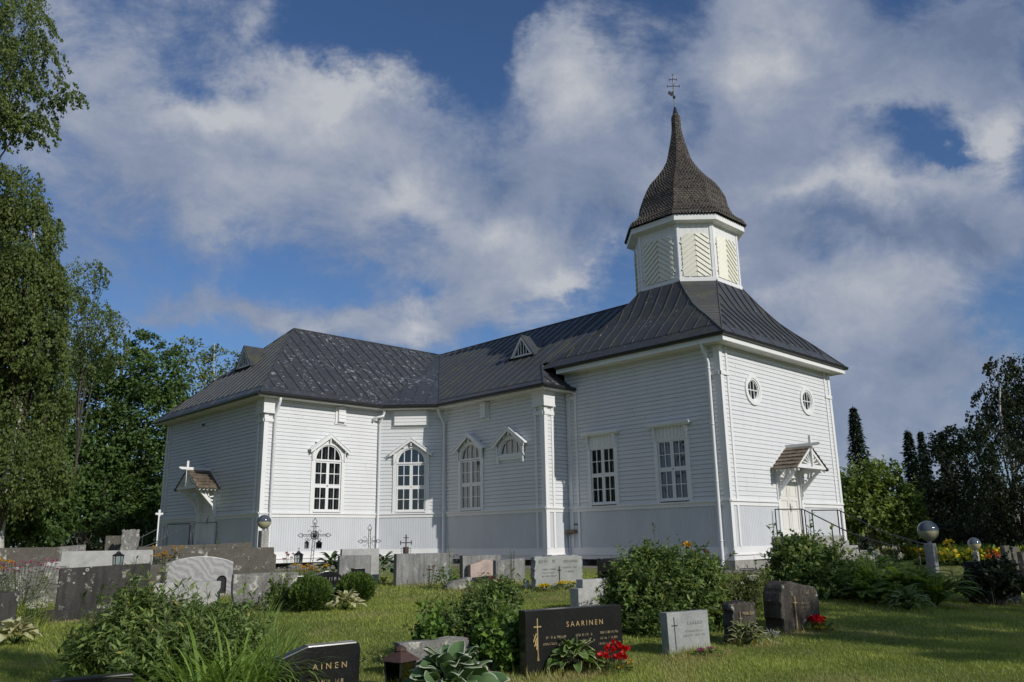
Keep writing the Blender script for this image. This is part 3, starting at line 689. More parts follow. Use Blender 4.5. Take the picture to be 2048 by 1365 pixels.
def rect_window(fr, a, b_):
    c = (a + b_) / 2; z0, z1 = 2.22, 4.48; m = MB(); cw = .16
    m.box(a - cw, a, 0, .055, Z_RAIL, 5.02, fr); m.box(b_, b_ + cw, 0, .055, Z_RAIL, 5.02, fr); m.box(a, b_, 0, .035, z1 - .005, 5.02, fr)
    n = 8; w = (b_ - a) / n
    for k in range(n): m.box(a + k * w + .008, a + (k + 1) * w - .008, .035, .055, z1 + .06 + .07 * (k % 2), 5.0, fr)
    win = cob('window', m, TRIM)
    h = MB(); h.box(a - .34, b_ + .34, 0, .26, 5.05, 5.10, fr); h.box(a - .28, b_ + .28, 0, .20, 5.0, 5.05, fr)
    pl = [(a - .36, 5.1), (b_ + .36, 5.1), (b_ + .3, 5.15), (a - .3, 5.15)]; h.prism(pl[::-1], 0, .27, fr)
    for x in (a - .08, b_ + .08): h.box(x - .04, x + .04, .05, .17, 4.72, 5.0, fr); h.box(x - .03, x + .03, .05, .12, 4.5, 4.72, fr)
    cob('hood', h, TRIM, win)
    s_ = MB(); v0, v1 = -.06, .015; zm = (z0 + z1) / 2 + .02
    for p, q in ((a, c), (c, b_)): casement(s_, p + .012, q - .012, z0, zm - .02, v0, v1, fr); casement(s_, p + .012, q - .012, zm + .02, z1, v0, v1, fr)
    s_.box(a, b_, v0 - .01, v1 - .01, zm - .03, zm + .03, fr); s_.box(c - .025, c + .025, v0 - .01, v1 - .01, z0, z1, fr); s_.box(a - .03, b_ + .03, 0, .09, z0 - .06, z0, fr)
    cob('sash', s_, TRIM, win)
    i_ = MB()
    for p, q in ((a, c), (c, b_)): casement(i_, p + .012, q - .012, z0, zm - .02, -.24, -.20, fr); casement(i_, p + .012, q - .012, zm + .02, z1, -.24, -.20, fr)
    cob('inner_sash', i_, TRIM, win)
    cu_ = MB()
    for lo, hi in ((a, a + .34), (c - .12, c + .1), (b_ - .3, b_)):
        k = 10
        for i in range(k):
            u0 = lo + (hi - lo) * i / k; u1 = lo + (hi - lo) * (i + 1) / k
            cu_.quad(fr(u0, -.42 + .03 * math.sin(i * 2.1), z0), fr(u1, -.42 + .03 * math.sin(i * 2.1 + 2.1), z0), fr(u1, -.42 + .03 * math.sin(i * 2.1 + 2.1), z1), fr(u0, -.42 + .03 * math.sin(i * 2.1), z1))
    cob('pane_cloth', cu_, CURT, win, recalc=False)
    g = MB(); g.quad(fr(a, -.03, z0), fr(b_, -.03, z0), fr(b_, -.03, z1), fr(a, -.03, z1)); cob('pane', g, GLASS, win, recalc=False)
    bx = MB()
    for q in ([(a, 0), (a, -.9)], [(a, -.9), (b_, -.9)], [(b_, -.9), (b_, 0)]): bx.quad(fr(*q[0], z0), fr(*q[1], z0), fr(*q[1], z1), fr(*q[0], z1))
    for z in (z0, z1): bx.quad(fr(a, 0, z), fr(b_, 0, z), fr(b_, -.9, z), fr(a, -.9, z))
    cob('unlit_black_box', bx, UNLIT_BLACK, win, recalc=False)
rect_window(F_tleft, *W1); rect_window(F_tleft, *W2)
def round_window(fr, c, z):
    m = MB(); full = lambda r: arcpts(c, z, r, 32, 0, 2 * math.pi)
    ringstrip(m, full(.60), full(.47), 0, .075, fr); ringstrip(m, full(.48), full(.40), -.05, .05, fr)
    win = cob('window', m, TRIM)
    s_ = MB(); ringstrip(s_, full(.41), full(.36), -.07, .01, fr)
    for k in (-.12, .12): s_.box(c + k - .018, c + k + .018, -.06, 0, z - .36, z + .36, fr)
    s_.box(c - .37, c + .37, -.06, -.004, z - .018, z + .018, fr); cob('sash', s_, TRIM, win)
    g = MB(); g.poly([fr(u, -.04, zz) for u, zz in full(.40)[:-1]]); cob('pane', g, GLASS, win, recalc=False)
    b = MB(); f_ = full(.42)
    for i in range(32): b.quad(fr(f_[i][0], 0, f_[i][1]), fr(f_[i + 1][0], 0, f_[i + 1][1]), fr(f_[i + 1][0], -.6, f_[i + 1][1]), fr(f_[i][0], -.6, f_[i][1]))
    b.poly([fr(u, -.6, zz) for u, zz in f_[:-1]]); cob('unlit_black_box', b, UNLIT_BLACK, win, recalc=False)
for c, z in OV: round_window(F_front, c, z)

# ---- doors and their canopies
def door(fr, c):
    m = MB(); a, b_ = c - .76, c + .76; z0, z1 = .8, 3.05
    m.box(a - .26, a - .10, 0, .07, .72, 3.3, fr); m.box(b_ + .10, b_ + .26, 0, .07, .72, 3.3, fr); m.box(a - .1, a, -.14, .03, .75, 3.15, fr); m.box(b_, b_ + .1, -.14, .03, .75, 3.15, fr); m.box(a - .1, b_ + .1, -.14, .028, z1, 3.3, fr)
    m.box(a - .1, b_ + .1, -.3, -.13, .46, 3.2, fr)
    fr_o = cob('door_frame', m, TRIM)
    for (p, q) in ((a + .01, c - .006), (c + .006, b_ - .01)):
        d = MB(); d.box(p, q, -.10, -.055, z0, z1 - .01, fr)
        st = .11
        d.box(p, p + st, -.055, -.03, z0, z1 - .01, fr); d.box(q - st, q, -.055, -.03, z0, z1 - .01, fr)
        for (lo, hi) in ((z0, z0 + .2), (z0 + .98, z0 + 1.10), (z0 + 1.36, z0 + 1.48), (z1 - .14, z1 - .01)): d.box(p + st, q - st, -.055, -.032, lo, hi, fr)
        for (lo, hi) in ((z0 + .2, z0 + .98), (z0 + 1.48, z1 - .14)): d.box(p + st + .05, q - st - .05, -.055, -.042, lo + .05, hi - .05, fr)
        dl = cob('door_leaf', d, DOORP)
    h = MB(); h.box(c + .03, c + .075, -.035, -.02, z0 + .95, z0 + 1.25, fr); h.tube([fr(c + .05, -.02, z0 + 1.12), fr(c + .05, .03, z0 + 1.12), fr(c + .16, .035, z0 + 1.11)], .011, 6); h.tube([fr(c + .05, -.02, z0 + 1.02), fr(c + .05, .02, z0 + 1.01), fr(c + .05, .02, z0 + .93)], .009, 6)
    cob('door_handle', h, IRON, dl)
def canopy(fr, c, tint_seed):
    dep = 1.06; zr, ze, hw = 4.24, 3.36, 1.26
    k = MB()   # gable front, barge boards, tie, ridge board and cross finial, brackets
    s0, s1 = dep - .07, dep
    for s in (-1, 1):
        pl = [(c, zr), (c + s * hw, ze), (c + s * (hw - .2), ze - .0), (c, zr - .17)]
        k.prism(pl if s < 0 else pl[::-1], s0, s1, fr)
    k.box(c - hw + .14, c + hw - .14, s0 + .01, s1 - .005, ze - .01, ze + .14, fr)
    for i in range(9):
        a = math.pi * (i + .5) / 9; r1 = .52; ca, sa = math.cos(a), math.sin(a)
        # rays stop at the barge board
        tmax = min(.62, (zr - .2 - (ze + .13)) / (sa + abs(ca) * (zr - ze) / hw))
        k.bar(fr(c + ca * .12, s0 + .035, ze + .13 + sa * .12), fr(c + ca * tmax, s0 + .035, ze + .13 + sa * tmax), .045, .03, up=fr(0, 1, 0) if False else (fr(0, 1, 0)[0] - fr(0, 0, 0)[0], fr(0, 1, 0)[1] - fr(0, 0, 0)[1], 0))
    k.prism(arcpts(c, ze + .12, .14, 8)[::-1], s0 + .012, s1 - .012, fr)
    ca_ = cob('canopy', k, TRIM)
    f_ = MB()
    f_.box(c - .055, c + .055, dep - .02, dep + .075, zr - .62, zr + .40, fr); f_.box(c - .04, c + .04, dep - .018, dep + .07, zr - .78, zr - .62, fr)
    pl = [(-.12, zr - .03), (dep + .30, zr - .0), (dep + .42, zr + .055), (dep + .42, zr + .11), (-.12, zr + .11)]
    frs = lambda a, v, z: fr(c + v, a, z)
    f_.prism([(max(0, p), z) for p, z in pl], -.04, .04, frs)
    cob('cross_finial', f_, TRIM, ca_)
    for s in (-1, 1):
        b = MB(); x = c + s * .92
        b.box(x - .05, x + .05, .02, .13, 2.5, 3.36, fr); b.box(x - .045, x + .045, .02, .17, 2.36, 2.5, fr); b.box(x - .035, x + .035, .02, .12, 2.22, 2.36, fr)
        b.box(x - .05, x + .05, .13, dep - .08, 3.25, 3.36, fr)
        b.bar(fr(x, .11, 2.52), fr(x, dep - .22, 3.28), .09, .10)
        arc = [fr(x, .13 + .42 * math.sin(t), 2.80 + .46 - .46 * math.cos(t) + .0) for t in np.linspace(0.1, math.pi / 2, 8)]
        for i in range(7): b.bar(arc[i], arc[i + 1], .055, .07)
        b.bar(fr(x, .1, 3.0), fr(x, .34, 2.95), .05, .06); b.bar(fr(x, .45, 3.28), fr(x, .38, 3.0), .05, .06)
        cob('bracket', b, TRIM, ca_)
    u = MB()   # boarded underside
    for s in (-1, 1):
        e0, e1 = c + s * .04, c + s * (hw + .02)
        for (v0, v1) in ((0, dep - .07),):
            u.add([fr(e0, v0, zr - .05), fr(e1, v0, ze - .06), fr(e1, v1, ze - .06), fr(e0, v1, zr - .05), fr(e0, v0, zr - .015), fr(e1, v0, ze - .02), fr(e1, v1, ze - .02), fr(e0, v1, zr - .015)],
                  [(0, 1, 2, 3), (7, 6, 5, 4), (0, 4, 5, 1), (1, 5, 6, 2), (2, 6, 7, 3), (3, 7, 4, 0)])
        for i in range(6): v = .06 + i * (dep - .16) / 5; u.box(c + s * (hw - .02) - .03, c + s * (hw - .02) + .03, v - .03, v + .03, ze - .12, ze - .05, fr)
        u.bar(fr(c + s * .05, .02, zr + .04), fr(c + s * (hw + .02), .02, ze + .04), .05, .10)   # flashing board against the wall
    cob('soffit', u, TRIM, ca_)
    V = []; Fc = []; T = []; rg = np.random.default_rng(tint_seed)
    for s in (-1, 1):
        rows = 6; L = math.hypot(hw + .06, zr - ze + .04); du = (hw + .06) / L; dz = (zr - ze + .04) / L; nu = (zr - ze) / math.hypot(hw, zr - ze); nz = hw / math.hypot(hw, zr - ze)
        for r in range(rows):
            t0 = L - r * L / rows + .03; t1 = t0 - L / rows - .05; ncol = 6; w = (dep + .06) / ncol
            for i in range(-1, ncol):
                v0 = i * w + (.5 * w if r % 2 else 0); v1 = v0 + w - .012; v0 = max(v0, 0.03); v1 = min(v1, dep + .05)
                if v1 - v0 < .03: continue
                sk = rg.normal() * .006
                lst = []
                for (t, v, h) in ((t0 - .03, v0, .052 + sk), (t0, v0 * .72 + v1 * .28, .055 + sk), (t0, v0 * .28 + v1 * .72, .055 + sk), (t0 - .03, v1, .052 + sk), (t1, v1, .006), (t1, v0, .006)):
                    lst.append(fr(c + s * (du * t + nu * h), v, zr + .0 - dz * t + nz * h))
                b0 = len(V); V += lst + [fr(c + s * (du * t), v, zr - dz * t) for (t, v) in ((t0 - .03, v0), (t0, v0 * .72 + v1 * .28), (t0, v0 * .28 + v1 * .72), (t0 - .03, v1))]
                Fc += [(b0, b0 + 1, b0 + 2, b0 + 3, b0 + 4, b0 + 5), (b0, b0 + 6, b0 + 7, b0 + 1), (b0 + 1, b0 + 7, b0 + 8, b0 + 2), (b0 + 2, b0 + 8, b0 + 9, b0 + 3), (b0 + 3, b0 + 9, b0 + 4), (b0, b0 + 5, b0 + 6)]
                T += [rg.random()] * 10
    me = bpy.data.meshes.new('tiles'); me.from_pydata([(x, y, z + .28) for x, y, z in V], [], Fc); at = me.attributes.new('tint', 'FLOAT', 'POINT'); at.data.foreach_set('value', T); me.materials.append(TILE); me.update()
    link('tiles', me, ca_)
door(F_front, AX - .09); canopy(F_front, AX - .09, 3)
door(F_end, DE); canopy(F_end, DE, 5)

# ---- roofs
ON = .54; TT = math.tan(math.pi / 8) * ON; ZRD = 11.95
def clipx(poly, x):
    ys = []
    for i in range(len(poly)):
        (x0, y0), (x1, y1) = poly[i], poly[(i + 1) % len(poly)]
        if (x0 - x) * (x1 - x) <= 0 and abs(x1 - x0) > 1e-9: ys.append(y0 + (y1 - y0) * (x - x0) / (x1 - x0))
    return (min(ys), max(ys)) if len(ys) >= 2 else None
def roof_face(name, poly, e0, e1, mtl, pitch=.62, start=.55, off=.3, eave=True, seam=None):
    """flat sheet-metal face with standing seams running up from the eave e0-e1"""
    P = [np.array(p, float) for p in poly]; e0 = np.array(e0, float); ux = np.array(e1, float) - e0; ux /= np.linalg.norm(ux)
    nn = np.cross(P[1] - P[0], P[2] - P[0]); nn /= np.linalg.norm(nn)
    if nn[2] < 0: nn = -nn
    uy = np.cross(nn, ux)
    if uy[2] < 0: uy = -uy
    l2 = [((p - e0) @ ux, (p - e0) @ uy) for p in P]
    m = MB(); m.poly(P)
    m.poly([p - nn * .05 for p in P])
    T = lambda x, y, h=0.: e0 + ux * x + uy * y + nn * h
    xs = [a for a, _ in l2]; x = math.floor(min(xs) / pitch) * pitch + off
    while x < max(xs):
        if x > min(xs) + .05:
            r = clipx(l2, x)
            if r and r[1] - max(r[0], start) > .15:
                y0 = max(r[0] + .04, start); y1 = r[1] - .03
                m.bar(T(x, y0, .012), T(x, y1, .012), .022, .05, up=nn)
        x += pitch
    if eave:   # the flat courses along the eave
        ln = max(a for a, b_ in l2 if b_ < .1) if any(b_ < .1 for a, b_ in l2) else 0
        m.bar(T(min(xs) + start * .9, start - .02, .004), T(max(xs) - start * .9, start - .02, .004), .02, .02, up=nn)
        x = min(xs) + 1.1
        while x < max(xs) - .7: m.bar(T(x, .03, .004), T(x, start - .05, .004), .018, .022, up=nn); x += 1.9
    o = cob(name, m, mtl)
    return T
X0 = -RR - ON; YT0 = LN + DD - ON; XE = -XT - ON; HX = -5.5; YE1 = LN + DD + WR + ON
CR = (AX, YA, ZRD); PA = (X0, LN - TT, ZE); PB = (-RR - DD - TT, YT0, ZE); RE = (HX, YA, ZRD)
roof_face('roof', [(XE, YT0, ZE), PB, CR, RE], (XE, YT0, ZE), PB, ROOFP, off=.25)
roof_face('roof', [PA, PB, CR], PB, PA, ROOFP, pitch=.75, off=.55)
roof_face('roof', [(XE, YE1, ZE), (XE, YT0, ZE), RE], (XE, YE1, ZE), (XE, YT0, ZE), ROOF, pitch=.6)
KS = (ZRD - ZE) / (AX + RR + ON); YH = L_ - ON
HYP = YH + 1.93
roof_face('roof', [PA, (X0, YH, ZE), (0., HYP, ZE + KS * (0 - X0)), (AX, HYP, ZRD), CR], PA, (X0, YH, ZE), ROOF, pitch=.6)
roof_face('roof', [(0., HYP, ZE + KS * (0 - X0)), (0., 5.5, ZE + KS * (0 - X0)), (AX, 5.5, ZRD), (AX, HYP, ZRD)], (0., HYP, ZE + KS * (0 - X0)), (0., 5.5, ZE + KS * (0 - X0)), ROOF, pitch=.6, start=0, eave=False)
roof_face('roof', [(X0, YH, ZE), (.02, YH, ZE), (.02, HYP, ZE + KS * (0 - X0))], (X0, YH, ZE), (.02, YH, ZE), ROOFP, pitch=.9, start=.1, off=.75, eave=False)
# far sides
mir = lambda p: (2 * AX - p[0], p[1], p[2]); fl = lambda p: (p[0], 2 * YA - p[1], p[2])
for nm, pl in (('a', [mir((XE, YT0, ZE)), mir(PB), CR, mir(RE)]), ('b', [mir(PA), mir(PB), CR]), ('c', [mir((XE, YE1, ZE)), mir((XE, YT0, ZE)), mir(RE)]),
               ('d', [mir(PA), mir((X0, YH, ZE)), mir((0, HYP, ZE + KS * (0 - X0))), (AX, HYP, ZRD), CR]), ('e', [fl((XE, YT0, ZE)), fl((X0, YT0 + 0, ZE)), CR, RE]),
               ('f', [mir(fl((XE, YT0, ZE))), mir(fl((X0, YT0, ZE))), CR, mir(RE)]), ('g', [(X0, YB + ON, ZE), (X0, YB + 7.5, ZE), (AX, YB + 3, ZRD), CR]), ('h', [mir((X0, YB + ON, ZE)), mir((X0, YB + 7.5, ZE)), (AX, YB + 3, ZRD), CR]), ('i', [(X0, YB + 7.5, ZE), mir((X0, YB + 7.5, ZE)), (AX, YB + 3, ZRD)]),
               ('j', [mir((X0, YH, ZE)), mir((0.02, YH, ZE)), mir((.02, HYP, ZE + KS * (0 - X0)))])):
    roof_face('roof', pl, pl[0], pl[1], ROOF, pitch=.7)
# ridge caps and hips
mb = MB()
for a, b_ in ((RE, CR), ((AX, 6, ZRD), CR), (RE, (XE, YT0, ZE)), (RE, (XE, YE1, ZE)), (CR, PA), (CR, PB), ((X0, YH, ZE), (0, HYP, ZE + KS * (0 - X0)))):
    mb.tube([np.array(a) + (0, 0, .015), np.array(b_) + (0, 0, .015)], .035, 6)
cob('ridge_cap', mb, ROOF)
# eaves: soffits, thin fascia, gutters
def eave_run(pts_out, pts_in, zs, fas, gut=True, fz=.12, gname='gutter'):
    s_ = MB(); g = MB(); f = MB()
    for i in range(len(pts_out) - 1):
        a, b_ = pts_out[i], pts_out[i + 1]; c, d = pts_in[i], pts_in[i + 1]
        s_.quad((*a, zs), (*b_, zs), (*d, zs), (*c, zs))
        for t in (.33, .66):
            p = [a[k] * (1 - t) + c[k] * t for k in (0, 1)]; q = [b_[k] * (1 - t) + d[k] * t for k in (0, 1)]
            f.bar((*p, zs - .006), (*q, zs - .006), .015, .012)
        f.quad((*a, zs), (*b_, zs), (*b_, zs + fas), (*a, zs + fas))
        if gut: pass
    cob('soffit', s_, TRIM, recalc=False); cob('fascia', f, TRIM)
    if gut:
        for i in range(len(pts_out) - 1):
            a = np.array(pts_out[i]); b_ = np.array(pts_out[i + 1]); d = b_ - a; d /= np.linalg.norm(d); n = np.array((d[1], -d[0]))
            mid = np.array(pts_in[i]) - a
            if n @ mid > 0: n = -n
            z = zs + fas; prof = [(.0, .09), (.0, -.03), (.03, -.075), (.09, -.085), (.13, -.04), (.14, .05), (.125, .05), (.115, -.03), (.02, -.03), (.015, .09)]
            vs = []; k = len(prof)
            for q in (a - d * .0, b_ + d * .0):
                for o_, h in prof: vs.append((q[0] + n[0] * o_, q[1] + n[1] * o_, z + h))
            g.add(vs, [(j, (j + 1) % k, (j + 1) % k + k, j + k) for j in range(k)] + [tuple(range(k)), tuple(range(2 * k - 1, k - 1, -1))])
            L = np.linalg.norm(b_ - a); u = .4
            while u < L:
                q = a + d * u; g.bar((*(q + n * .0), z + .09), (*(q + n * .15), z + .055), .03, .012); u += .95
        cob('gutter', g, GUT)
o2 = lambda p, k=0.: (p[0], p[1])
eave_run([(XE, YE1), (XE, YT0), o2(PB), o2(PA), (X0, YH), (.0, YH)], [(-XT, YE1 - ON), (-XT, LN + DD), (-RR - DD, LN + DD), (-RR, LN), (-RR, L_), (0, L_)], ZE - .17, .12)
# ---- tower roof
TA, TU = 2.124, .486; ZO = 11.60; EX, EY = AX + .55, CY0 + .58; ZT = 8.20
PROF = [(0, 0), (.16, .135), (.32, .275), (.5, .415), (.66, .555), (.84, .775), (1, 1)]
def ph(t): return float(np.interp(t, [p for p, _ in PROF], [h for _, h in PROF]))
def tower_face(axis, sgn):
    """one of the four main faces; along = other axis"""
    m = MB(); E_al = EY if axis == 0 else EX; E_out = EX if axis == 0 else EY; b_al = TU * TA
    c = (AX, CY0)
    def P3(al, t, h=0.):
        out = E_out + (TA + .06 - E_out) * t; z = ZT + (ZO - ZT) * ph(t) + h; out += h * .6
        q = [0, 0]; q[axis] = c[axis] + sgn * out; q[1 - axis] = c[1 - axis] + al; return np.array((q[0], q[1], z))
    ts = np.linspace(0, 1, 15)
    for i in range(14):
        w0 = E_al + (b_al - E_al) * ts[i]; w1 = E_al + (b_al - E_al) * ts[i + 1]
        m.quad(P3(-w0, ts[i]), P3(w0, ts[i]), P3(w1, ts[i + 1]), P3(-w1, ts[i + 1]))
    al = -E_al + .3
    while al < E_al:
        tm = 1. if abs(al) < b_al else (E_al - abs(al)) / (E_al - b_al)
        t0 = .14
        if tm - t0 > .06:
            tt = np.linspace(t0, tm - .015, 9)
            for i in range(8): m.bar(P3(al, tt[i], .012), P3(al, tt[i + 1], .012), .024, .055)
        al += .6
    w = E_al * .9
    tt = .14; w = E_al + (b_al - E_al) * tt - .05; m.bar(P3(-w, tt, .004), P3(w, tt, .004), .02, .022)
    al = -E_al + .9
    while al < E_al - .5: m.bar(P3(al, .01, .004), P3(al, .13, .004), .02, .022); al += 1.5
    return cob('tower_roof', m, ROOFT)
for ax_, sg in ((0, -1), (1, -1), (0, 1), (1, 1)): tower_face(ax_, sg)
for sx in (-1, 1):
    for sy in (-1, 1):
        m = MB(); ts = np.linspace(0, 1, 15); prev = None; hip = [[], []]
        for t in ts:
            z = ZT + (ZO - ZT) * ph(t)
            p = (AX + sx * (EX + (TA + .06 - EX) * t), CY0 + sy * (EY + (TU * TA - EY) * t), z); q = (AX + sx * (EX + (TU * TA - EX) * t), CY0 + sy * (EY + (TA + .06 - EY) * t), z)
            hip[0].append(np.array(p) + (0, 0, .02)); hip[1].append(np.array(q) + (0, 0, .02))
            if prev: m.quad(prev[0], prev[1], q, p)
            prev = (p, q)
        for k in range(1, 9): t = .3 + k * .08; i0 = int(t * 14); a = hip[0][i0]; b_ = hip[1][i0]; m.bar(a - (0, 0, .018), b_ - (0, 0, .018), .018, .02)
        m.tube(hip[0], .03, 6); m.tube(hip[1], .03, 6); cob('tower_roof', m, ROOFT)
TX0, TX1, TY0, TY1 = -.55, W_ + .55, -.55, L_ - .02
s_ = MB(); f = MB()
for (a, b_, c, d) in (((TX0, TY0), (TX1, TY0), (W_, 0), (0, 0)), ((TX0, TY1), (TX0, TY0), (0, 0), (0, TY1)), ((TX1, TY0), (TX1, TY1), (W_, TY1), (W_, 0))):
    s_.quad((*a, 7.86), (*b_, 7.86), (*d[:2], 7.86) if False else (*c, 7.86), (*d, 7.86))
    for t in (.2, .4, .6, .8):
        p = [a[k] * (1 - t) + d[k] * t for k in (0, 1)]; q = [b_[k] * (1 - t) + c[k] * t for k in (0, 1)]; f.bar((*p, 7.854), (*q, 7.854), .015, .012)
cob('soffit', s_, TRIM, recalc=False)
f.box(TX0 - .02, TX1 + .02, TY0 - .02, TY0 + .02, 7.85, 8.06); f.box(TX0 - .021, TX0 + .02, TY0 + .02, TY1, 7.85, 8.06); f.box(TX1 - .02, TX1 + .021, TY0 + .02, TY1, 7.85, 8.06)
cob('fascia', f, TRIM)
g = MB()
for a, b_, n in (((TX0 - .02, TY0 - .02), (TX1 + .02, TY0 - .02), (0, -1)), ((TX0 - .02, TY1), (TX0 - .02, TY0 - .02), (-1, 0)), ((TX1 + .02, TY0), (TX1 + .02, TY1), (1, 0))):
    prof = [(-.02, .14), (.0, .0), (.05, -.03), (.11, -.01), (.14, .09), (.125, .09), (.1, .02), (.02, .03), (.0, .14)]; k = len(prof); vs = []
    d = np.array(b_) - np.array(a); L = np.linalg.norm(d); d /= L
    for q in (np.array(a) - d * .12 * (n[0] == 0), np.array(b_) + d * .12):
        for o_, h in prof: vs.append((q[0] + n[0] * o_, q[1] + n[1] * o_, 8.06 + h))
    g.add(vs, [(j, (j + 1) % k, (j + 1) % k + k, j + k) for j in range(k)] + [tuple(range(k)), tuple(range(2 * k - 1, k - 1, -1))])
    u = .5
    while u < L: q = np.array(a) + d * u; g.bar((q[0], q[1], 8.2), (q[0] + n[0] * .15, q[1] + n[1] * .15, 8.155), .03, .012); u += .95
cob('gutter', g, GUT)
# ---- belfry
def octv(a, u): return [(-u * a, -a), (u * a, -a), (a, -u * a), (a, u * a), (u * a, a), (-u * a, a), (-a, u * a), (-a, -u * a)]
bel = MB(); base = MB(); cor = MB()
ov = octv(TA, TU)
for i in range(8):
    a, b_ = ov[i], ov[(i + 1) % 8]; o = (AX + a[0], CY0 + a[1]); d = np.array((b_[0] - a[0], b_[1] - a[1])); ln = np.linalg.norm(d); d /= ln; n = (d[1], -d[0]); fr = frame(o, d, n)
    k = int(ln / .13) + 1; w = ln / k
    for j in range(k): bel.quad(fr(j * w + .004, .004 * (j % 2), 11.3), fr((j + 1) * w - .004, .004 * (j % 2), 11.3), fr((j + 1) * w - .004, .004 * (j % 2), 14.4), fr(j * w + .004, .004 * (j % 2), 14.4)); bel.quad(fr((j + 1) * w - .004, .0, 11.3), fr((j + 1) * w + .004, 0, 11.3), fr((j + 1) * w + .004, 0, 14.4), fr((j + 1) * w - .004, 0, 14.4))
    base.box(-.02, ln + .02, .006, .075, 11.50, 11.74, fr)
    for s in (0, 1):
        lo, hi = (0, .11) if s == 0 else (ln - .11, ln); base.box(lo, hi, .006, .03, 11.74, 14.3, fr)
cob('belfry', bel, TRIM); cob('belfry_trim', base, TRIM)
ca = octv(2.467, .474); ci = octv(TA - .02, TU)
for i in range(8):
    j = (i + 1) % 8; A = lambda p, z: (AX + p[0], CY0 + p[1], z)
    cor.quad(A(ca[i], 14.30), A(ca[j], 14.30), A(ca[j], 14.55), A(ca[i], 14.55)); cor.quad(A(ca[i], 14.30), A(ca[j], 14.30), A(ci[j], 14.22), A(ci[i], 14.22))
    sc = lambda p, k: (p[0] * k, p[1] * k)
    cor.quad(A(sc(ca[i], 1), 14.55), A(sc(ca[j], 1), 14.55), A(sc(ca[j], .9), 14.6), A(sc(ca[i], .9), 14.6))
cob('cornice', cor, TRIM)
def clip_poly(poly, a, b_, c):
    """keep a*x+b*y<=c"""
    out = []
    for i in range(len(poly)):
        p, q = poly[i], poly[(i + 1) % len(poly)]; fp = a * p[0] + b_ * p[1] - c; fq = a * q[0] + b_ * q[1] - c
        if fp <= 0: out.append(p)
        if fp * fq < 0: t = fp / (fp - fq); out.append((p[0] + (q[0] - p[0]) * t, p[1] + (q[1] - p[1]) * t))
    return out
for i in range(8):
    a, b_ = ov[i], ov[(i + 1) % 8]; o = (AX + a[0], CY0 + a[1]); d = np.array((b_[0] - a[0], b_[1] - a[1])); ln = np.linalg.norm(d); d /= ln; fr = frame(o, d, (d[1], -d[0])); c = ln / 2
    hw = .78 if i % 2 == 0 else .60; m = MB(); z0, z1 = 11.80, 13.78
    tn = math.tan(R(38)); ph_ = .24
    for s in (-1, 1):
        k = -8
        while k < 14:
            zc = z0 + k * ph_
            st = [(.006, zc + .012), (hw, zc + .012 - tn * hw), (hw, zc + ph_ - .012 - tn * hw), (.006, zc + ph_ - .012)]
            for q in ((0, -1, -z0), (0, 1, z1), (.62, .78, .62 * hw + .78 * (z1 - .16))): 
                st = clip_poly(st, *q) if st else st
            if len(st) > 2:
                # boards overlap downwards: lower edge stands proud
                def vv(x, z): t = (z - (zc - tn * x)) / ph_; return .062 - .036 * min(max(t, 0), 1)
                top = [fr(c + s * x, vv(x, z), z) for x, z in st]; bot = [fr(c + s * x, .02, z) for x, z in st]; n = len(st)
                m.add(top + bot, [tuple(range(n))] + [(e_, (e_ + 1) % n, (e_ + 1) % n + n, e_ + n) for e_ in range(n)])
            k += 1
    sh = cob('shutter', m, CREAM)
    h = MB()
    for s in (-1, 1):
        for z in (12.1, 13.35): h.box(c + s * (hw + .03) - .03, c + s * (hw + .03) + .03, .03, .075, z - .035, z + .035, fr)
    cob('hinge', h, TRIM, sh)
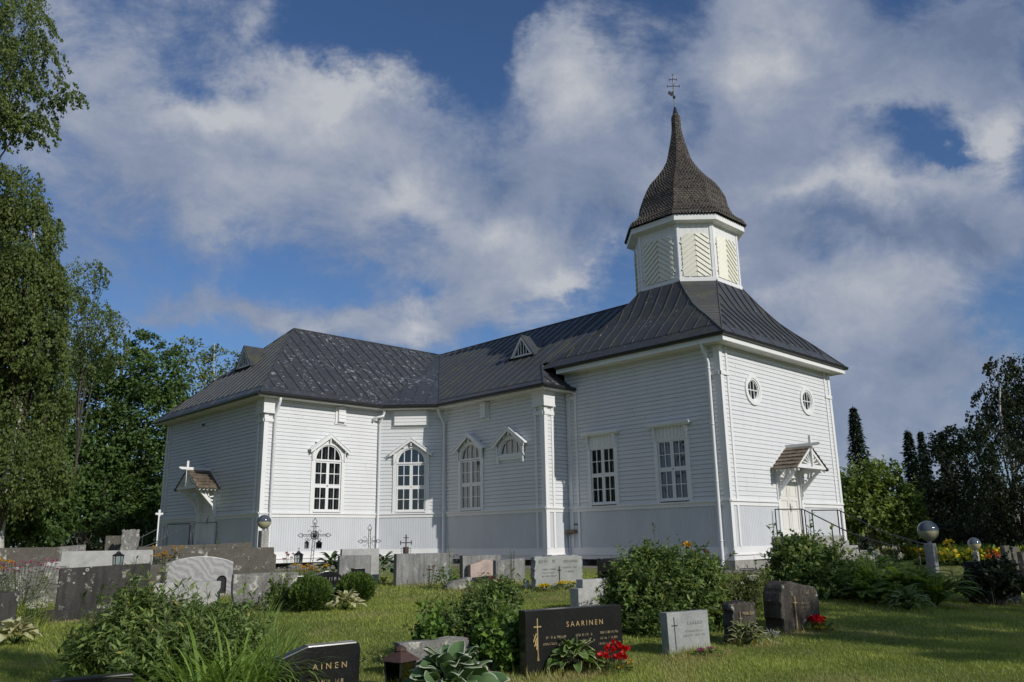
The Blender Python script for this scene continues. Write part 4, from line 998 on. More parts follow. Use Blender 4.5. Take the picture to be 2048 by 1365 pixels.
# ---- shingled spire
SP = [(14.58, 2.567), (14.82, 2.447), (14.95, 2.265), (15.18, 2.055), (15.61, 1.888), (16.09, 1.821), (16.57, 1.614), (16.91, 1.427), (17.3, 1.099), (17.55, 0.926), (17.8, 0.758), (18.06, 0.627), (18.3, 0.514), (18.56, 0.445), (18.8, 0.392), (19.05, 0.342), (19.3, 0.285), (19.55, 0.241), (19.8, 0.197), (20.05, 0.173), (20.56, 0.162), (20.84, 0.132)]
spz = [z for z, _ in SP]; spa = [a for _, a in SP]
al = [0.]
for i in range(1, len(SP)): al.append(al[-1] + math.hypot(spz[i] - spz[i - 1], spa[i] - spa[i - 1]))
V = []; Fc = []; T = []; rg = np.random.default_rng(11)
rowh = .105; nrow = int(al[-1] / rowh)
for r in range(nrow):
    s0, s1 = r * rowh - .02, (r + 1) * rowh + .04
    z0 = np.interp(s0, al, spz); a0 = np.interp(s0, al, spa); z1 = np.interp(s1, al, spz); a1 = np.interp(s1, al, spa)
    o0 = octv(a0 + .045, .45); o1 = octv(a1 + .006, .45)
    for i in range(8):
        A0_, B0_ = np.array(o0[i]), np.array(o0[(i + 1) % 8]); A1_, B1_ = np.array(o1[i]), np.array(o1[(i + 1) % 8]); w = np.linalg.norm(B0_ - A0_); n = max(1, int(round(w / .15)))
        for j in range(-1, n):
            t0 = (j + (.5 if r % 2 else 0)) / n; t1 = t0 + .88 / n; t0c, t1c = max(t0, 0), min(t1, 1)
            if t1c - t0c < .12 / n: continue
            tm0 = t0c * .75 + t1c * .25; tm1 = t0c * .25 + t1c * .75; dz = rg.normal() * .002; k = rg.random() ** 1.4
            lift = 1 + rg.normal() * .0012
            q = []
            for t, up_ in ((t0c, .045), (tm0, 0), (tm1, 0), (t1c, .045)):
                p = (A0_ * (1 - t) + B0_ * t) * lift; q.append((AX + p[0], CY0 + p[1], z0 + up_ + dz))
            for t in (t1c, t0c): p = A1_ * (1 - t) + B1_ * t; q.append((AX + p[0], CY0 + p[1], z1))
            kk = (a0 + .002) / (a0 + .045)
            inn = [(AX + (x - AX) * kk, CY0 + (y - CY0) * kk, z) for x, y, z in q[:4]]
            b0 = len(V); V += q + inn; Fc += [(b0, b0 + 1, b0 + 2, b0 + 3, b0 + 4, b0 + 5), (b0 + 6, b0 + 7, b0 + 1, b0), (b0 + 7, b0 + 8, b0 + 2, b0 + 1), (b0 + 8, b0 + 9, b0 + 3, b0 + 2), (b0, b0 + 5, b0 + 6), (b0 + 3, b0 + 9, b0 + 4)]; T += [k] * 10
me = bpy.data.meshes.new('spire_roof'); me.from_pydata([(x, y, z + .28) for x, y, z in V], [], Fc); at = me.attributes.new('tint', 'FLOAT', 'POINT'); at.data.foreach_set('value', T); me.materials.append(SHING); me.update()
spire = link('spire_roof', me, church)
m = MB(); m.lathe([(.17, 20.70), (.145, 20.80), (.085, 21.05), (.05, 21.2), (.0, 21.22)], 12, (AX, CY0)); cob('spire_cap', m, GUT, spire)
m = MB(); P0 = (AX, CY0)
m.tube([(AX, CY0, 21.1), (AX, CY0, 22.95)], .022, 8); m.ball((AX, CY0, 21.75), .07, 6, (1, 1, 1.4)); m.ball((AX, CY0, 22.98), .04, 5)
for z, w in ((22.35, .30), (22.72, .18)):
    m.bar((AX - w * .72, CY0 + w * .69, z), (AX + w * .72, CY0 - w * .69, z), .026)
    for s in (-1, 1): m.bar((AX + s * w * .72, CY0 - s * w * .69, z - .07), (AX + s * w * .72, CY0 - s * w * .69, z + .07), .02); 
    m.bar((AX - w * .5, CY0 - w * .5, z), (AX + w * .5, CY0 + w * .5, z), .02)
cob('finial_cross', m, GUT)
m = MB(); m.prism([(-.30, 21.95), (-.12, 21.80), (-.04, 21.85), (-.02, 22.1), (-.12, 22.02), (-.24, 22.12)], -.006, .006, frame((AX, CY0), (.72, -.69), (-.69, -.72))); cob('weather_vane', m, GUT)

# ---- dormers
def dormer(xy_frame, T, uc, yc):
    """small triangular vent on a roof face; T maps (along, up-slope) to the plane"""
    pass
def tri_dormer(fr, c, v_face, z0, zap, hw, depth):
    """fr: wall frame of that side; v_face how far out the little gable stands"""
    m = MB()
    for s in (-1, 1):
        e = (c + s * hw, z0); a = (c, zap)
        m.add([fr(a[0], v_face + .12, a[1] + .03), fr(e[0] + s * .10, v_face + .12, e[1] - .06), fr(e[0] + s * .10, v_face - depth * .35, e[1] - .06), fr(a[0], v_face - depth, a[1] + .03),
               fr(a[0], v_face + .12, a[1] - .03), fr(e[0] + s * .07, v_face + .12, e[1] - .12), fr(e[0] + s * .07, v_face - depth * .35, e[1] - .12), fr(a[0], v_face - depth, a[1] - .03)],
              [(0, 1, 2, 3), (7, 6, 5, 4), (0, 4, 5, 1), (1, 5, 6, 2), (2, 6, 7, 3), (3, 7, 4, 0)])
    d = cob('dormer', m, ROOF)
    t = MB()
    for s in (-1, 1):
        pl = [(c, zap - .02), (c + s * hw, z0 - .03), (c + s * (hw - .17), z0 - .03), (c, zap - .22)]; t.prism(pl if s < 0 else pl[::-1], v_face - .02, v_face + .10, fr)
    t.box(c - hw * .72, c + hw * .72, v_face - .02, v_face + .05, z0 - .02, z0 + .07, fr)
    for k in (-.3, -.1, .1, .3): x = c + k * hw * 1.15; t.box(x - .022, x + .022, v_face - .0, v_face + .03, z0 + .05, zap - .2 - abs(x - c) * (zap - z0) / hw, fr)
    cob('gable_trim', t, TRIM, d)
    b = MB(); b.poly([fr(c - hw * .95, v_face - .04, z0 - .05), fr(c + hw * .95, v_face - .04, z0 - .05), fr(c, v_face - .04, zap - .06)]); cob('unlit_black_sheet', b, UNLIT_BLACK, d)
zn = lambda v: ZE + KS * (ON - v)         # nave slope height at outward distance v from the wall
# nave dormer
tri_dormer(F_nave, LN - 11.62, -2.55, 9.58, 10.62, .80, 1.5)
KE = (ZRD - ZE) / (HX - XE)
tri_dormer(F_end, LN + DD + WR - 22.75, -1.72, 9.62, 10.72, .80, 1.25)

# ---- downpipes
def pipe(fr, u, ztop, out, name='downpipe', elbow=.12, bottom=.0, side=0.):
    m = MB(); v0 = .13
    m.tube([fr(u + side, out, ztop), fr(u + side, out, ztop - .22), fr(u + side * .3, v0 + (out - v0) * .25, ztop - .62), fr(u, v0, ztop - .78), fr(u, v0, bottom + .25), fr(u, v0 + .02, bottom + .12), fr(u, v0 + .16, bottom + .0)], .062, 10)
    for z in np.arange(bottom + .9, ztop - 1, 2.1): m.tube([fr(u, v0, z), fr(u, v0, z + .05)], .07, 10); m.bar(fr(u, .0, z + .025), fr(u, v0, z + .025), .025)
    return cob(name, m, PIPE, smooth=True)
pipe(F_tleft, L_ - .40, 7.98, .5, bottom=-.25); pipe(F_tr, .42, 7.1, .5, bottom=-.05); pipe(F_tr, TRL - .06, 7.1, .48, bottom=-.05); pipe(F_nave, .12, 7.1, .48, bottom=-.1)
m = MB(); fr = F_tr; m.tube([fr(TRL - .07, .5, 6.72), fr(TRL - .4, .2, 6.62), fr(TRL - .42, .1, 6.6), fr(TRL - .42, .1, 6.45)], .055, 8); cob('overflow_spout', m, PIPE, smooth=True)
m = MB()
for k in (0, 1): m.tube([F_tleft(.18 + k * .2, .0, 1.12), F_tleft(.18 + k * .2, .2, 1.12), F_tleft(.1 + k * .2, .3, 1.08)], .085, 10)
ob = cob('vent_pipe', m, plain('brass_fitting', (.22, .17, .11), .4, .4))
m = MB()
for k in range(3): m.box(.28 + k * .13, .35 + k * .13, 0, .05, 1.38, 1.44, F_tleft)
cob('socket', m, IRON)
m = MB(); m.tube([F_ret(RR - .1, .08, .95), F_ret(RR - .1, .08, .0)], .03, 8); cob('cable_pipe', m, PIPE)
m = MB()
for k in range(5): m.box(DE * .0 + 4.35 + k * .08, 4.39 + k * .08, .0, .03, 6.45, 6.62, F_end)
cob('air_grille', m, IRON)

# ================================================================== ENTRANCE STEPS
def steps(name, label, fr, c):
    t = thing(name, label, 'steps', (0, 0, 0))
    m = MB(); zl = .80; hw = 1.70
    for s in (-1, 1): m.box(c + s * 1.55 - .17, c + s * 1.55 + .17, .11, 1.25, -1.2, zl - .003, fr)
    m.box(c - 1.38, c + 1.38, .11, 1.25, -1.2, zl, fr); m.box(c + hw, c + hw + .9, .3, .55, -1.2, .62, fr)
    obj('landing', m, CONC, t, bevel=.015)
    m = MB()
    for k in range(5): m.box(c - 1.38, c + 1.38, 1.25 + k * .33, 1.25 + (k + 1) * .33, -1.2, zl - .19 * (k + 1), fr)
    obj('treads', m, CONC, t, bevel=.012)
    for s in (-1, 1):
        m = MB(); x = c + s * 1.49; r = .022
        p = [fr(x, .14, zl + 1.0), fr(x, 1.25, zl + .97), fr(x, 2.95, .18 - .02 + .72), fr(x, 4.2, .48), fr(x, 4.55, .42), fr(x, 4.6, .30), fr(x, 4.45, .24)]
        m.tube(p, r, 8); m.tube([fr(x, .14, zl + 1.0), fr(x, .14, zl)], r, 8); m.tube([fr(x, 1.2, zl + .97), fr(x, 1.2, zl)], r, 8); m.tube([fr(x, 1.32, zl + .93), fr(x, 1.32, .3)], r, 8)
        m.tube([fr(x, 2.3, 1.23), fr(x, 2.3, -.6)], r, 8); m.tube([fr(x, 3.2, .82), fr(x, 3.2, -1)], r, 8); m.tube([fr(x, 4.1, .5), fr(x, 4.1, -1.2)], r, 8)
        obj('railing', m, RAIL, t, smooth=True)
    return t
steps('entrance_steps', 'grey stone steps with dark railings below the sunlit tower door', F_front, AX - .09)
steps('entrance_steps', 'stone steps with thin railings below the shaded side door', F_end, DE)

# ================================================================== FOLIAGE BUILDERS
def unit(v): return v / (np.linalg.norm(v, axis=-1, keepdims=True) + 1e-9)
def leaf_arrays(pos, axis, nrm, ln, wd, fold=.0):
    """diamond leaves; four corners each"""
    axis = unit(axis); side = unit(np.cross(axis, nrm)); up = np.cross(side, axis)
    ln = np.asarray(ln)[:, None]; wd = np.asarray(wd)[:, None]
    a = pos; b_ = pos + axis * ln * .45 + side * wd * .5 + up * wd * fold; c = pos + axis * ln; d = pos + axis * ln * .45 - side * wd * .5 + up * wd * fold
    return np.stack([a, b_, c, d], 1).reshape(-1, 3)
def leaf_obj(name, pos, axis, nrm, ln, wd, tint, m, parent=None, fold=.15):
    V = leaf_arrays(pos, axis, nrm, ln, wd, fold); n = len(pos); F = np.arange(4 * n).reshape(n, 4)
    return npmesh(name, V, F, m, {'tint': np.repeat(tint, 4), 'edge': np.repeat((RNG.random(n) < .025).astype(float) * .8, 4)}, parent)
def rdir(rng, n): return unit(rng.normal(size=(n, 3)))
def lobe_points(rng, lobes, dens, shell=.55):
    """lobes: (centre, (rx, ry, rz)); returns cluster centres, outward directions"""
    P = []; D = []
    for c, r, n in lobes:
        d = rdir(rng, n); rad = (shell + (1 - shell) * rng.random((n, 1))) ** .7
        P.append(np.array(c) + d * rad * np.array(r)); D.append(unit(d / np.array(r)))
    return np.concatenate(P), np.concatenate(D)
def tree(name, label, cat, trunk_px, s, lobes_px, m, bark, leaf=.12, dens=1., style='round', trunk_r=.16, group=None, base_dx=0., seed=1, clump=22, spread=.26, zbase=None, tip_y=None, shell=.5, limbs=True, world_lobes=None, wpos=None, nlimb=46):
    rng = np.random.default_rng(seed)
    if wpos is None:
        bp = pt(trunk_px, 1090, s); bx, by = bp[0], bp[1]
    else: bx, by = wpos
    bz = gz(bx, by) - .1; root = np.array((bx, by, bz))
    t = thing(name, label, cat, root, 0, group)
    lb = []
    if world_lobes:
        for (dx, dy, z, r, rz, n) in world_lobes: lb.append((np.array((bx + dx, by + dy, bz + z)), (r, r, rz), n))
    else:
        for q in lobes_px:
            px, py, rx, rz = q[:4]; ds = q[4] if len(q) > 4 else rng.normal() * rx * s / F_PX * .45
            c = pt(px, py, s + ds); k = 1 / ppm(c)
            n = max(6, int(rx * rz * .7 * dens / clump * .5))
            lb.append((c, (rx * k, rx * k, rz * k), n))
    allP = []; allA = []; allN = []; allT = []
    C_, D_ = lobe_points(rng, lb, dens, shell); nc = len(C_); ctint = rng.random(nc)
    lr = np.concatenate([np.full(n, min(r)) for _, r, n in lb]); sp = np.clip(lr * spread, leaf * 1.2, 1.6)
    for k in range(nc):
        n = clump
        if style == 'droop':
            L = sp[k] * (1.5 + rng.random() * 2.2); tt = rng.random(n)
            p = C_[k] + np.stack([rng.normal(size=n) * sp[k] * .28 + D_[k][0] * .25 * (1 - (1 - tt) ** 2), rng.normal(size=n) * sp[k] * .28 + D_[k][1] * .25 * (1 - (1 - tt) ** 2), -tt * L + L * .4], 1)
            a = unit(np.stack([rng.normal(size=n) * .6, rng.normal(size=n) * .6, -1 - rng.random(n)], 1)); nr = rdir(rng, n)
        else:
            p = C_[k] + rng.normal(size=(n, 3)) * sp[k] * np.array((.6, .6, .42)); a = unit(D_[k] * .8 + rng.normal(size=(n, 3)) * .7 + np.array((0, 0, -.35))); nr = unit(np.array((0, 0, .7)) + D_[k] * 1.0 + rng.normal(size=(n, 3)) * .5)
        allP.append(p); allA.append(a); allN.append(nr); allT.append(np.clip(.25 + .5 * ctint[k] + rng.normal(size=n) * .2, 0, 1))
    P = np.concatenate(allP) - root; n = len(P)
    ln = leaf * (.7 + .6 * rng.random(n))
    leaf_obj('crown', P, np.concatenate(allA), np.concatenate(allN), ln, ln * (.75 if style != 'droop' else .7), np.concatenate(allT), m, t)
    # trunk and limbs
    mb = MB(); top = max(c[2] for c, r, _ in lb); cx = np.mean([c[0] for c, r, _ in lb]); cyy = np.mean([c[1] for c, r, _ in lb])
    k = 9; pts = []; rad = []
    H = top - bz
    for i in range(k + 1):
        f = i / k; w = max(0, f - .25) / .75
        pts.append(np.array((bx + (cx - bx) * w * .7 + .12 * math.sin(i * 1.3 + seed), by + (cyy - by) * w * .7 + .12 * math.cos(i * 1.7 + seed), bz + H * f)) - root); rad.append(trunk_r * (1 - f * .88) * (1.25 if i == 0 else 1))
    mb.tube(pts, rad, 9)
    tr = obj('trunk', mb, bark, t, smooth=True)
    if limbs:
        lm = MB(); order = rng.permutation(nc)[:min(nc, nlimb)]
        for j in order:
            q = C_[j] - root; f = np.clip((q[2] / H) - .12 - .25 * rng.random(), .12, .93); i = int(f * k); a = pts[i]; r0 = rad[i] * .45
            mid = (a + q) / 2 + np.array((0, 0, .12 * np.linalg.norm(q - a))) + rng.normal(size=3) * .1
            lm.tube([a, mid, q], [max(r0, .02), max(r0 * .55, .014), .008], 5, cap=False)
        obj('limbs', lm, BARK, t, smooth=True)
    return t
def spruce(name, label, px, s, ytop, ybase, hw, m, seed, group=None, n=5200, leaf=.34):
    rng = np.random.default_rng(seed); bp = pt(px, ytop * .6 + ybase * .4, s); bx, by = bp[0], bp[1]; bz = gz(bx, by) - .1
    zt = pt(px, ytop, s)[2]; H = zt - bz; Rm = hw * s / F_PX; root = np.array((bx, by, bz)); t = thing(name, label, 'tree', root, 0, group)
    f = rng.random(n) ** .8; w = np.floor(f * 46) / 46 + rng.normal(size=n) * .006; ang = np.floor(rng.random(n) * 9) / 9 * 2 * np.pi + np.floor(f * 46) * 2.4 + rng.normal(size=n) * .22
    R_ = Rm * np.clip((1 - w), 0, 1) ** .62 * (.45 + .75 * rng.random(46)[np.minimum((f * 46).astype(int), 45)]); rr = R_ * rng.random(n) ** .6 * (1 + .25 * rng.random(n) ** 6)
    P = np.stack([np.cos(ang) * rr, np.sin(ang) * rr, w * H * .985 - rr * .32 + .10 * rr ** 2], 1)
    A = np.stack([np.cos(ang), np.sin(ang), np.full(n, -.45)], 1) + rng.normal(size=(n, 3)) * .35; ln = leaf * 1.25 * (.5 + .9 * rng.random(n)) * (1 - .45 * w)
    leaf_obj('crown', P, A, np.array((0, 0, 1.)) + rng.normal(size=(n, 3)) * .4, ln, ln * .38, np.clip(rng.random(n), 0, 1), m, t)
    mb = MB(); mb.tube([(0, 0, 0), (0, 0, H * .6), (0, 0, H * 1.0)], [.16, .08, .01], 7); obj('trunk', mb, BARK, t, smooth=True); return t
def bush(name, label, cat, lobes_px, s, m, leaf=.06, dens=1., seed=3, group=None, stems=True, style='round', aspect=.5, clump=14, spread=.22, shoots=30):
    """leafy shrub: leaves along many short stems, within lobes given by where they stand"""
    rng = np.random.default_rng(seed); lb = []
    for q in lobes_px:
        px, py, rx, rz = q[:4]; ds = q[4] if len(q) > 4 else 0; c = pt(px, py, s + ds); k = 1 / ppm(c); lb.append((c, (rx * k, rx * k * .85, rz * k), max(8, int(rx * rz * .5 * dens / clump))))
    c0 = lb[0][0]; xs = [c[0] for c, _, _ in lb]; ys = [c[1] for c, _, _ in lb]; bx, by = np.mean(xs), np.mean(ys); bz = gz(bx, by); root = np.array((bx, by, bz))
    t = thing(name, label, cat, root, 0, group); C_, D_ = lobe_points(rng, lb, 1, .35); nc = len(C_)
    g = ground(C_[:, 0], C_[:, 1]); C_[:, 2] = np.maximum(C_[:, 2], g + .03)
    sp = np.concatenate([np.full(n, min(r)) for _, r, n in lb]) * spread; P = []; A = []; Nn = []; T = []; SH = []
    for k in range(nc):
        d = unit(D_[k] * .7 + np.array((0, 0, .8)) + rng.normal(size=3) * .35); tt = rng.random(clump); L = max(sp[k] * 2.2, leaf * 2)
        L *= 1. if rng.random() < .7 else rng.uniform(1.3, 2.4)
        p = C_[k] + d * (tt[:, None] - .35) * L + rng.normal(size=(clump, 3)) * leaf * .25; ra = rdir(rng, clump); a = unit(ra - (ra @ d)[:, None] * d * .8 + d * .45 + np.array((0, 0, -.1)))
        P.append(p); A.append(a); Nn.append(unit(np.array((0, 0, .7)) + rng.normal(size=(clump, 3)) * .5 + D_[k] * .9)); T.append(np.clip(.1 + .75 * rng.random() ** 1.3 + rng.normal(size=clump) * .22, 0, 1))
    for k in rng.permutation(nc)[:min(nc, shoots)]:      # stray shoots
        if D_[k][2] < -.1: continue
        d = unit(D_[k] * .6 + np.array((0, 0, .9)) + rng.normal(size=3) * .3); L = leaf * rng.uniform(3, 6.5); m_l = 16; tt = rng.random(m_l); out = unit(D_[k]) * sp[k] * .6
        p = C_[k] + out + d * tt[:, None] * L; ra = rdir(rng, m_l); a = unit(ra - (ra @ d)[:, None] * d + d * .6)
        P.append(p); A.append(a); Nn.append(unit(np.array((0, 0, .8)) + rng.normal(size=(m_l, 3)) * .5)); T.append(np.clip(.55 + rng.normal(size=m_l) * .25, 0, 1)); SH.append((C_[k], p[np.argmax(tt)]))
    P = np.concatenate(P); P[:, 2] = np.maximum(P[:, 2], ground(P[:, 0], P[:, 1]) + .01); n = len(P); ln = leaf * (.45 + 1.0 * rng.random(n))
    leaf_obj('foliage', P - root, np.concatenate(A), np.concatenate(Nn), ln, ln * aspect, np.concatenate(T), m, t)
    if stems:
        mb = MB()
        for j in rng.permutation(nc)[:70]:
            q = C_[j] - root; b0 = np.array((q[0] * .35, q[1] * .35, gz(bx + q[0] * .35, by + q[1] * .35) - bz - .02)); mb.tube([b0, (b0 + q) / 2 + np.array((q[0], q[1], 0)) * .06, q], [.011, .007, .003], 4, cap=False)
        for q0_, q1_ in SH: mb.tube([q0_ - root, q1_ - root], [.005, .002], 4, cap=False)
        obj('stems', mb, BARK, t)
    return t, root
def blades(rng, base, n, L, W, lean, droop, spread, seg=6, fwd=None):
    """arching strap leaves from a base point: returns V, F, tint"""
    V = []; F = []; T = []
    for i in range(n):
        a = rng.random() * 2 * math.pi; d = np.array((math.cos(a), math.sin(a), 0)); b0 = base + d * spread * math.sqrt(rng.random()) + np.array((0, 0, 0)); sd = np.array((-d[1], d[0], 0)); l = L * (.55 + .6 * rng.random()); w = W * (.7 + .5 * rng.random())
        th = R(90) - lean * (.4 + rng.random() * .9); dr = droop * (.4 + rng.random()); p = b0.copy(); k0 = len(V); tn = rng.random()
        for j in range(seg + 1):
            f = j / seg; ww = w * .5 * (1 - f ** 2.2) * (.6 + .4 * min(1, f * 4)) + .0004
            nsd = sd * ww; lift = np.array((0, 0, ww * .35)); V += [p - nsd + lift, p + nsd + lift]; T += [tn, tn]
            p = p + (d * math.cos(th) + np.array((0, 0, 1)) * math.sin(th)) * l / seg; th -= dr / seg * (1 + 1.2 * f)
        for j in range(seg): F.append((k0 + 2 * j, k0 + 2 * j + 1, k0 + 2 * j + 3, k0 + 2 * j + 2))
    return V, F, T
def blade_clump(name, label, cat, spots, m, n=60, L=.5, W=.014, lean=.5, droop=1.2, spread=.1, seed=1, group=None, kind='foliage', root=None):
    """spots: ground points (x, y)"""
    rng = np.random.default_rng(seed); x0 = np.mean([p[0] for p in spots]); y0 = np.mean([p[1] for p in spots]); rt = np.array((x0, y0, gz(x0, y0))); V = []; F = []; T = []
    for (x, y) in [(p[0], p[1]) for p in spots]:
        v, f, t_ = blades(rng, np.array((x, y, gz(x, y))) - rt, n, L * (.8 + .4 * rng.random()), W, lean, droop, spread); b = len(V); V += v; F += [tuple(b + i for i in q) for q in f]; T += t_
    t = thing(name, label, cat, rt, 0, group)
    npmesh(kind, np.array(V), np.array(F), m, {'tint': T}, t, smooth=True); return t, rt
def hosta(name, label, p, rad, m, n=34, L=.26, W=.15, seed=1, group=None, edge=.22, white_in=False, hgt=1., hrz=.0):
    """rosette of broad ribbed leaves with a pale margin"""
    rng = np.random.default_rng(seed); z0 = gz(p[0], p[1]); t = thing(name, label, 'hosta', (p[0], p[1], z0), 0, group); V = []; F = []; T = []; Ed = []
    nu, nv = 8, 7
    for i in range(n):
        f = (i + .5) / n; a = i * 2.39996 + rng.normal() * .25; el = R(68) - R(58) * f ** .7 + rng.normal() * .14; d = np.array((math.cos(a), math.sin(a), 0)); sd = np.array((-d[1], d[0], 0)); l = L * (.75 + .35 * rng.random()) * (.8 + .3 * f); w = W * (.8 + .3 * rng.random()) * (.8 + .3 * f)
        st = rad * (.15 + .55 * f) * (.8 + .3 * rng.random()); p0 = d * st * .75 + np.array((0, 0, (.10 + .16 * (1 - f)) * L / .26 * hgt + .02)); th = el; k0 = len(V); p_ = p0.copy(); tn = rng.random(); roll = rng.normal() * .35; dr = R(70) * (.5 + .6 * rng.random())
        for j in range(nu + 1):
            g = j / nu; ww = w * .5 * (math.sin(math.pi * min(1, (g * .93 + .07)) ** .72) ** .8 if g < 1 else .02); up = np.array((-d[0] * math.sin(th), -d[1] * math.sin(th), math.cos(th)))
            for q in range(-nv, nv + 1):
                x = q / nv; cup = .28 * abs(x) ** 1.5 * ww + .004 * math.cos(q * 3.14) * (L / .26)
                V.append(p_ + sd * ww * x * math.cos(roll) + up * (cup + ww * x * math.sin(roll)) + np.array((0, 0, .012 * math.sin(g * 9 + tn * 6) * abs(x)))); T.append(min(1, max(0, tn + .12 * math.cos(q * 3.14)))); Ed.append(1. if (abs(q) == nv or (j == nu)) else 0.)
            p_ = p_ + (d * math.cos(th) + np.array((0, 0, 1)) * math.sin(th)) * l / nu; th -= dr / nu
        r = 2 * nv + 1
        for j in range(nu):
            for q in range(2 * nv): F.append((k0 + j * r + q, k0 + j * r + q + 1, k0 + (j + 1) * r + q + 1, k0 + (j + 1) * r + q))
    Ed = np.array(Ed)
    if white_in: Ed = np.clip(1 - Ed, 0, 1) * .95
    V = np.array(V); V[:, 2] = np.maximum(V[:, 2], .012)
    npmesh('foliage', V, np.array(F), m, {'tint': T, 'edge': Ed}, t, smooth=True)
    mb = MB()
    for i in range(0, n, 2): a = i * 2.39996; mb.tube([(0, 0, 0), (math.cos(a) * rad * .25, math.sin(a) * rad * .25, .12 * L / .26)], .006 * L / .26, 5)
    obj('stalks', mb, LF_SHRUB, t); return t
def petals(rng, c, r, n=26, flat=.5):
    """one flower head as a tuft of small petals"""
    d = rdir(rng, n); d[:, 2] = np.abs(d[:, 2]) * (1 - flat) + .15; d = unit(d); P = c + d * r * (.2 + .4 * rng.random((n, 1))); return P, unit(d + rng.normal(size=(n, 3)) * .3), unit(np.cross(d, rdir(rng, n)) + d * .3), np.full(n, r * .75) * (.7 + .5 * rng.random(n))
def flower_plant(name, label, cat, p, rad, h, heads, m_leaf, n_leaf=160, leaf=.05, seed=1, group=None, asp=.75):
    """heads: list of (dx, dy, z, radius, material, name)"""
    rng = np.random.default_rng(seed); z0 = gz(p[0], p[1]); t = thing(name, label, cat, (p[0], p[1], z0), 0, group)
    a = rng.random(n_leaf) * 2 * np.pi; rr = rad * np.sqrt(rng.random(n_leaf)); P = np.stack([np.cos(a) * rr, np.sin(a) * rr, h * rng.random(n_leaf) ** .8 * (1 - .5 * (rr / rad) ** 2) + .01], 1)
    ln = leaf * (.6 + .7 * rng.random(n_leaf)); leaf_obj('foliage', P, np.stack([np.cos(a), np.sin(a), rng.random(n_leaf) * .6], 1) + rng.normal(size=(n_leaf, 3)) * .4, np.array((0, 0, 1.)) + rng.normal(size=(n_leaf, 3)) * .5, ln, ln * asp, rng.random(n_leaf), m_leaf, t)
    mb = MB()
    for (dx, dy, z, r, mm, nm) in heads: mb.tube([(dx * .3, dy * .3, 0), (dx * .8, dy * .8, z * .6), (dx, dy, z)], .004, 5, cap=False)
    obj('stems', mb, LF_SHRUB, t)
    for (dx, dy, z, r, mm, nm) in heads:
        q = petals(rng, np.array((dx, dy, z)), r); leaf_obj(nm, q[0], q[1], q[2], q[3], q[3] * .9, rng.random(len(q[3])), mm, t)
    return t
def fern(rng, base, n, L, W, root, lean=(.15, .8)):
    P = []; A = []; Nn = []; ln = []; st = []
    for i in range(n):
        a = rng.random() * 2 * math.pi; d = np.array((math.cos(a), math.sin(a), 0)); th = R(90) - rng.uniform(*lean); l = L * rng.uniform(.7, 1.1); k = 36; p = np.array(base, float); sd = np.array((-d[1], d[0], 0)); line = [p.copy()]
        for j in range(k):
            f = j / k; w = W * math.sin(math.pi * (f * .9 + .08)) ** .8 * rng.uniform(.85, 1.1); dirv = d * math.cos(th) + np.array((0, 0, 1)) * math.sin(th); up = np.cross(sd, dirv)
            for s in (-1, 1):
                if f > .1: P.append(p.copy()); A.append(sd * s + dirv * .35 + np.array((0, 0, -.12))); Nn.append(up + rng.normal(size=3) * .12); ln.append(w)
            p = p + dirv * l / k; th -= .026 * (1 + f * 2.2); line.append(p.copy())
        st.append(line)
    return P, A, Nn, ln, st

# ================================================================== GRAVES
STONE_RZ = R(-14)
GRAVES = []
def stone_frame(loc, rz, tilt=0.):
    return loc, rz
def outline(kind, w, h, rg):
    x = w / 2
    if kind == 'rect': return [(-x, 0), (x, 0), (x, h), (-x, h)]
    if kind == 'arch': return [(-x, 0), (x, 0), (x, h * .84)] + [(x - w * k / 12, h * .84 + h * .16 * math.sin(math.pi * k / 12) ** .8) for k in range(1, 12)] + [(-x, h * .84)]
    if kind == 'peak': return [(-x, 0), (x, 0), (x, h * .80), (x * .45, h * .9), (x * .25, h * .985), (0, h), (-x * .25, h * .985), (-x * .45, h * .9), (-x, h * .80)]
    if kind == 'slope': return [(-x, 0), (x, 0), (x, h), (-x, h * .93)]
    if kind == 'lean': return [(-x, 0), (x * .97, 0), (x, h * .88), (x * .965, h * .97), (x * .9, h), (-x * .3, h * .985), (-x, h * .8)]
    if kind == 'step': return [(-x, 0), (x, 0), (x, h), (-x * .72, h), (-x * .72, h * .74), (-x, h * .74)]
    if kind == 'notch': return [(-x, 0), (x, 0), (x, h * .80), (x * .96, h * .84), (x * .955, h), (-x, h)]
    if kind == 'swoop': return [(-x, 0), (x, 0), (x, h * .5)] + [(x - w * k / 14, h * (.5 + .5 * math.sin(math.pi * k / 14) ** 1.2)) for k in range(1, 14)] + [(-x, h * .5)]
    if kind == 'low': return [(-x, 0), (x, 0), (x, h), (-x * .5, h * .7), (-x, h * .42)]
    if kind == 'rough':
        n = 16; return [(-x, 0), (x, 0)] + [(x + rg.uniform(-.012, .012), h * k / 4) for k in range(1, 4)] + [(x - w * k / n, h + rg.uniform(-.02, .016) - (.03 if k in (0, n) else 0)) for k in range(n + 1)] + [(-x + rg.uniform(-.012, .012), h * k / 4) for k in range(3, 0, -1)]
    if kind == 'rock': return [(-x * .93, 0), (x, 0), (x * 1.0, h * .45), (x * .9, h * .78), (x * .8, h * .86), (x * .3, h * .90), (-x * .25, h * .97), (-x * .55, h), (-x * .85, h * .93), (-x, h * .74), (-x * 1.02, h * .3)]
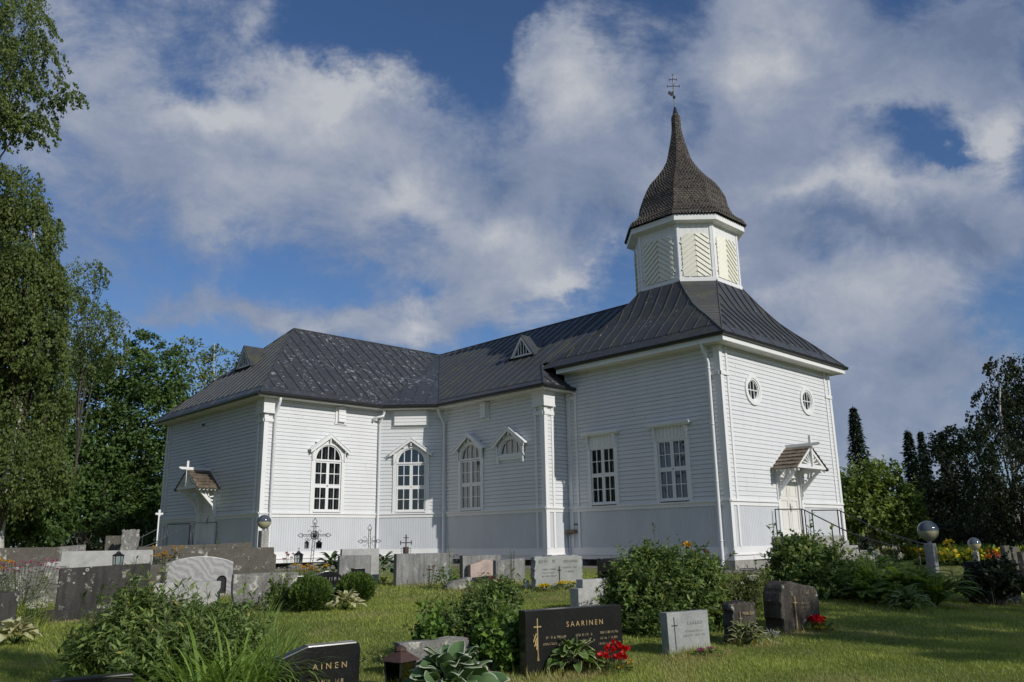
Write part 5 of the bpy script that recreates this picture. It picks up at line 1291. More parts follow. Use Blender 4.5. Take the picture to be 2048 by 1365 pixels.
def headstone(name, label, loc, w, h, t, kind, m, rz=STONE_RZ, seed=0, tilt=0., bevel=.012, sink=.06, group=None, base=None, rough=False):
    GRAVES.append((loc[0], loc[1], w)); rg = random.Random(seed); loc = np.array((loc[0], loc[1], gz(loc[0], loc[1]) if len(loc) < 3 else loc[2])); th = thing(name, label, 'gravestone', loc, rz, group)
    mb = MB(); pl = [(u, z if z > 0 else -sink) for u, z in outline(kind, w, h, rg)]; mb.prism(pl, 0, t, lambda u, v, z: (u, -v + t / 2, z))
    o = obj('slab', mb, m, th, bevel=bevel)
    if rough:
        me = o.data; bm = bmesh.new(); bm.from_mesh(me); bmesh.ops.triangulate(bm, faces=bm.faces); bmesh.ops.subdivide_edges(bm, edges=[e_ for e_ in bm.edges if e_.calc_length() > .08], cuts=3, use_grid_fill=True)
        for v in bm.verts:
            k = .022 * math.sin(v.co.x * 17 + seed) * math.sin(v.co.z * 13) + .016 * math.sin(v.co.x * 41 + v.co.z * 29) + .012 * math.sin(v.co.z * 57 + seed)
            if v.co.y > -t / 2 + .02 or abs(v.co.x) > w * .44: v.co.x += k * .8; v.co.z += k * .6; v.co.y += k * (.5 if v.co.y > -t / 2 + .02 else .1)
        bm.to_mesh(me); bm.free()
    if tilt: th.rotation_euler = (tilt, 0, rz)
    if base:
        b = MB(); bw, bh, bt = base; b.box(-bw / 2, bw / 2, -bt / 2, bt / 2, -.12, bh); obj('plinth', b, m, th, bevel=.01); o.location = (0, 0, bh)
    th['_t'] = t; del th['_t']
    return th
def text_part(parent, body, x, z, size, m, y, name='inscription', extrude=.003, space=1.25, bold=.0):
    cu = bpy.data.curves.new('txt', 'FONT'); cu.body = body; cu.size = size; cu.align_x = 'CENTER'; cu.extrude = extrude; cu.space_character = space; cu.offset = bold
    o = bpy.data.objects.new('txt', cu); COL.objects.link(o); bpy.context.view_layer.update(); dg = bpy.context.evaluated_depsgraph_get()
    me = bpy.data.meshes.new_from_object(o.evaluated_get(dg)); bpy.data.objects.remove(o); me.name = name; me.materials.clear(); me.materials.append(m)
    q = link(name, me, parent); q.rotation_euler = (R(90), 0, 0); q.location = (x, y, z); return q
def lines_part(parent, rows, m, y, seed=1):
    """rows of worn, unreadable small lettering: (x0, x1, z, height)"""
    rg = random.Random(seed); mb = MB()
    for (x0, x1, z, h) in rows:
        x = x0
        while x < x1:
            w = h * rg.uniform(.35, .75); k = rg.random()
            if k > .12:
                mb.box(x, x + h * .14, y, y + .003, z, z + h)
                if k > .4: mb.box(x, x + w, y - .0005, y + .003, z + h * rg.choice((0, .42, .84)), z + h * .14 + h * rg.choice((0, .42, .80)))
                if k > .6: mb.box(x + w - h * .14, x + w, y - .001, y + .003, z, z + h * rg.choice((1, .6)))
            x += w + h * .22
    return obj('inscription', mb, m, parent)
def cross_part(parent, x, z0, z1, w, m, y, th=.016, arm=.76, name='cross'):
    mb = MB(); mb.box(x - th / 2, x + th / 2, y, y + .006, z0, z1); za = z0 + (z1 - z0) * arm; mb.box(x - w / 2, x + w / 2, y - .001, y + .006, za - th / 2, za + th / 2); return obj(name, mb, m, parent)

# ================================================================== PLACEMENT: graves
def fpx(x0, x1, yt, yb):
    p = gp((x0 + x1) / 2, yb); k = ppm(p); return p, (x1 - x0) / k, (yb - yt) / k
def fs(x0, x1, yt, s):
    p = pt((x0 + x1) / 2, yt, s); g = gz(p[0], p[1]); return (p[0], p[1], g), (x1 - x0) / ppm(p), p[2] - g
def wscale(x0, x1):   # true width of a slab turned 30 degrees from square-on
    ang = R(30) + math.atan(((x0 + x1) / 2 - 1024) / F_PX) ; return 1 / max(.6, math.cos(ang))
p, w, h = fpx(1040, 1252, 1221, 1338); w *= 1.10
t = headstone('gravestone', 'wide black polished stone with gilt lettering, a gilt cross and wheat ears', p, w, h, .16, 'rect', GR_BLACK, seed=1, bevel=.006)
y = -.083; text_part(t, 'SAARINEN', w * .10, h * .70, .085, GOLD, y, space=1.5)
lines_part(t, [(-w * .30, -w * .10, h * .53, .03), (-w * .33, -w * .07, h * .43, .028), (-.02, w * .17, h * .53, .03), (-.04, w * .20, h * .43, .028), (w * .26, w * .45, h * .54, .03), (w * .26, w * .45, h * .45, .028), (w * .24, w * .47, h * .36, .028)], GOLDF, y)
cross_part(t, -w * .385, h * .20, h * .87, .105, GOLD, y - .003, .013, .80)
mb = MB(); bx_ = -w * .385
for k, (dx, zt) in enumerate(((-.06, .62), (-.045, .55), (-.02, .50))):
    mb.tube([(bx_ + .012, y - .006, h * .2), (bx_ - .0 + dx * .3, y - .008, h * .42), (bx_ + dx, y - .008, h * zt)], [.003, .003, .003], 5)
    for j in range(6): mb.ball((bx_ + dx * (1 - .12 * (5 - j)) , y - .008, h * (zt - .022 * j)), .009, 4, (1, .7, 1.5))
obj('wheat_ears', mb, GOLD, t)
p, w, h = fpx(1331, 1417, 1227, 1306); w *= 1.25
t = headstone('gravestone', 'small light grey granite stone with a thin black cross', p, w, h, .15, 'rect', GR_PALE, seed=2, bevel=.006, tilt=R(-2)); y = -.078
cross_part(t, -w * .34, h * .12, h * .88, .10, BLACKL, y, .013, .74); text_part(t, 'LAAKSO', w * .16, h * .68, .062, GREYL, y, space=1.2); lines_part(t, [(-w * .08, w * .34, h * .50, .026), (-w * .14, w * .38, h * .40, .024)], GREYL, y, 2)
p, w, h = fpx(1456, 1510, 1208, 1284); w *= 1.2
t = headstone('gravestone', 'small dark rough-edged stone with a gilt cross beside the big boulder', p, w, h, .2, 'rough', GR_BOULD, seed=3, rough=True); y = -.125
cross_part(t, -w * .22, h * .2, h * .78, .07, GOLDF, y, .012, .7); lines_part(t, [(-w * .12, w * .36, h * .68, .05), (-w * .1, w * .34, h * .46, .03), (-w * .12, w * .36, h * .34, .026)], GOLDF, y, 3)
p, w, h = fpx(1534, 1643, 1165, 1260); w *= 1.2
t = headstone('gravestone', 'large rough dark boulder used as a gravestone, with a tall gilt cross', p, w, h, .34, 'rock', GR_BOULD, seed=4, rough=True, bevel=.03, rz=R(-6)); y = -.195
cross_part(t, -w * .20, h * .06, h * .70, .10, GOLD, y - .01, .016, .8); lines_part(t, [(w * .02, w * .4, h * .72, .06), (-w * .1, w * .16, h * .52, .035), (-w * .06, w * .16, h * .44, .035)], GOLDF, y - .01, 4)
p = pt(637, 1300, 8.7); g = gz(p[0], p[1]); w = 163 / ppm(p) * 1.02; h = pt(640, 1287, 8.7)[2] - g
t = headstone('gravestone', 'black stone with a rough pale top edge and gilt letters ending INEN', (p[0], p[1]), w, h, .15, 'lean', GR_BLACK, seed=5, bevel=.02); y = -.079
text_part(t, 'AINEN', w * .12, h * .58, .082, GOLD, y, space=1.7); lines_part(t, [(-w * .12, w * .26, h * .34, .035), (-w * .10, w * .24, h * .23, .03)], GOLDF, y, 5)
mb = MB(); n = 24
for k in range(n):
    x = -w * .40 + w * .82 * k / n; mb.box(x, x + w * .82 / n, -.075, .07, h * .93 + .05 * h * min(1, k / 16), h * (1.0 if k > 2 else .98) + .012 * math.sin(k * 2.1) * (k % 3))
p, w, h = fs(795, 935, 1276, 10.3)
headstone('gravestone', 'grey stone with a pale lichen-crusted sloping top behind the big hosta', p, w * 1.12, h, .17, 'slope', GR_LICH, seed=6, rough=True)
p, w, h = fs(1158, 1262, 1157, 16.4)
t = headstone('gravestone', 'stepped light grey granite stone half hidden behind the tall shrub', p, w * 1.2, h, .22, 'rect', GR_LIGHT, seed=7)
mb = MB(); mb.box(-w * .6 - .14, -w * .6 - .002, -.16, .12, -.06, h * .72); obj('side_block', mb, GR_LIGHT, t, bevel=.008)
p, w, h = fpx(1066, 1164, 1114, 1177); w *= 1.15
t = headstone('gravestone', 'pale smooth double stone with a rough top and a thin dark cross in its middle', p, w, h, .20, 'rough', GR_PALE, seed=8, rough=True); y = -.122
text_part(t, 'KESKINEN', w * .25, h * .80, .085, GREYL, y, space=1.1); lines_part(t, [(-w * .42, -w * .06, h * .80, .075), (-w * .36, -w * .08, h * .58, .035), (-w * .36, -w * .1, h * .48, .03), (-w * .36, -w * .06, h * .38, .03), (w * .1, w * .40, h * .62, .035), (w * .12, w * .34, h * .50, .03)], GREYL, y, 8); cross_part(t, .0, h * .08, h * .68, .10, BLACKL, y, .014, .80)
p, w, h = fs(1196, 1232, 1117, 22.6); headstone('gravestone', 'black stone with no visible writing, left of another black stone', p, w * 1.1, h, .2, 'rect', GR_BLACK, seed=9)
p, w, h = fs(1222, 1282, 1119, 22.0); t = headstone('gravestone', 'black stone with faded gilt lines below the bench by the tower', p, w * 1.1, h, .16, 'rect', GR_BLACK, seed=10, rz=R(-20)); lines_part(t, [(-w * .25, w * .3, h * .72, .06), (-w * .3, w * .2, h * .52, .035), (-w * .3, w * .2, h * .4, .035), (-w * .25, w * .2, h * .28, .035)], GOLDF, -.083, 11)
p, w, h = fpx(938, 1004, 1121, 1166); headstone('gravestone', 'pink granite stone with a peaked top behind red flowers', p, w * 1.12, h, .2, 'peak', GR_PINK, seed=12)
p, w, h = fs(925, 996, 1111, 24.4); headstone('gravestone', 'grey granite slab directly behind the pink stone, nearest the church wall', p, w * 1.2, h, .22, 'rect', GR_MID, seed=13)
p, w, h = fs(990, 1046, 1117, 23.4); headstone('gravestone', 'grey granite slab with a slanting shadow, right of the pink stone', p, w * 1.2, h, .18, 'slope', GR_MID, seed=14)
p, w, h = fpx(892, 936, 1156, 1181); headstone('gravestone', 'low wedge of lichened stone on the grass left of the pink stone', p, w * 1.2, h, .25, 'low', GR_LICH, seed=15)
p, w, h = fpx(792, 901, 1109, 1170); headstone('gravestone', 'broad grey granite stone with dark streaks standing before the small plain iron cross', p, w * 1.12, h, .22, 'rect', GR_MID, seed=16)
p, w, h = fs(683, 757, 1098, 23.4); headstone('gravestone', 'tall light grey stone behind a darker one, under the lattice cross by the downpipe', p, w * 1.05, h, .16, 'rect', GR_LIGHT, seed=17)
p, w, h = fs(678, 741, 1111, 22.4); headstone('gravestone', 'dark grey stone in front of the tall light grey one', p, w * 1.05, h, .16, 'rect', GR_MID, seed=18)
p, w, h = fs(622, 690, 1142, 19.0)
t = headstone('gravestone', 'black curved stone between two square black pillars behind the clipped bushes', p, w * 1.5, h, .15, 'swoop', GR_BLACK, seed=19, bevel=.006); w *= 1.5; lines_part(t, [(-w * .2, w * .3, h * .66, .075), (w * .1, w * .2, h * .36, .04)], GREYL, -.077, 12)
for s in (-1, 1):
    mb = MB(); mb.box(s * (w / 2 + .13) - .13, s * (w / 2 + .13) + .13, -.12, .12, -.06, h * (.86 if s < 0 else 1.06)); q = obj('pillar', mb, GR_BLACK, t, bevel=.006)
    mb = MB(); mb.box(s * (w / 2 + .13) - .012, s * (w / 2 + .13) + .012, -.15, -.12, h * .55, h * .75); mb.box(s * (w / 2 + .13) - .03, s * (w / 2 + .13) + .03, -.15, -.12, h * .68, h * .71); obj('fitting', mb, STEEL, q)
p, w, h = fs(470, 592, 1147, 17.8); headstone('gravestone', 'pale lichen-speckled broad stone left of the clipped bushes', p, w * 1.03, h, .2, 'rect', GR_LICH, seed=20, rough=True)
p, w, h = fs(300, 436, 1165, 17.6); headstone('gravestone', 'low wide grey stone in tall grass below the veined arched stone', p, w * 1.02, h, .22, 'rect', GR_LIGHT, seed=21)
p, w, h = fs(339, 463, 1113, 20.0)
t = headstone('gravestone', 'veined grey stone with a gently arched top and a small lantern niche', p, w * 1.02, h, .18, 'arch', GR_MARB, seed=22)
mb = MB(); wn = .085; mb.prism([(w * .34 - wn, .08), (w * .34 + wn, .08)] + arcpts(w * .34, .38, wn, 8), .0, .012, lambda u, v, z: (u, -.09 - v, z)); obj('niche', mb, UNLIT_BLACK, t)  # flat panel; the recess's shade is put into its dark colour
mb = MB(); ringstrip(mb, [(w * .34 + .11, .06)] + arcpts(w * .34, .38, .11, 8) + [(w * .34 - .11, .06)], [(w * .34 + wn, .06)] + arcpts(w * .34, .38, wn, 8) + [(w * .34 - wn, .06)], 0, .03, lambda u, v, z: (u, -.09 - v, z)); obj('niche_frame', mb, GR_BLACK, t)
p, w, h = fs(318, 550, 1097, 22.6); headstone('gravestone', 'very wide brown weathered stone with a notched right end below the globe lamp', p, w, h, .26, 'notch', GR_BROWN, seed=23)
p, w, h = fs(285, 500, 1087, 26.0); headstone('gravestone', 'long low lichened stone behind the very wide brown one', p, w, h, .26, 'slope', GR_BROWN, seed=24)
p, w, h = fpx(121, 283, 1147, 1235)
headstone('gravestone', 'large dark grey stone with ring-shaped lichen spots on a wide plinth', p, w * 1.02, h * .96, .22, 'slope', GR_DARK, seed=25, base=(w * 1.25, .17, .42))
p, w, h = fs(106, 300, 1102, 23.6); headstone('gravestone', 'long pale granite stone with a stepped left end', p, w, h, .2, 'step', GR_LIGHT, seed=26)
p, w, h = fs(205, 318, 1131, 19.0); headstone('gravestone', 'brownish lichened stone behind the black lantern', p, w, h, .2, 'rect', GR_BROWN, seed=27)
p, w, h = fs(0, 130, 1134, 19.0); headstone('gravestone', 'grey lichened stone behind the pink wildflowers', p, w, h, .22, 'rect', GR_LICH, seed=28)
p, w, h = fs(-40, 110, 1096, 25.4); headstone('gravestone', 'brown weathered stone at the far left behind the pale granite one', p, w, h, .25, 'rect', GR_BROWN, seed=29)
p, w, h = fs(103, 168, 1090, 27.0); headstone('gravestone', 'lichened stone with pale rings left of the bare tree trunk', p, w, h, .2, 'slope', GR_LICH, seed=30)
p, w, h = fs(213, 241, 1072, 29.5); headstone('gravestone', 'narrow old stone spotted with lichen, left of a taller one', p, w, h, .2, 'rect', GR_BROWN, seed=31)
p, w, h = fs(245, 278, 1060, 28.8); headstone('gravestone', 'tall old stone thickly crusted with lichen, right of the bare trunk', p, w, h, .25, 'rough', GR_LICH, seed=32, rough=True)
p, w, h = fs(-45, 32, 1186, 14.2); headstone('gravestone', 'dark rounded stone cut by the left picture edge', p, w, h, .26, 'rect', GR_DARK, seed=33, rough=True)
p, w, h = fs(1918, 2042, 1122, 19.0); headstone('gravestone', 'dark stone in deep shade with yellow lilies behind it', p, w * 1.15, h, .25, 'rect', GR_DARK, seed=34)
p = pt(185, 1352, 7.6); g = gz(p[0], p[1]); headstone('gravestone', 'black stone of which only the top edge shows under the leafy shrub', (p[0], p[1]), 150 / ppm(p), p[2] - g, .14, 'rect', GR_BLACK, seed=35)
for i, (x0, x1, yt, s, lab) in enumerate(((2002, 2016, 1092, 31, 'tall slim grey stone at the far right among orange flowers'), (2018, 2034, 1094, 32, 'slim grey stone standing close behind the tall one at the far right'), (2036, 2052, 1104, 30, 'low grey stone at the right picture edge'), (1985, 2000, 1110, 34, 'small grey stone left of the tall far right stones'))):
    p, w, h = fs(x0, x1, yt, s); headstone('gravestone', lab, p, w * 1.4, h, .18, 'rough', GR_BROWN, seed=40 + i)  # dark brown stone colour carries the shade these grey stones stand in
# rusted angle iron leaning on the grass
pz = gp(742, 1163); mb = MB(); k = 1 / ppm(pz)
mb.bar((-.26, .0, .03), (-.30 - .12, 0.02, .55), .14, .012, (0, 1, 0)); mb.bar((-.30, -.05, .02), (.35, -.28, .02), .20, .015)
t = thing('grave_marker', 'fallen rusty iron plate marker on the grass', 'grave marker', pz, R(-10)); obj('plate', mb, RUST, t)

# ---- wrought iron crosses
def lattice(mb, a, b_, w, n, side):
    a = np.array(a); b_ = np.array(b_); sd = np.array(side) * w / 2
    mb.bar(a - sd, b_ - sd * .8, .014); mb.bar(a + sd, b_ + sd * .8, .014)
    for i in range(n):
        f0, f1 = i / n, (i + 1) / n; s = 1 if i % 2 else -1; mb.bar(a + (b_ - a) * f0 + sd * s, a + (b_ - a) * f1 - sd * s, .009)
def spade(mb, c, d, s_, L, w):
    c = np.array(c, float); d = np.array(d, float); sd = np.array(s_, float)
    for s in (-1, 1):
        pts = [c, c + d * L * .15 + sd * s * w * .9, c + d * L * .4 + sd * s * w, c + d * L * .75 + sd * s * w * .4, c + d * L]; mb.tube(pts, .009, 5)
        mb.tube([c + sd * s * .02, c + d * L * .28 + sd * s * w * .4, c + d * L * .2 + sd * s * w * .1], .006, 4)
def iron_cross(name, label, px, s, ytop, yarm, hwpx, ornate, loc_s=None, lean=0.):
    pc = pt(px, yarm, s); g = gz(pc[0], pc[1]); k = 1 / ppm(pc); t = thing(name, label, 'grave cross', (pc[0], pc[1], g), STONE_RZ); za = pc[2] - g; zt = (yarm - ytop) * k + za; hw = hwpx * k * 1.1
    mb = MB(); X = (1, 0, 0); Z = (0, 0, 1)
    lattice(mb, (-lean * 1., 0, 0), (0, 0, za), .085, 11, X); lattice(mb, (0, 0, za), (0, 0, zt - .16), .075, 4, X)
    obj('shaft', mb, IRON, t)
    mb = MB()
    for sx in (-1, 1): lattice(mb, (sx * .06, 0, za), (sx * (hw - .14), 0, za), .055, 4, Z)
    obj('arm', mb, IRON, t)
    mb = MB(); spade(mb, (0, 0, zt - .18), Z, X, .18, .065)
    for sx in (-1, 1): spade(mb, (sx * (hw - .16), 0, za), (sx, 0, 0), Z, .16, .055)
    for sx in (-1, 1):
        for sz in (-1, 1): mb.tube([(sx * .06, 0, za + sz * .05), (sx * .15, 0, za + sz * .16), (sx * .21, 0, za + sz * .12), (sx * .16, 0, za + sz * .09)], .007, 5)
    obj('scrollwork', mb, IRON, t)
    if ornate:
        mb = MB(); a = [(.12 * math.cos(x), -.03, za + .12 * math.sin(x)) for x in np.linspace(0, 2 * math.pi, 21)]; mb.tube(a, .012, 5)
        for x in np.linspace(0, math.pi, 7)[:-1]: mb.bar((.11 * math.cos(x), -.03, za + .11 * math.sin(x)), (-.11 * math.cos(x), -.03, za - .11 * math.sin(x)), .016)
        mb.ball((0, -.04, za), .06, 6); mb.bar((-.12, 0, za + .25), (.12, 0, za + .25), .02); obj('rosette', mb, IRON, t)
    return t, pc, k
c1, pc, k = iron_cross('iron_cross', 'ornate leaning lattice iron cross with a round rosette, the largest of the iron crosses', 629, 24.6, 1037, 1071, 31, True, lean=.10)
iron_cross('iron_cross', 'slender lattice iron cross without a rosette, in front of the downpipe', 739, 26.2, 1050, 1083, 22, False)
p3 = pt(812, 1088, 24.4); g = gz(p3[0], p3[1]); t = thing('iron_cross', 'small plain iron cross on a rusty block with scrolls', 'grave cross', (p3[0], p3[1], g), STONE_RZ); za = p3[2] - g
mb = MB(); mb.bar((0, 0, za - .1), (0, 0, za + .26), .03); mb.bar((-.18, 0, za + .03), (.18, 0, za + .03), .028); mb.bar((-.08, 0, za + .17), (.08, 0, za + .17), .022)
for s in (-1, 1): mb.bar((s * .17, 0, za - .03), (s * .17, 0, za + .09), .022)
obj('cross', mb, IRON, t); mb = MB(); mb.box(-.065, .065, -.06, .06, -.1, za - .09); obj('block', mb, RUST, t)
mb = MB()
for s in (-1, 1): mb.tube([(s * .07, 0, za - .12), (s * .15, 0, za - .14), (s * .15, 0, za - .22), (s * .1, 0, za - .2)], .008, 5); mb.tube([(s * .07, 0, za - .32), (s * .15, 0, za - .3), (s * .13, 0, za - .24)], .008, 5)
obj('scrollwork', mb, IRON, t)
# ---- lanterns
def lantern(name, label, loc, w, h, m=IRON, cross=True, rz=0., roofm=None, ring=False):
    t = thing(name, label, 'lantern', loc, rz); mb = MB(); b = w * .38; r = w / 2; hb = h * .52
    mb.box(-b, b, -b, b, 0, h * .04)
    for sx in (-1, 1):
        for sy in (-1, 1): mb.bar((sx * b, sy * b, 0), (sx * r * .86, sy * r * .86, hb), w * .07)
    for z, q in ((hb, r * .9),): mb.box(-q, q, -q, q, z, z + h * .03)
    obj('cage', mb, m, t)
    mb = MB()
    for a in range(4):
        c_, s_ = math.cos(a * math.pi / 2), math.sin(a * math.pi / 2); f = lambda x, y, z: (x * c_ - y * s_, x * s_ + y * c_, z); mb.quad(f(-b * .96, -b * .96, .02), f(b * .96, -b * .96, .02), f(r * .82, -r * .82, hb), f(-r * .82, -r * .82, hb))
    obj('pane', mb, GLASS, t, recalc=False)
    mb = MB(); q = r * 1.15; z = hb + h * .03; mb.add([(-q, -q, z), (q, -q, z), (q, q, z), (-q, q, z), (-r * .3, -r * .3, z + h * .17), (r * .3, -r * .3, z + h * .17), (r * .3, r * .3, z + h * .17), (-r * .3, r * .3, z + h * .17)], [(3, 2, 1, 0), (4, 5, 6, 7), (0, 1, 5, 4), (1, 2, 6, 5), (2, 3, 7, 6), (3, 0, 4, 7)])
    mb.lathe([(r * .5, z + h * .17), (r * .42, z + h * .22), (r * .1, z + h * .26), (0, z + h * .27)], 8); obj('lid', mb, roofm or m, t)
    if cross: mb = MB(); mb.bar((0, 0, z + h * .25), (0, 0, h), w * .05); mb.bar((-w * .15, 0, h * .95), (w * .15, 0, h * .95), w * .05); obj('cross', mb, m, t)
    if ring: mb = MB(); mb.tube([(.05 * math.cos(a), 0, z + h * .30 + .05 * math.sin(a)) for a in np.linspace(0, 6.28, 11)], .006, 4); obj('ring', mb, m, t)
    return t
p = pt(235, 1131, 18.9); lantern('grave_lantern', 'black lantern with a cross on its lid among the left gravestones', (p[0], p[1], p[2]), .20, .38)
p = pt(597, 1112, 23.6); lantern('grave_lantern', 'small black lantern of which the pagoda lid shows, left of the ornate cross', (p[0], p[1], p[2] - .22), .2, .44)
for (px, py, lab, w) in ((613, 1098, 'little wire lantern hanging under the left arm of the ornate cross', .10), (637.5, 1098, 'black lantern hanging under the right arm of the ornate cross', .14)):
    p = pt(px, py, 24.5); lantern('hanging_lantern', lab, tuple(p), w, .30, cross=False, ring=True)
p = pt(800, 1365, 9.3); g = gz(p[0], p[1]); zt = pt(800, 1297, 9.3)[2]; lantern('grave_lantern', 'square dark lantern with a rusty pyramid lid left of the big hosta', (p[0], p[1], g), .27, (zt - g) * 1.32, cross=False, roofm=RUST, rz=R(10))
# angel figurine
p = gp(1054, 1177); t = thing('angel_figurine', 'tiny white kneeling angel figurine beside a vase', 'figurine', p)
mb = MB(); mb.lathe([(.0, 0), (.07, 0), (.075, .03), (.06, .08), (.035, .13), (.02, .15), (0, .155)], 12); obj('body', mb, CERAM, t, smooth=True); mb = MB(); mb.ball((0, -.015, .18), .035, 8); obj('head', mb, CERAM, t, smooth=True)
mb = MB()
for s in (-1, 1): mb.prism([(s * .01, .08), (s * .09, .12), (s * .10, .19), (s * .05, .17)], -.01, .01, lambda u, v, z: (u, v + .03, z))
obj('wing', mb, CERAM, t)
p = gp(1067, 1178); t = thing('grave_vase', 'small dark vase left of the yellow flowers', 'vase', p); mb = MB(); mb.lathe([(0, 0), (.05, 0), (.06, .08), (.045, .14), (.065, .17), (.055, .17), (.04, .13)], 12); obj('vase_body', mb, STEEL, t, smooth=True)

# ---- globe lamps
def globe_lamp(label, px, py, s, dia_px, postw=.10, bare=False):
    c = pt(px, py, s); k = 1 / ppm(c); r = dia_px * k / 2; g = gz(c[0], c[1]); zc = c[2] - g; t = thing('globe_lamp', label, 'lamp', (c[0], c[1], g), 0, 'round path lamps around the church')
    mb = MB(); n = 12; mb.lathe([(r * math.cos(a), zc + r * math.sin(a)) for a in np.linspace(0, math.pi / 2, n)], 28); up = obj('lamp_hood', mb, LAMPTOP, t, smooth=True)
    mb = MB(); mb.lathe([(r * .995 * math.cos(a), zc + r * .995 * math.sin(a)) for a in np.linspace(-math.pi / 2 + .3, -.01, n)], 28); obj('diffuser', mb, LAMPGL, t, smooth=True)
    mb = MB(); mb.tube([(0, 0, zc - r * .96), (0, 0, zc - r * .45)], .035, 10); mb.tube([(0, 0, zc - r * .45), (0, 0, zc - r * .1)], .05, 10); obj('bulb_holder', mb, CERAM, t, smooth=True)
    mb = MB(); mb.lathe([(.0, zc - r * 1.0), (r * .42, zc - r * .98), (r * .44, zc - r * .90)], 16); mb.tube([(0, 0, zc - r * 1.28), (0, 0, zc - r * .98)], .045, 10); obj('collar', mb, STEEL, t, smooth=True)
    mb = MB(); mb.box(-postw, postw, -postw, postw, -.3, zc - r * 1.25); obj('post', mb, POST, t, bevel=.02); return t
globe_lamp('globe lamp on a grey post before the shaded church corner', 528.5, 1044, 25.2, 27.5, .12)
globe_lamp('large globe lamp on a whitish post at the right behind the ferns', 1856, 1062, 18.4, 39, .10)
globe_lamp('smaller, more distant globe lamp at the far right', 1948.5, 1088, 26.5, 24, .075)
p = pt(313, 1090, 36); g = gz(p[0], p[1]); zt = pt(313, 1021, 36)[2] - g; t = thing('white_pole', 'thin white pole with a cross-shaped head left of the church', 'pole', (p[0], p[1], g))
mb = MB(); mb.tube([(0, 0, 0), (0, 0, zt)], .032, 8); obj('pole', mb, PIPE, t, smooth=True); mb = MB(); mb.box(-.13, .13, -.03, .03, zt - .20, zt - .12); mb.box(-.045, .045, -.035, .035, zt - .26, zt + .02); mb.ball((.12, 0, zt - .16), .06, 6); mb.ball((-.12, 0, zt - .16), .055, 6); obj('head', mb, PIPE, t)

# ---- benches
def bench(label, loc, rz, L=2.0):
    t = thing('bench', label, 'bench', loc, rz, 'dark slatted benches by the church wall')
    for z, yy in ((.46, .02), (.46, .16), (.46, .30)): mb = MB(); mb.box(-L / 2 + .04, L / 2 - .04, -yy - .06, -yy + .06, z, z + .03); obj('seat_slat', mb, SLAT, t, bevel=.004)
    for z in (.60, .76): mb = MB(); mb.box(-L / 2 + .04, L / 2 - .04, .10 + (z - .6) * .2, .13 + (z - .6) * .2, z, z + .12); obj('back_slat', mb, SLAT, t, bevel=.004)
    mb = MB(); mb.tube([(-L / 2, .15, .0), (-L / 2, .16, .86), (-L / 2 + .05, .165, .91), (L / 2 - .05, .165, .91), (L / 2, .16, .86), (L / 2, .15, 0)], .017, 8); obj('back_frame', mb, STEEL, t, smooth=True)
    for s in (-1, 1): mb = MB(); mb.tube([(s * L / 2, -.38, 0), (s * L / 2, -.36, .62), (s * L / 2, -.32, .66), (s * L / 2, .12, .66)], .017, 8); mb.tube([(s * L / 2, -.36, .45), (s * L / 2, .15, .45)], .014, 8); obj('side_frame', mb, STEEL, t, smooth=True)
    return t
p = pt(1297, 1099, 28.0); bench('dark slatted bench in front of the shaded tower wall', (p[0], p[1], p[2] - .91), R(-90 + 8), 1.75)
p = pt(1575, 1096, 29.2); bench('dark slatted bench with tube armrest left of the tower steps', (p[0], p[1], p[2] - .91), R(-2), 1.7)

# ================================================================== TREES
TRW = 'trees around the churchyard'
tree('birch_tree', 'near birch whose drooping branches hang in from the upper left corner', 'tree', -230, 24,
     [(20, 40, 80, 55), (-60, -60, 130, 90), (62, 112, 60, 42), (-40, 130, 100, 70), (108, 182, 50, 26), (45, 200, 66, 42), (62, 258, 48, 32), (5, 240, 60, 45), (-100, 220, 100, 100), (-140, 50, 140, 140), (-190, 360, 120, 120), (-150, -170, 160, 120), (90, 60, 24, 20), (140, 192, 22, 10)], LF_BIRCH, BIRCHB, .095, 2.2, 'droop', .22, TRW, seed=21, clump=26, spread=.20)
tree('birch_tree', 'tall dense birch at the left edge with a pale trunk hidden in foliage', 'tree', 0, 31,
     [(18, 395, 66, 62), (48, 465, 62, 80), (0, 560, 100, 105), (66, 590, 62, 80), (20, 720, 100, 115), (82, 690, 52, 75), (55, 800, 80, 100), (0, 870, 110, 110), (40, 945, 90, 80), (-70, 650, 90, 200), (-70, 450, 70, 90), (90, 540, 30, 40), (105, 470, 14, 40)], LF_BIRCH, BIRCHB, .115, 3.6, 'droop', .24, TRW, seed=22, clump=28, spread=.20)
tree('birch_tree', 'thin sparse birch with a white stem behind the dense left birch', 'tree', 128, 44,
     [(165, 560, 42, 38), (196, 545, 22, 22), (170, 630, 52, 44), (212, 655, 36, 36), (150, 700, 50, 50), (232, 690, 22, 28), (140, 610, 30, 40), (190, 720, 50, 40)], LF_BIRCH, BARK, .13, 2.0, 'droop', .08, TRW, seed=23, clump=18, spread=.26, nlimb=16)
tree('maple_tree', 'dark round maple left of the church with a bare brown trunk', 'tree', 170, 54,
     [(290, 690, 36, 28), (255, 755, 76, 52), (318, 762, 52, 52), (200, 795, 64, 62), (300, 845, 84, 72), (225, 895, 84, 80), (365, 832, 46, 46), (165, 930, 84, 72), (265, 985, 84, 62), (335, 945, 52, 72), (120, 860, 50, 70), (345, 715, 18, 24), (180, 720, 40, 40)], LF_MAPLE, BARK, .24, 2.0, 'round', .30, TRW, seed=24, clump=20, spread=.26)
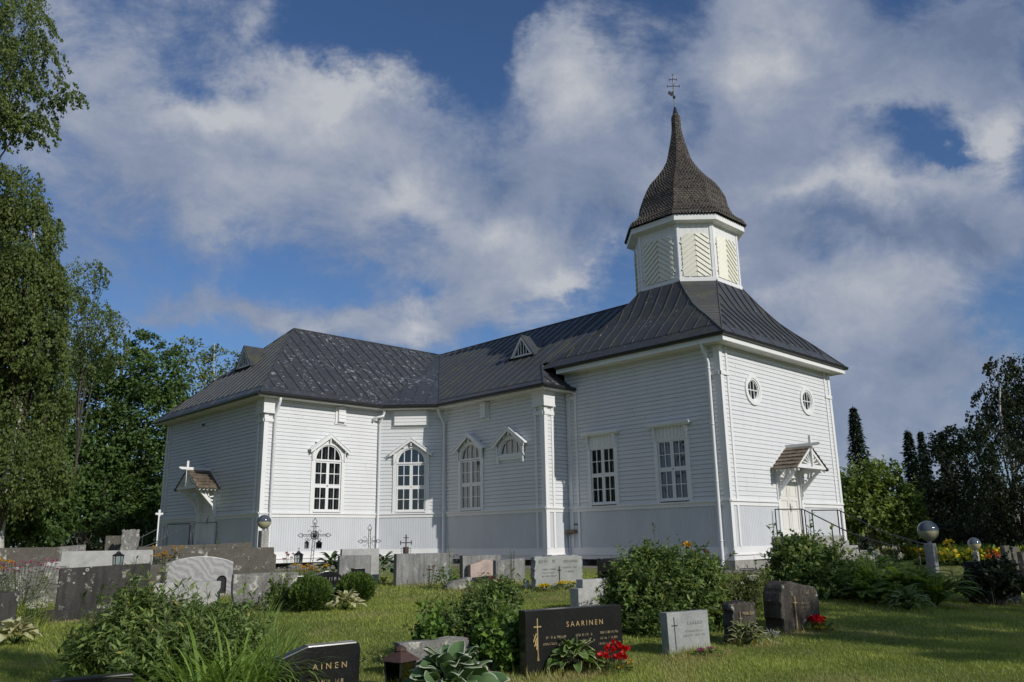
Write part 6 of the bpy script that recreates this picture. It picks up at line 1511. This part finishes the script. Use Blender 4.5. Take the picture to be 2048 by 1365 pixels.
tree('aspen_tree', 'light green airy aspen rising behind the left roof edge', 'tree', 420, 60,
     [(388, 708, 36, 28), (428, 738, 42, 36), (398, 788, 52, 42), (474, 722, 18, 20), (452, 785, 42, 42), (362, 745, 30, 48), (440, 700, 14, 14), (400, 840, 50, 40), (480, 760, 16, 30), (366, 692, 14, 14)], LF_LIGHT, BIRCHB, .22, 1.0, 'round', .2, TRW, seed=25, clump=14, spread=.28)
for i, (lob, lab, s) in enumerate((([(25, 1030, 72, 52), (95, 1060, 50, 36), (-40, 1010, 70, 80), (100, 1000, 50, 50)], 'dark bush below the left birch', 35), ([(225, 1035, 70, 52), (275, 1060, 50, 36), (150, 1005, 60, 60), (210, 980, 60, 50)], 'maple sapling bush beside the bare trunk', 52), ([(310, 1070, 30, 24), (295, 1000, 36, 60), (320, 1030, 26, 50), (255, 1010, 50, 60)], 'bush by the white pole left of the church', 56))):
    bush('leafy_bush', lab, 'bush', lob, s, LF_MAPLE, .20, 1.5, 31 + i, 'bushes under the left trees', aspect=.7, clump=16, spread=.3)
spruce('spruce_tree', 'lone slim spruce right of the tower', 1718, 70, 808, 1090, 33, LF_SPRUCE, 41, TRW, 5200, .42)
spruce('spruce_tree', 'left spruce of the dark pair at the right', 1826, 62, 856, 1090, 24, LF_SPRUCE, 42, TRW, 4200, .38)
spruce('spruce_tree', 'right, slimmer spruce of the dark pair', 1852, 64, 857, 1090, 19, LF_SPRUCE, 43, TRW, 3600, .36)
spruce('spruce_tree', 'dark spruce tip showing over the round dark tree', 1895, 66, 858, 1090, 22, LF_SPRUCE, 44, TRW, 3600, .36)
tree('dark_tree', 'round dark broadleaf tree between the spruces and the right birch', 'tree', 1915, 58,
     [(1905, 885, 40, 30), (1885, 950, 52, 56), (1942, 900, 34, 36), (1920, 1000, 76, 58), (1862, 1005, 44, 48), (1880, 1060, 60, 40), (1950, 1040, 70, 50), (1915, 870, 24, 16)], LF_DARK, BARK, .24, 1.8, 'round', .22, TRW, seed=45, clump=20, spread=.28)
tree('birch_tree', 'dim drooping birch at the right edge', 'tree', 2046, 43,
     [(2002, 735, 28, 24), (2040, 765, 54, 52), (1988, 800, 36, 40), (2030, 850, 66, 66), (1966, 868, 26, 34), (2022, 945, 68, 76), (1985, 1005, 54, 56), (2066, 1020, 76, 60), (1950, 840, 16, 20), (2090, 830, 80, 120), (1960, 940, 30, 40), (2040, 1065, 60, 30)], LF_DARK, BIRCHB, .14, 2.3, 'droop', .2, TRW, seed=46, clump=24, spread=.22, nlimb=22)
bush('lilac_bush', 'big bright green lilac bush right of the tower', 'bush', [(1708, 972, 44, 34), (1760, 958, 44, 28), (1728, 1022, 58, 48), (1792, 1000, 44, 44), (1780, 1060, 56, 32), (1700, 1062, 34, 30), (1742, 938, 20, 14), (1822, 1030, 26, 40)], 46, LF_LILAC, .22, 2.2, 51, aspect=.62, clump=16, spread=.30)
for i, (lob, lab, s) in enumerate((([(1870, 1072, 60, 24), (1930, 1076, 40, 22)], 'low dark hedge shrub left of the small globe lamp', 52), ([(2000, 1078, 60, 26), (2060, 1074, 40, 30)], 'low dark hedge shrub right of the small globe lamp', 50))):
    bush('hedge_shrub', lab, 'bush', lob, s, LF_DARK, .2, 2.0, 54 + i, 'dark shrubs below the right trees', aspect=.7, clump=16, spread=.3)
# trees standing outside the picture that throw the shade on the lawn, ferns and right-hand trees
for i, (x, y, lob, lab) in enumerate((
        (-22.5, 24, [(0, 0, 8, 4, 6, 190), (.5, 0, 15, 3.4, 4.5, 130)], 'wood edge tree outside the left picture edge, nearest the church'),
        (-26.5, 15.5, [(0, 0, 8, 4, 6, 190), (-.5, 0, 15, 3.4, 4.5, 130)], 'wood edge tree outside the left picture edge, nearest the viewer'),
        (-23, 33, [(0, 0, 9, 4.4, 7, 200), (0, 0, 17, 3.6, 5, 140)], 'wood edge tree outside the left picture edge, farthest back'),
        (-10.6, -26.2, [(0, 0, 9, 2.3, 1.1, 90), (-2.4, -1.2, 9.1, 1.5, .8, 46), (2.2, .8, 9.2, 1.8, 1.4, 60)], 'shade birch standing right of the view beside the lawn'),
        (-4.6, -25.2, [(0, 0, 8.6, 2.8, 2.2, 110), (2.4, 0, 10, 2.6, 2.6, 90)], 'shade tree standing right of the view beyond the lamp'),
        (6.5, -17.5, [(0, 0, 3.4, 2.2, 2.2, 70), (0, 0, 5.6, 1.7, 1.8, 50)], 'small shade tree right of the view near the path'),
        (28, -13, [(0, 0, 8, 4, 5, 170), (0, 0, 14, 3.2, 4, 110)], 'tall shade tree beyond the right picture edge, nearest the steps'),
        (27.5, -23, [(0, 0, 9, 4.4, 6, 190), (0, 0, 17, 3.6, 5, 130)], 'tall shade tree beyond the right picture edge, by the dark trees'),
        (34, -17, [(0, 0, 9, 4.6, 6, 190), (0, 0, 17, 3.6, 5, 130)], 'tall shade tree beyond the right picture edge, by the right birch'),
        (-23.4, -19.6, [(.5, 0, 9.6, .8, .45, 22), (-.7, -.4, 9.2, .7, .4, 18)], 'shade birch standing beside the viewer'))):
    tree('shade_tree', lab, 'tree', 0, 0, None, LF_MAPLE, BARK, .24, 1, 'round', .2, 'trees outside the picture', seed=60 + i, clump=22, spread=.30, world_lobes=lob, wpos=(x, y))

# far wood closing the horizon
def wood(name, label, x0, x1, s, y0, y1, n, seed):
    rng = np.random.default_rng(seed); px = x0 + (x1 - x0) * rng.random(n); top = y0 + 14 * np.sin(px * .05 + seed) + 9 * np.sin(px * .13); py = top + (y1 - top) * rng.random(n); k = np.array([pt(a, b_, s + c) for a, b_, c in zip(px, py, rng.normal(size=n) * 2.5)])
    root = np.array((k[:, 0].mean(), k[:, 1].mean(), 0)); t = setp(thing(name, label, 'trees', root), kind='stuff'); ln = .5 * (.6 + .8 * rng.random(n)); leaf_obj('foliage', k - root, rdir(rng, n), rdir(rng, n) + np.array((0, 0, .6)), ln, ln * .8, rng.random(n), LF_DARK, t)
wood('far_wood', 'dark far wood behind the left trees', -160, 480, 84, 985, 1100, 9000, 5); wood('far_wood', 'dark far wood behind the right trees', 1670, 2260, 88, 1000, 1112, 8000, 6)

# ================================================================== SHRUBS AND FLOWERS
bush('flowering_shrub', 'large leafy shrub in front of the tower wall, between the light grey and black stones', 'shrub',
     [(1290, 1190, 80, 74), (1360, 1180, 84, 66), (1330, 1250, 90, 50, -.3), (1250, 1220, 52, 52), (1420, 1230, 44, 56), (1400, 1150, 44, 40), (1310, 1130, 44, 26), (1240, 1170, 30, 26)], 13.6, LF_SHRUB, .085, 3.2, 71, aspect=.36, shoots=110, clump=14, spread=.22)
bush('leafy_shrub', 'fine leaved shrub left of the wide black stone', 'shrub', [(985, 1235, 60, 56), (930, 1250, 64, 42), (880, 1262, 40, 32), (1000, 1290, 50, 40, -.3), (1010, 1190, 28, 24), (960, 1290, 50, 36, -.2)], 11.2, LF_SHRUB, .06, 3.3, 72, shoots=80, aspect=.40, clump=14, spread=.24)
bush('columbine_plant', 'bright lobed leaves at the foot of the shrub by the black stone', 'plant', [(1012, 1300, 34, 34), (985, 1285, 30, 22), (1030, 1270, 16, 20), (860, 1272, 24, 14)], 10.5, LF_BRIGHT, .07, 5, 73, aspect=.95, clump=10, spread=.3)
bush('leafy_shrub', 'tall tangled shrub in the lower left foreground', 'shrub', [(300, 1250, 80, 38), (235, 1285, 76, 40), (400, 1262, 70, 34), (340, 1310, 110, 40, -.5), (185, 1312, 46, 30), (470, 1262, 44, 32), (265, 1212, 36, 22), (420, 1300, 90, 44, -.4)], 9.6, LF_SHRUB2, .085, 2.6, 74, aspect=.30, clump=12, spread=.34, shoots=90)
bush('dark_shrub', 'dense dark shrub right of the tower corner, beside the ferns', 'shrub', [(1600, 1140, 60, 54), (1660, 1160, 60, 60), (1560, 1160, 34, 34), (1640, 1200, 70, 44), (1600, 1105, 34, 24), (1700, 1200, 50, 40)], 18.2, LF_SHRUB, .10, 3.6, 75, shoots=70, aspect=.5, clump=14, spread=.24)
bush('meadow_plants', 'low green meadow plants between the tall shrub and the boulder', 'plant', [(1470, 1180, 34, 22), (1510, 1170, 30, 18), (1495, 1205, 30, 16)], 15.5, LF_WILD, .06, 4, 76, aspect=.35, clump=12, spread=.3)
bush('leafy_plant', 'small leafy plant left of the clipped bushes', 'plant', [(555, 1195, 22, 18), (575, 1205, 20, 14)], 17.0, LF_SHRUB, .06, 6, 77, aspect=.7, clump=12, spread=.3)
def thuja(label, x0, x1, yt, yb, seed):
    p, w, h = fpx(x0, x1, yt, yb); rng = np.random.default_rng(seed); t = thing('thuja_bush', label, 'bush', (p[0], p[1] + .2, gz(p[0], p[1] + .2)), 0, 'pair of clipped round bushes'); n = 9000; d = rdir(rng, n); r = np.array((w / 2, w / 2, h / 2))
    lum = 1 + .06 * np.sin(d[:, 0] * 7 + seed) * np.sin(d[:, 2] * 6) + .05 * np.sin(d[:, 1] * 11) ; rad = (.80 + .22 * rng.random((n, 1)) ** .7) * lum[:, None]
    P = d * r * rad + np.array((0, 0, h / 2 * .98)); P[:, 2] = np.maximum(P[:, 2], .01)
    fan = np.floor(np.arctan2(d[:, 1], d[:, 0]) * 9) * 1.7; A = unit(d * .9 + np.array((0, 0, .75)) + rng.normal(size=(n, 3)) * .25); Nn = unit(np.stack([np.cos(fan), np.sin(fan), np.zeros(n)], 1) + rng.normal(size=(n, 3)) * .4)
    ln = .06 * (.6 + .8 * rng.random(n)); leaf_obj('foliage', P, A, Nn, ln, ln * .38, np.clip(.3 + .5 * np.sin(fan) * .5 + rng.normal(size=n) * .25, 0, 1), LF_THUJA, t)
    mb = MB(); mb.ball((0, 0, h / 2), 1, 10, (w * .39, w * .39, h * .41)); obj('twigs', mb, LF_SHRUB, t, smooth=True)
thuja('larger left ball-shaped clipped bush', 590, 671, 1160, 1224, 1); thuja('right ball-shaped clipped bush', 686, 758, 1152, 1207, 2)
# hostas
p = gp(902, 1400); p = pt(900, 1362, 8.4); hosta('hosta_plant', 'large hosta with broad green leaves edged in white in the foreground', p, .60, LF_HGREEN, 64, .30, .225, 81, hgt=1.35)
p = gp(1148, 1345); hosta('hosta_plant', 'hosta with cream-edged leaves before the wide black stone', p, .38, LF_HLIME, 56, .21, .125, 82, hgt=1.25)
p = gp(690, 1222); hosta('hosta_plant', 'cream-white hosta between the two ball-shaped bushes', p, .32, LF_HCREAM, 40, .26, .11, 83, white_in=True)
p = gp(28, 1290); hosta('hosta_plant', 'cream-white hosta at the left picture edge', p, .42, LF_HCREAM, 46, .26, .13, 84, white_in=True)
p = gp(1495, 1292); hosta('hosta_plant', 'hosta with narrow white-streaked leaves before the small dark stone', p, .34, LF_HCREAM, 46, .21, .07, 85, white_in=False)
p = gp(1815, 1222); hosta('hosta_plant', 'hosta with pale leaves in the shade below the ferns', p, .55, LF_HLIME, 46, .27, .08, 86)
p = pt(662, 1146, 24.0); hosta('hosta_plant', 'hosta left of the tall light grey stone by the church wall', p, .5, LF_HGREEN, 40, .40, .14, 87, hgt=1.9)
p = pt(768, 1146, 24.2); hosta('hosta_plant', 'hosta right of the tall light grey stone by the church wall', p, .42, LF_HGREEN, 36, .38, .14, 88, hgt=1.8)
p = gp(672, 1364); hosta('hosta_plant', 'young hosta with white-edged leaves below the stone lettered INEN', p, .16, LF_HGREEN, 16, .14, .07, 89)
p = gp(742, 1352); hosta('hosta_plant', 'small pale hosta seedling on the lawn right of the stone lettered INEN', p, .12, LF_HCREAM, 10, .14, .04, 90, hgt=1.6)
# begonias and other bedding flowers
def rc(r, z, n, a, seed, m, nm, rad=.055, off=(0, 0)):
    rg = random.Random(seed); return [(off[0] + rg.uniform(-r, r), off[1] + rg.uniform(-a, a), z * rg.uniform(.75, 1.15), rad * rg.uniform(.85, 1.2), m, nm) for _ in range(n)]
p = gp(1226, 1346); flower_plant('begonia_plant', 'red begonias with a few orange blooms beside the cream-edged hosta', 'flowers', p, .22, .14, [(-.16, 0, .19, .075, P_RED, 'bloom'), (.02, .05, .24, .08, P_RED, 'bloom'), (.06, -.08, .16, .085, P_RED, 'bloom'), (.15, 0, .25, .065, P_RED, 'bloom'), (.10, .02, .31, .06, P_RED, 'bloom'), (.20, -.02, .23, .07, P_RED, 'bloom'), (-.02, -.14, .07, .03, P_ORANGE, 'bloom'), (.22, -.1, .11, .028, P_ORANGE, 'bloom'), (.15, -.12, .09, .026, P_ORANGE, 'bloom')], LF_SHRUB, 130, .06, 91)
p = gp(1634, 1262); flower_plant('begonia_plant', 'red begonias with yellow blooms at the foot of the boulder', 'flowers', p, .24, .15, rc(.14, .17, 9, .1, 5, P_RED, 'bloom', .055) + [(-.2, -.1, .07, .04, P_YEL, 'bloom'), (-.1, -.16, .05, .04, P_YEL, 'bloom'), (.18, -.05, .13, .035, P_YEL, 'bloom')], LF_SHRUB, 150, .065, 92)
p = gp(1416, 1312); flower_plant('bedding_flowers', 'low reddish pink bedding flowers right of the small light grey stone', 'flowers', p, .2, .08, rc(.19, .08, 12, .06, 6, P_PINK, 'bloom', .02), LF_SHRUB, 120, .04, 93)
p = gp(1092, 1183); flower_plant('marigold_plants', 'yellow flowers in the left half of the row below the pale double stone', 'flowers', p, .28, .14, rc(.26, .14, 12, .1, 7, P_YEL, 'bloom', .045), LF_SHRUB, 150, .06, 94, group='yellow flowers before the pale stone')
p = gp(1135, 1179); flower_plant('marigold_plants', 'yellow flowers in the right half of the row below the pale double stone', 'flowers', p, .28, .16, rc(.26, .16, 14, .1, 8, P_YEL, 'bloom', .045), LF_SHRUB, 150, .06, 95, group='yellow flowers before the pale stone')
p = gp(985, 1184); flower_plant('rose_bush', 'small rose bush with red blooms and reddish leaves before the pink stone', 'rose bush', p, .48, .42, [(.10, -.1, .24, .06, P_RED, 'bloom'), (-.10, -.1, .33, .05, P_PINK, 'bloom'), (-.02, 0, .30, .045, P_RED, 'bloom'), (-.05, .1, .42, .03, P_RED, 'bloom'), (.2, .1, .3, .025, P_PINK, 'bloom')], LF_SHRUB2, 420, .07, 96, asp=.5)
p = pt(1376, 1140, 13.2); g = gz(p[0], p[1]); zt = pt(1376, 1092, 13.4)[2] - g; flower_plant('lily_plant', 'single faded orange lily rising above the large shrub', 'flower', (p[0], p[1]), .06, .9, [(0, 0, zt, .075, P_ORANGE, 'bloom')], LF_SHRUB, 30, .10, 97, asp=.25)
p = pt(1912, 1180, 20.6); g = gz(p[0], p[1]); z1 = pt(1912, 1084, 20.6)[2] - g; flower_plant('lily_plant', 'yellow lilies behind the shaded dark stone', 'flower', (p[0], p[1]), .25, .75, [(-.12, 0, z1, .07, P_YEL, 'bloom'), (.06, .1, z1 * .96, .08, P_YEL, 'bloom'), (.18, 0, z1 * 1.0, .07, P_YEL, 'bloom'), (0, 0, z1 * .9, .06, P_YEL, 'bloom')], LF_FERN, 120, .18, 98, asp=.12)
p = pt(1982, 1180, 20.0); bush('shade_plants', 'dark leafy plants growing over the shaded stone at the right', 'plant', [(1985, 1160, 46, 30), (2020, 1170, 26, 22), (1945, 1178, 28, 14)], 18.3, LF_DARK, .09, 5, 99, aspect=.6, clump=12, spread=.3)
p = pt(1988, 1118, 33.0); g = gz(p[0], p[1]); flower_plant('lily_bed', 'orange red lilies among the stones at the far right', 'flower', (p[0], p[1]), .55, .8, rc(.5, .9, 10, .3, 9, petal('coral_petal', (.55, .10, .02)), 'bloom', .09), LF_FERN, 220, .25, 100, asp=.14)
# yellow perennials behind the gravestones at left and by the walls
def spray(label, px, py, s, wpx, m, nm, n=26, h=.5, seed=1, lm=LF_WILD, leaves=200, rad=.022, name='wildflowers', leaf=.07, asp=.28):
    p = pt(px, py, s); g = gz(p[0], p[1]); k = 1 / ppm(p); zt = p[2] - g; rg = random.Random(seed); w = wpx * k / 2
    return flower_plant(name, label, 'flowers', (p[0], p[1]), w, zt * .95, [(rg.uniform(-w, w), rg.uniform(-w, w) * .5, zt * rg.uniform(.8, 1.06), rad * rg.uniform(.8, 1.3), m, nm) for _ in range(n)], lm, leaves, leaf, seed, asp=asp)
spray('yellow flowers before the very wide brown stone', 335, 1098, 21.6, 62, P_ORANGE, 'blossom', 22, .5, 101, LF_WILD, 200, .035)
spray('pale green bushy plant right of the black lantern', 295, 1112, 21.4, 56, P_WHITE, 'blossom', 3, .5, 102, LF_BRIGHT, 420, .02)
spray('yellow flowers behind the black curved stone', 620, 1132, 20.6, 76, P_ORANGE, 'blossom', 34, .5, 103, LF_WILD, 420, .032)
spray('pink flowers by the foot of the ornate cross', 578, 1108, 24.0, 26, P_PINK, 'blossom', 8, .5, 104, LF_WILD, 60, .04)
spray('pink and white meadow flowers at the left edge', 55, 1128, 17.6, 110, P_PINK, 'blossom', 34, .6, 105, LF_WILD, 1300, .028, leaf=.09, asp=.2)
spray('white daisies at the foot of the left meadow flowers', 55, 1210, 15.0, 70, P_WHITE, 'blossom', 26, .2, 106, LF_WILD, 420, .03, leaf=.09, asp=.2)
spray('orange marigolds at the far left edge', 8, 1122, 18.2, 40, P_ORANGE, 'blossom', 10, .6, 107, LF_WILD, 120, .04)
spray('tall leafy stalks right of the broad streaked stone', 905, 1092, 21.6, 20, P_WHITE, 'bud', 3, 1., 108, LF_BRIGHT, 60, .02, 'tall_weed', .10, .35)
spray('bushy green weed at the right foot of the broad streaked stone', 893, 1130, 21.2, 46, P_WHITE, 'bud', 4, .5, 109, LF_BRIGHT, 300, .015, 'tall_weed', .09, .5)
spray('thin dry stalks before the right grey slab', 1022, 1100, 22.6, 16, P_WHITE, 'bud', 6, .9, 110, LF_WILD, 50, .02, 'tall_weed', .07, .3)
spray('dark dry flower stalks before the broad streaked stone', 858, 1134, 21.0, 30, P_RUSSET, 'bud', 12, .5, 111, LF_DARK, 90, .025, 'dry_stalks', .06, .3)
spray('single leafy spike rising before the shaded church wall', 436, 1062, 25.4, 9, LF_BRIGHT, 'bud', 3, .9, 112, LF_BRIGHT, 70, .03, 'tall_weed', .09, .35)
spray('flat white umbels among the ferns', 1745, 1102, 17.0, 170, P_WHITE, 'umbel', 16, 1., 113, LF_FERN, 200, .05, 'cow_parsley', .09, .3)
spray('flat white umbels over the plants between shrub and boulder', 1500, 1158, 15.3, 60, P_WHITE, 'umbel', 10, .6, 114, LF_WILD, 260, .04, 'cow_parsley', .07, .3)
spray('dark russet flower stalk by the corner downpipe', 1412, 1108, 20.0, 12, P_RUSSET, 'bud', 7, 1., 115, LF_DARK, 20, .05, 'dry_stalks', .06, .3)
spray('yellow buds on the shrub before the stepped stone', 1215, 1170, 15.6, 60, P_YEL, 'bud', 10, .5, 116, LF_SHRUB2, 420, .016, 'wildflowers', .06, .4)
p = gp(1538, 1293); spray('silver leaved plant beside the narrow-leaved hosta', 1542, 1262, 12.6, 26, LF_FERN, 'bud', 2, .2, 117, P_SILVER, 160, .01, 'silver_plant', .07, .18)
# ferns
rng = np.random.default_rng(120)
for i, (px, s, n, L, lab) in enumerate(((1752, 17.6, 26, 1.35, 'big fern in the middle of the fern bank'), (1700, 18.6, 22, 1.25, 'fern at the left of the fern bank, by the steps'), (1812, 17.2, 26, 1.3, 'fern in the right half of the fern bank'), (1866, 16.6, 22, 1.05, 'darkest fern at the right end of the fern bank'),
        (1782, 19.6, 24, 1.5, 'fern at the back of the fern bank under the railing'), (1725, 16.8, 18, .8, 'low fern at the front of the fern bank'), (1838, 18.8, 22, 1.35, 'fern just left of the large globe lamp'), (1730, 19.4, 22, 1.45, 'tall fern beside the steps'), (1790, 16.2, 16, .7, 'low fern above the pale hosta'))):
    q = pt(px, 1150, s); g = gz(q[0], q[1]); t = thing('fern_plant', lab, 'fern', (q[0], q[1], g), 0, 'ferns right of the tower')
    P, A, Nn, ln, st = fern(rng, (0, 0, .02), int(n * 1.4), L, .15, None, (.05, .62)); k = len(P); ln = np.array(ln); leaf_obj('fronds', np.array(P), np.array(A), np.array(Nn), ln, ln * .30, np.clip(rng.random(k) * .6 + .4, 0, 1), LF_FERN, t)
    mb = MB()
    for l_ in st: mb.tube(l_[::4], .004, 4, cap=False)
    obj('stalks', mb, LF_FERN, t)
# grasses and day lilies
blade_clump('daylily_clump', 'bright arching day lily leaves in the lower left foreground', 'plant', [pt(x, 1350, s)[:2] for x, s in ((470, 8.3), (520, 8.6), (420, 8.0), (385, 8.4), (555, 8.9))], LF_BLADE, 130, 1.0, .030, .50, 1.5, .24, 131)
blade_clump('daylily_clump', 'dark trailing grass leaves at the bottom edge', 'plant', [pt(x, 1350, s)[:2] for x, s in ((330, 7.4), (400, 7.3), (260, 7.7), (470, 7.3))], LF_FERN, 60, .62, .016, .8, 1.9, .12, 132)
blade_clump('tall_grass', 'tall loose grass blades before the arched and low grey stones', 'grass', [pt(x, 1200, s)[:2] for x, s in ((300, 13.5), (360, 12.8), (420, 13.2), (480, 12.4), (250, 13), (330, 15), (520, 13), (390, 11.4), (450, 11), (330, 11.6), (540, 11.4))], LF_SHRUB2, 34, 1.0, .014, .45, 1.2, .35, 133)
blade_clump('tall_grass', 'uncut grass around the left meadow flowers', 'grass', [pt(x, 1200, s)[:2] for x, s in ((20, 15), (60, 15.4), (90, 15.8), (40, 17), (80, 14.4))], LF_GRASS, 60, .42, .010, .4, 1.0, .3, 134)
blade_clump('tall_grass', 'uncut grass between the tall shrub and the boulder', 'grass', [pt(x, 1200, s)[:2] for x, s in ((1470, 16), (1500, 16.5), (1530, 16.2), (1485, 15.2))], LF_GRASS, 70, .42, .010, .4, 1.0, .3, 135)
blade_clump('tall_grass', 'loose tufts of long grass growing through the lower left shrub', 'grass', [pt(x, 1300, s)[:2] for x, s in ((190, 9.9), (235, 9.3), (275, 10.3), (310, 9.2), (350, 9.9), (395, 9.3), (435, 10.1), (480, 9.5), (520, 9.9), (560, 10.4), (260, 11), (380, 11), (500, 11.2), (150, 10.4))], LF_BLADE, 60, .92, .011, .42, 1.2, .32, 136)
# yellow flower field far right
rng = np.random.default_rng(140); n = 9000
q0 = pt(1806, 1100, 46); q1 = pt(2200, 1100, 43); root = np.array((q0[0], q0[1], gz(q0[0], q0[1]))); t = setp(thing('flower_field', 'long band of yellow flowers below the dark trees at the right', 'flowers', root), kind='stuff')
f = rng.random(n); P = q0 + (q1 - q0) * f[:, None]; P[:, :2] += FWD[:2] * rng.normal(size=(n, 1)) * 1.6; gg = ground(P[:, 0], P[:, 1]); zt = (pt(1950, 1098, 44)[2]); P[:, 2] = gg + (zt - gg) * (.35 + .65 * rng.random(n) ** .6)
A = rdir(rng, n); ln = .14 + .10 * rng.random(n); leaf_obj('blossoms', P - root, A, rdir(rng, n), ln, ln, rng.random(n), P_YEL, t)
P2 = P.copy(); P2[:, 2] = gg + (zt - gg) * .9 * rng.random(n); leaf_obj('foliage', P2 - root, rdir(rng, n) + np.array((0, 0, 1)), rdir(rng, n), ln * 2, ln, rng.random(n), LF_FERN, t)

# ================================================================== MOWN GRASS
def lawn(n, s0, s1, w, h, seed):
    rng = np.random.default_rng(seed); s = np.sqrt(s0 ** 2 + (s1 ** 2 - s0 ** 2) * rng.random(n)); l = (rng.random(n) * 2 - 1) * (.70 * s + .6); x = CAM[0] + FWD[0] * s + RGT[0] * l; y = CAM[1] + FWD[1] * s + RGT[1] * l
    keep = ~((y > -1.9) & (x > -3.4)); x, y = x[keep], y[keep]; n = len(x); z = ground(x, y)
    patch = .5 + .28 * np.sin(x * .8 + 1.3 * np.sin(y * .6)) * np.sin(y * .9 + .7) + .22 * np.sin(x * 2.7 + y * 1.9) * np.sin(y * 2.3 - x); a = rng.random(n) * 2 * np.pi; hh = h * (.5 + .8 * rng.random(n)) * (.75 + .5 * patch); lean = hh * (.25 + .7 * rng.random(n)); ww = w * (.6 + .7 * rng.random(n))
    d = np.stack([np.cos(a), np.sin(a), np.zeros(n)], 1); sd = np.stack([-np.sin(a), np.cos(a), np.zeros(n)], 1); b0 = np.stack([x, y, z - .005], 1); V = np.stack([b0 - sd * ww[:, None] / 2, b0 + sd * ww[:, None] / 2, b0 + d * lean[:, None] + np.stack([np.zeros(n), np.zeros(n), hh], 1)], 1).reshape(-1, 3)
    dry = np.clip(.9 * np.sin(x * 1.3 + 2 * np.sin(y * .9)) * np.sin(y * 1.7 + 1.1 * np.sin(x * 1.9)) - .35, 0, 1)
    for gx, gy, gw in GRAVES: dry = np.maximum(dry, .95 * np.exp(-(((x - gx) / (gw * .5 + .25)) ** 2 + ((y - gy + .15) / .42) ** 2) ** 2))
    dry = np.clip(dry * (.6 + .8 * rng.random(n)), 0, 1)
    return V, np.repeat(np.clip(-.05 + .95 * patch + rng.normal(size=n) * .25, 0, 1), 3), np.repeat(dry, 3)
LV = [lawn(260000, 6.3, 12, .009, .040, 1), lawn(190000, 12, 19, .015, .045, 2), lawn(90000, 19, 28, .026, .05, 3)]
def rim(seed):
    rng = np.random.default_rng(seed); B = []
    for gx, gy, gw in GRAVES:
        n = 420; u = (rng.random(n) - .5) * (gw + .2); v = rng.normal(size=n) * .05 - .16 * np.sign(rng.random(n) - .3); c, s = math.cos(STONE_RZ), math.sin(STONE_RZ); B.append(np.stack([gx + u * c - v * s, gy + u * s + v * c], 1))
    B = np.concatenate(B); n = len(B); z = ground(B[:, 0], B[:, 1]); a = rng.random(n) * 2 * np.pi; hh = .05 + .11 * rng.random(n) ** 1.5; lean = hh * (.2 + .5 * rng.random(n)); ww = .010 + .006 * rng.random(n); d = np.stack([np.cos(a), np.sin(a), np.zeros(n)], 1); sd = np.stack([-np.sin(a), np.cos(a), np.zeros(n)], 1); b0 = np.stack([B[:, 0], B[:, 1], z - .005], 1)
    V = np.stack([b0 - sd * ww[:, None] / 2, b0 + sd * ww[:, None] / 2, b0 + d * lean[:, None] + np.stack([np.zeros(n), np.zeros(n), hh], 1)], 1).reshape(-1, 3); return V, np.repeat(rng.random(n), 3), np.repeat((rng.random(n) < .35) * .8, 3)
LV.append(rim(9))
V = np.concatenate([a[0] for a in LV]); T = np.concatenate([a[1] for a in LV]); DR = np.concatenate([a[2] for a in LV]); F = np.arange(len(V)).reshape(-1, 3)
setp(npmesh('mown_grass', V, F, LF_GRASS, {'tint': T, 'edge': DR}), label='mown green lawn with dry patches between the graves', cat='grass', kind='stuff')
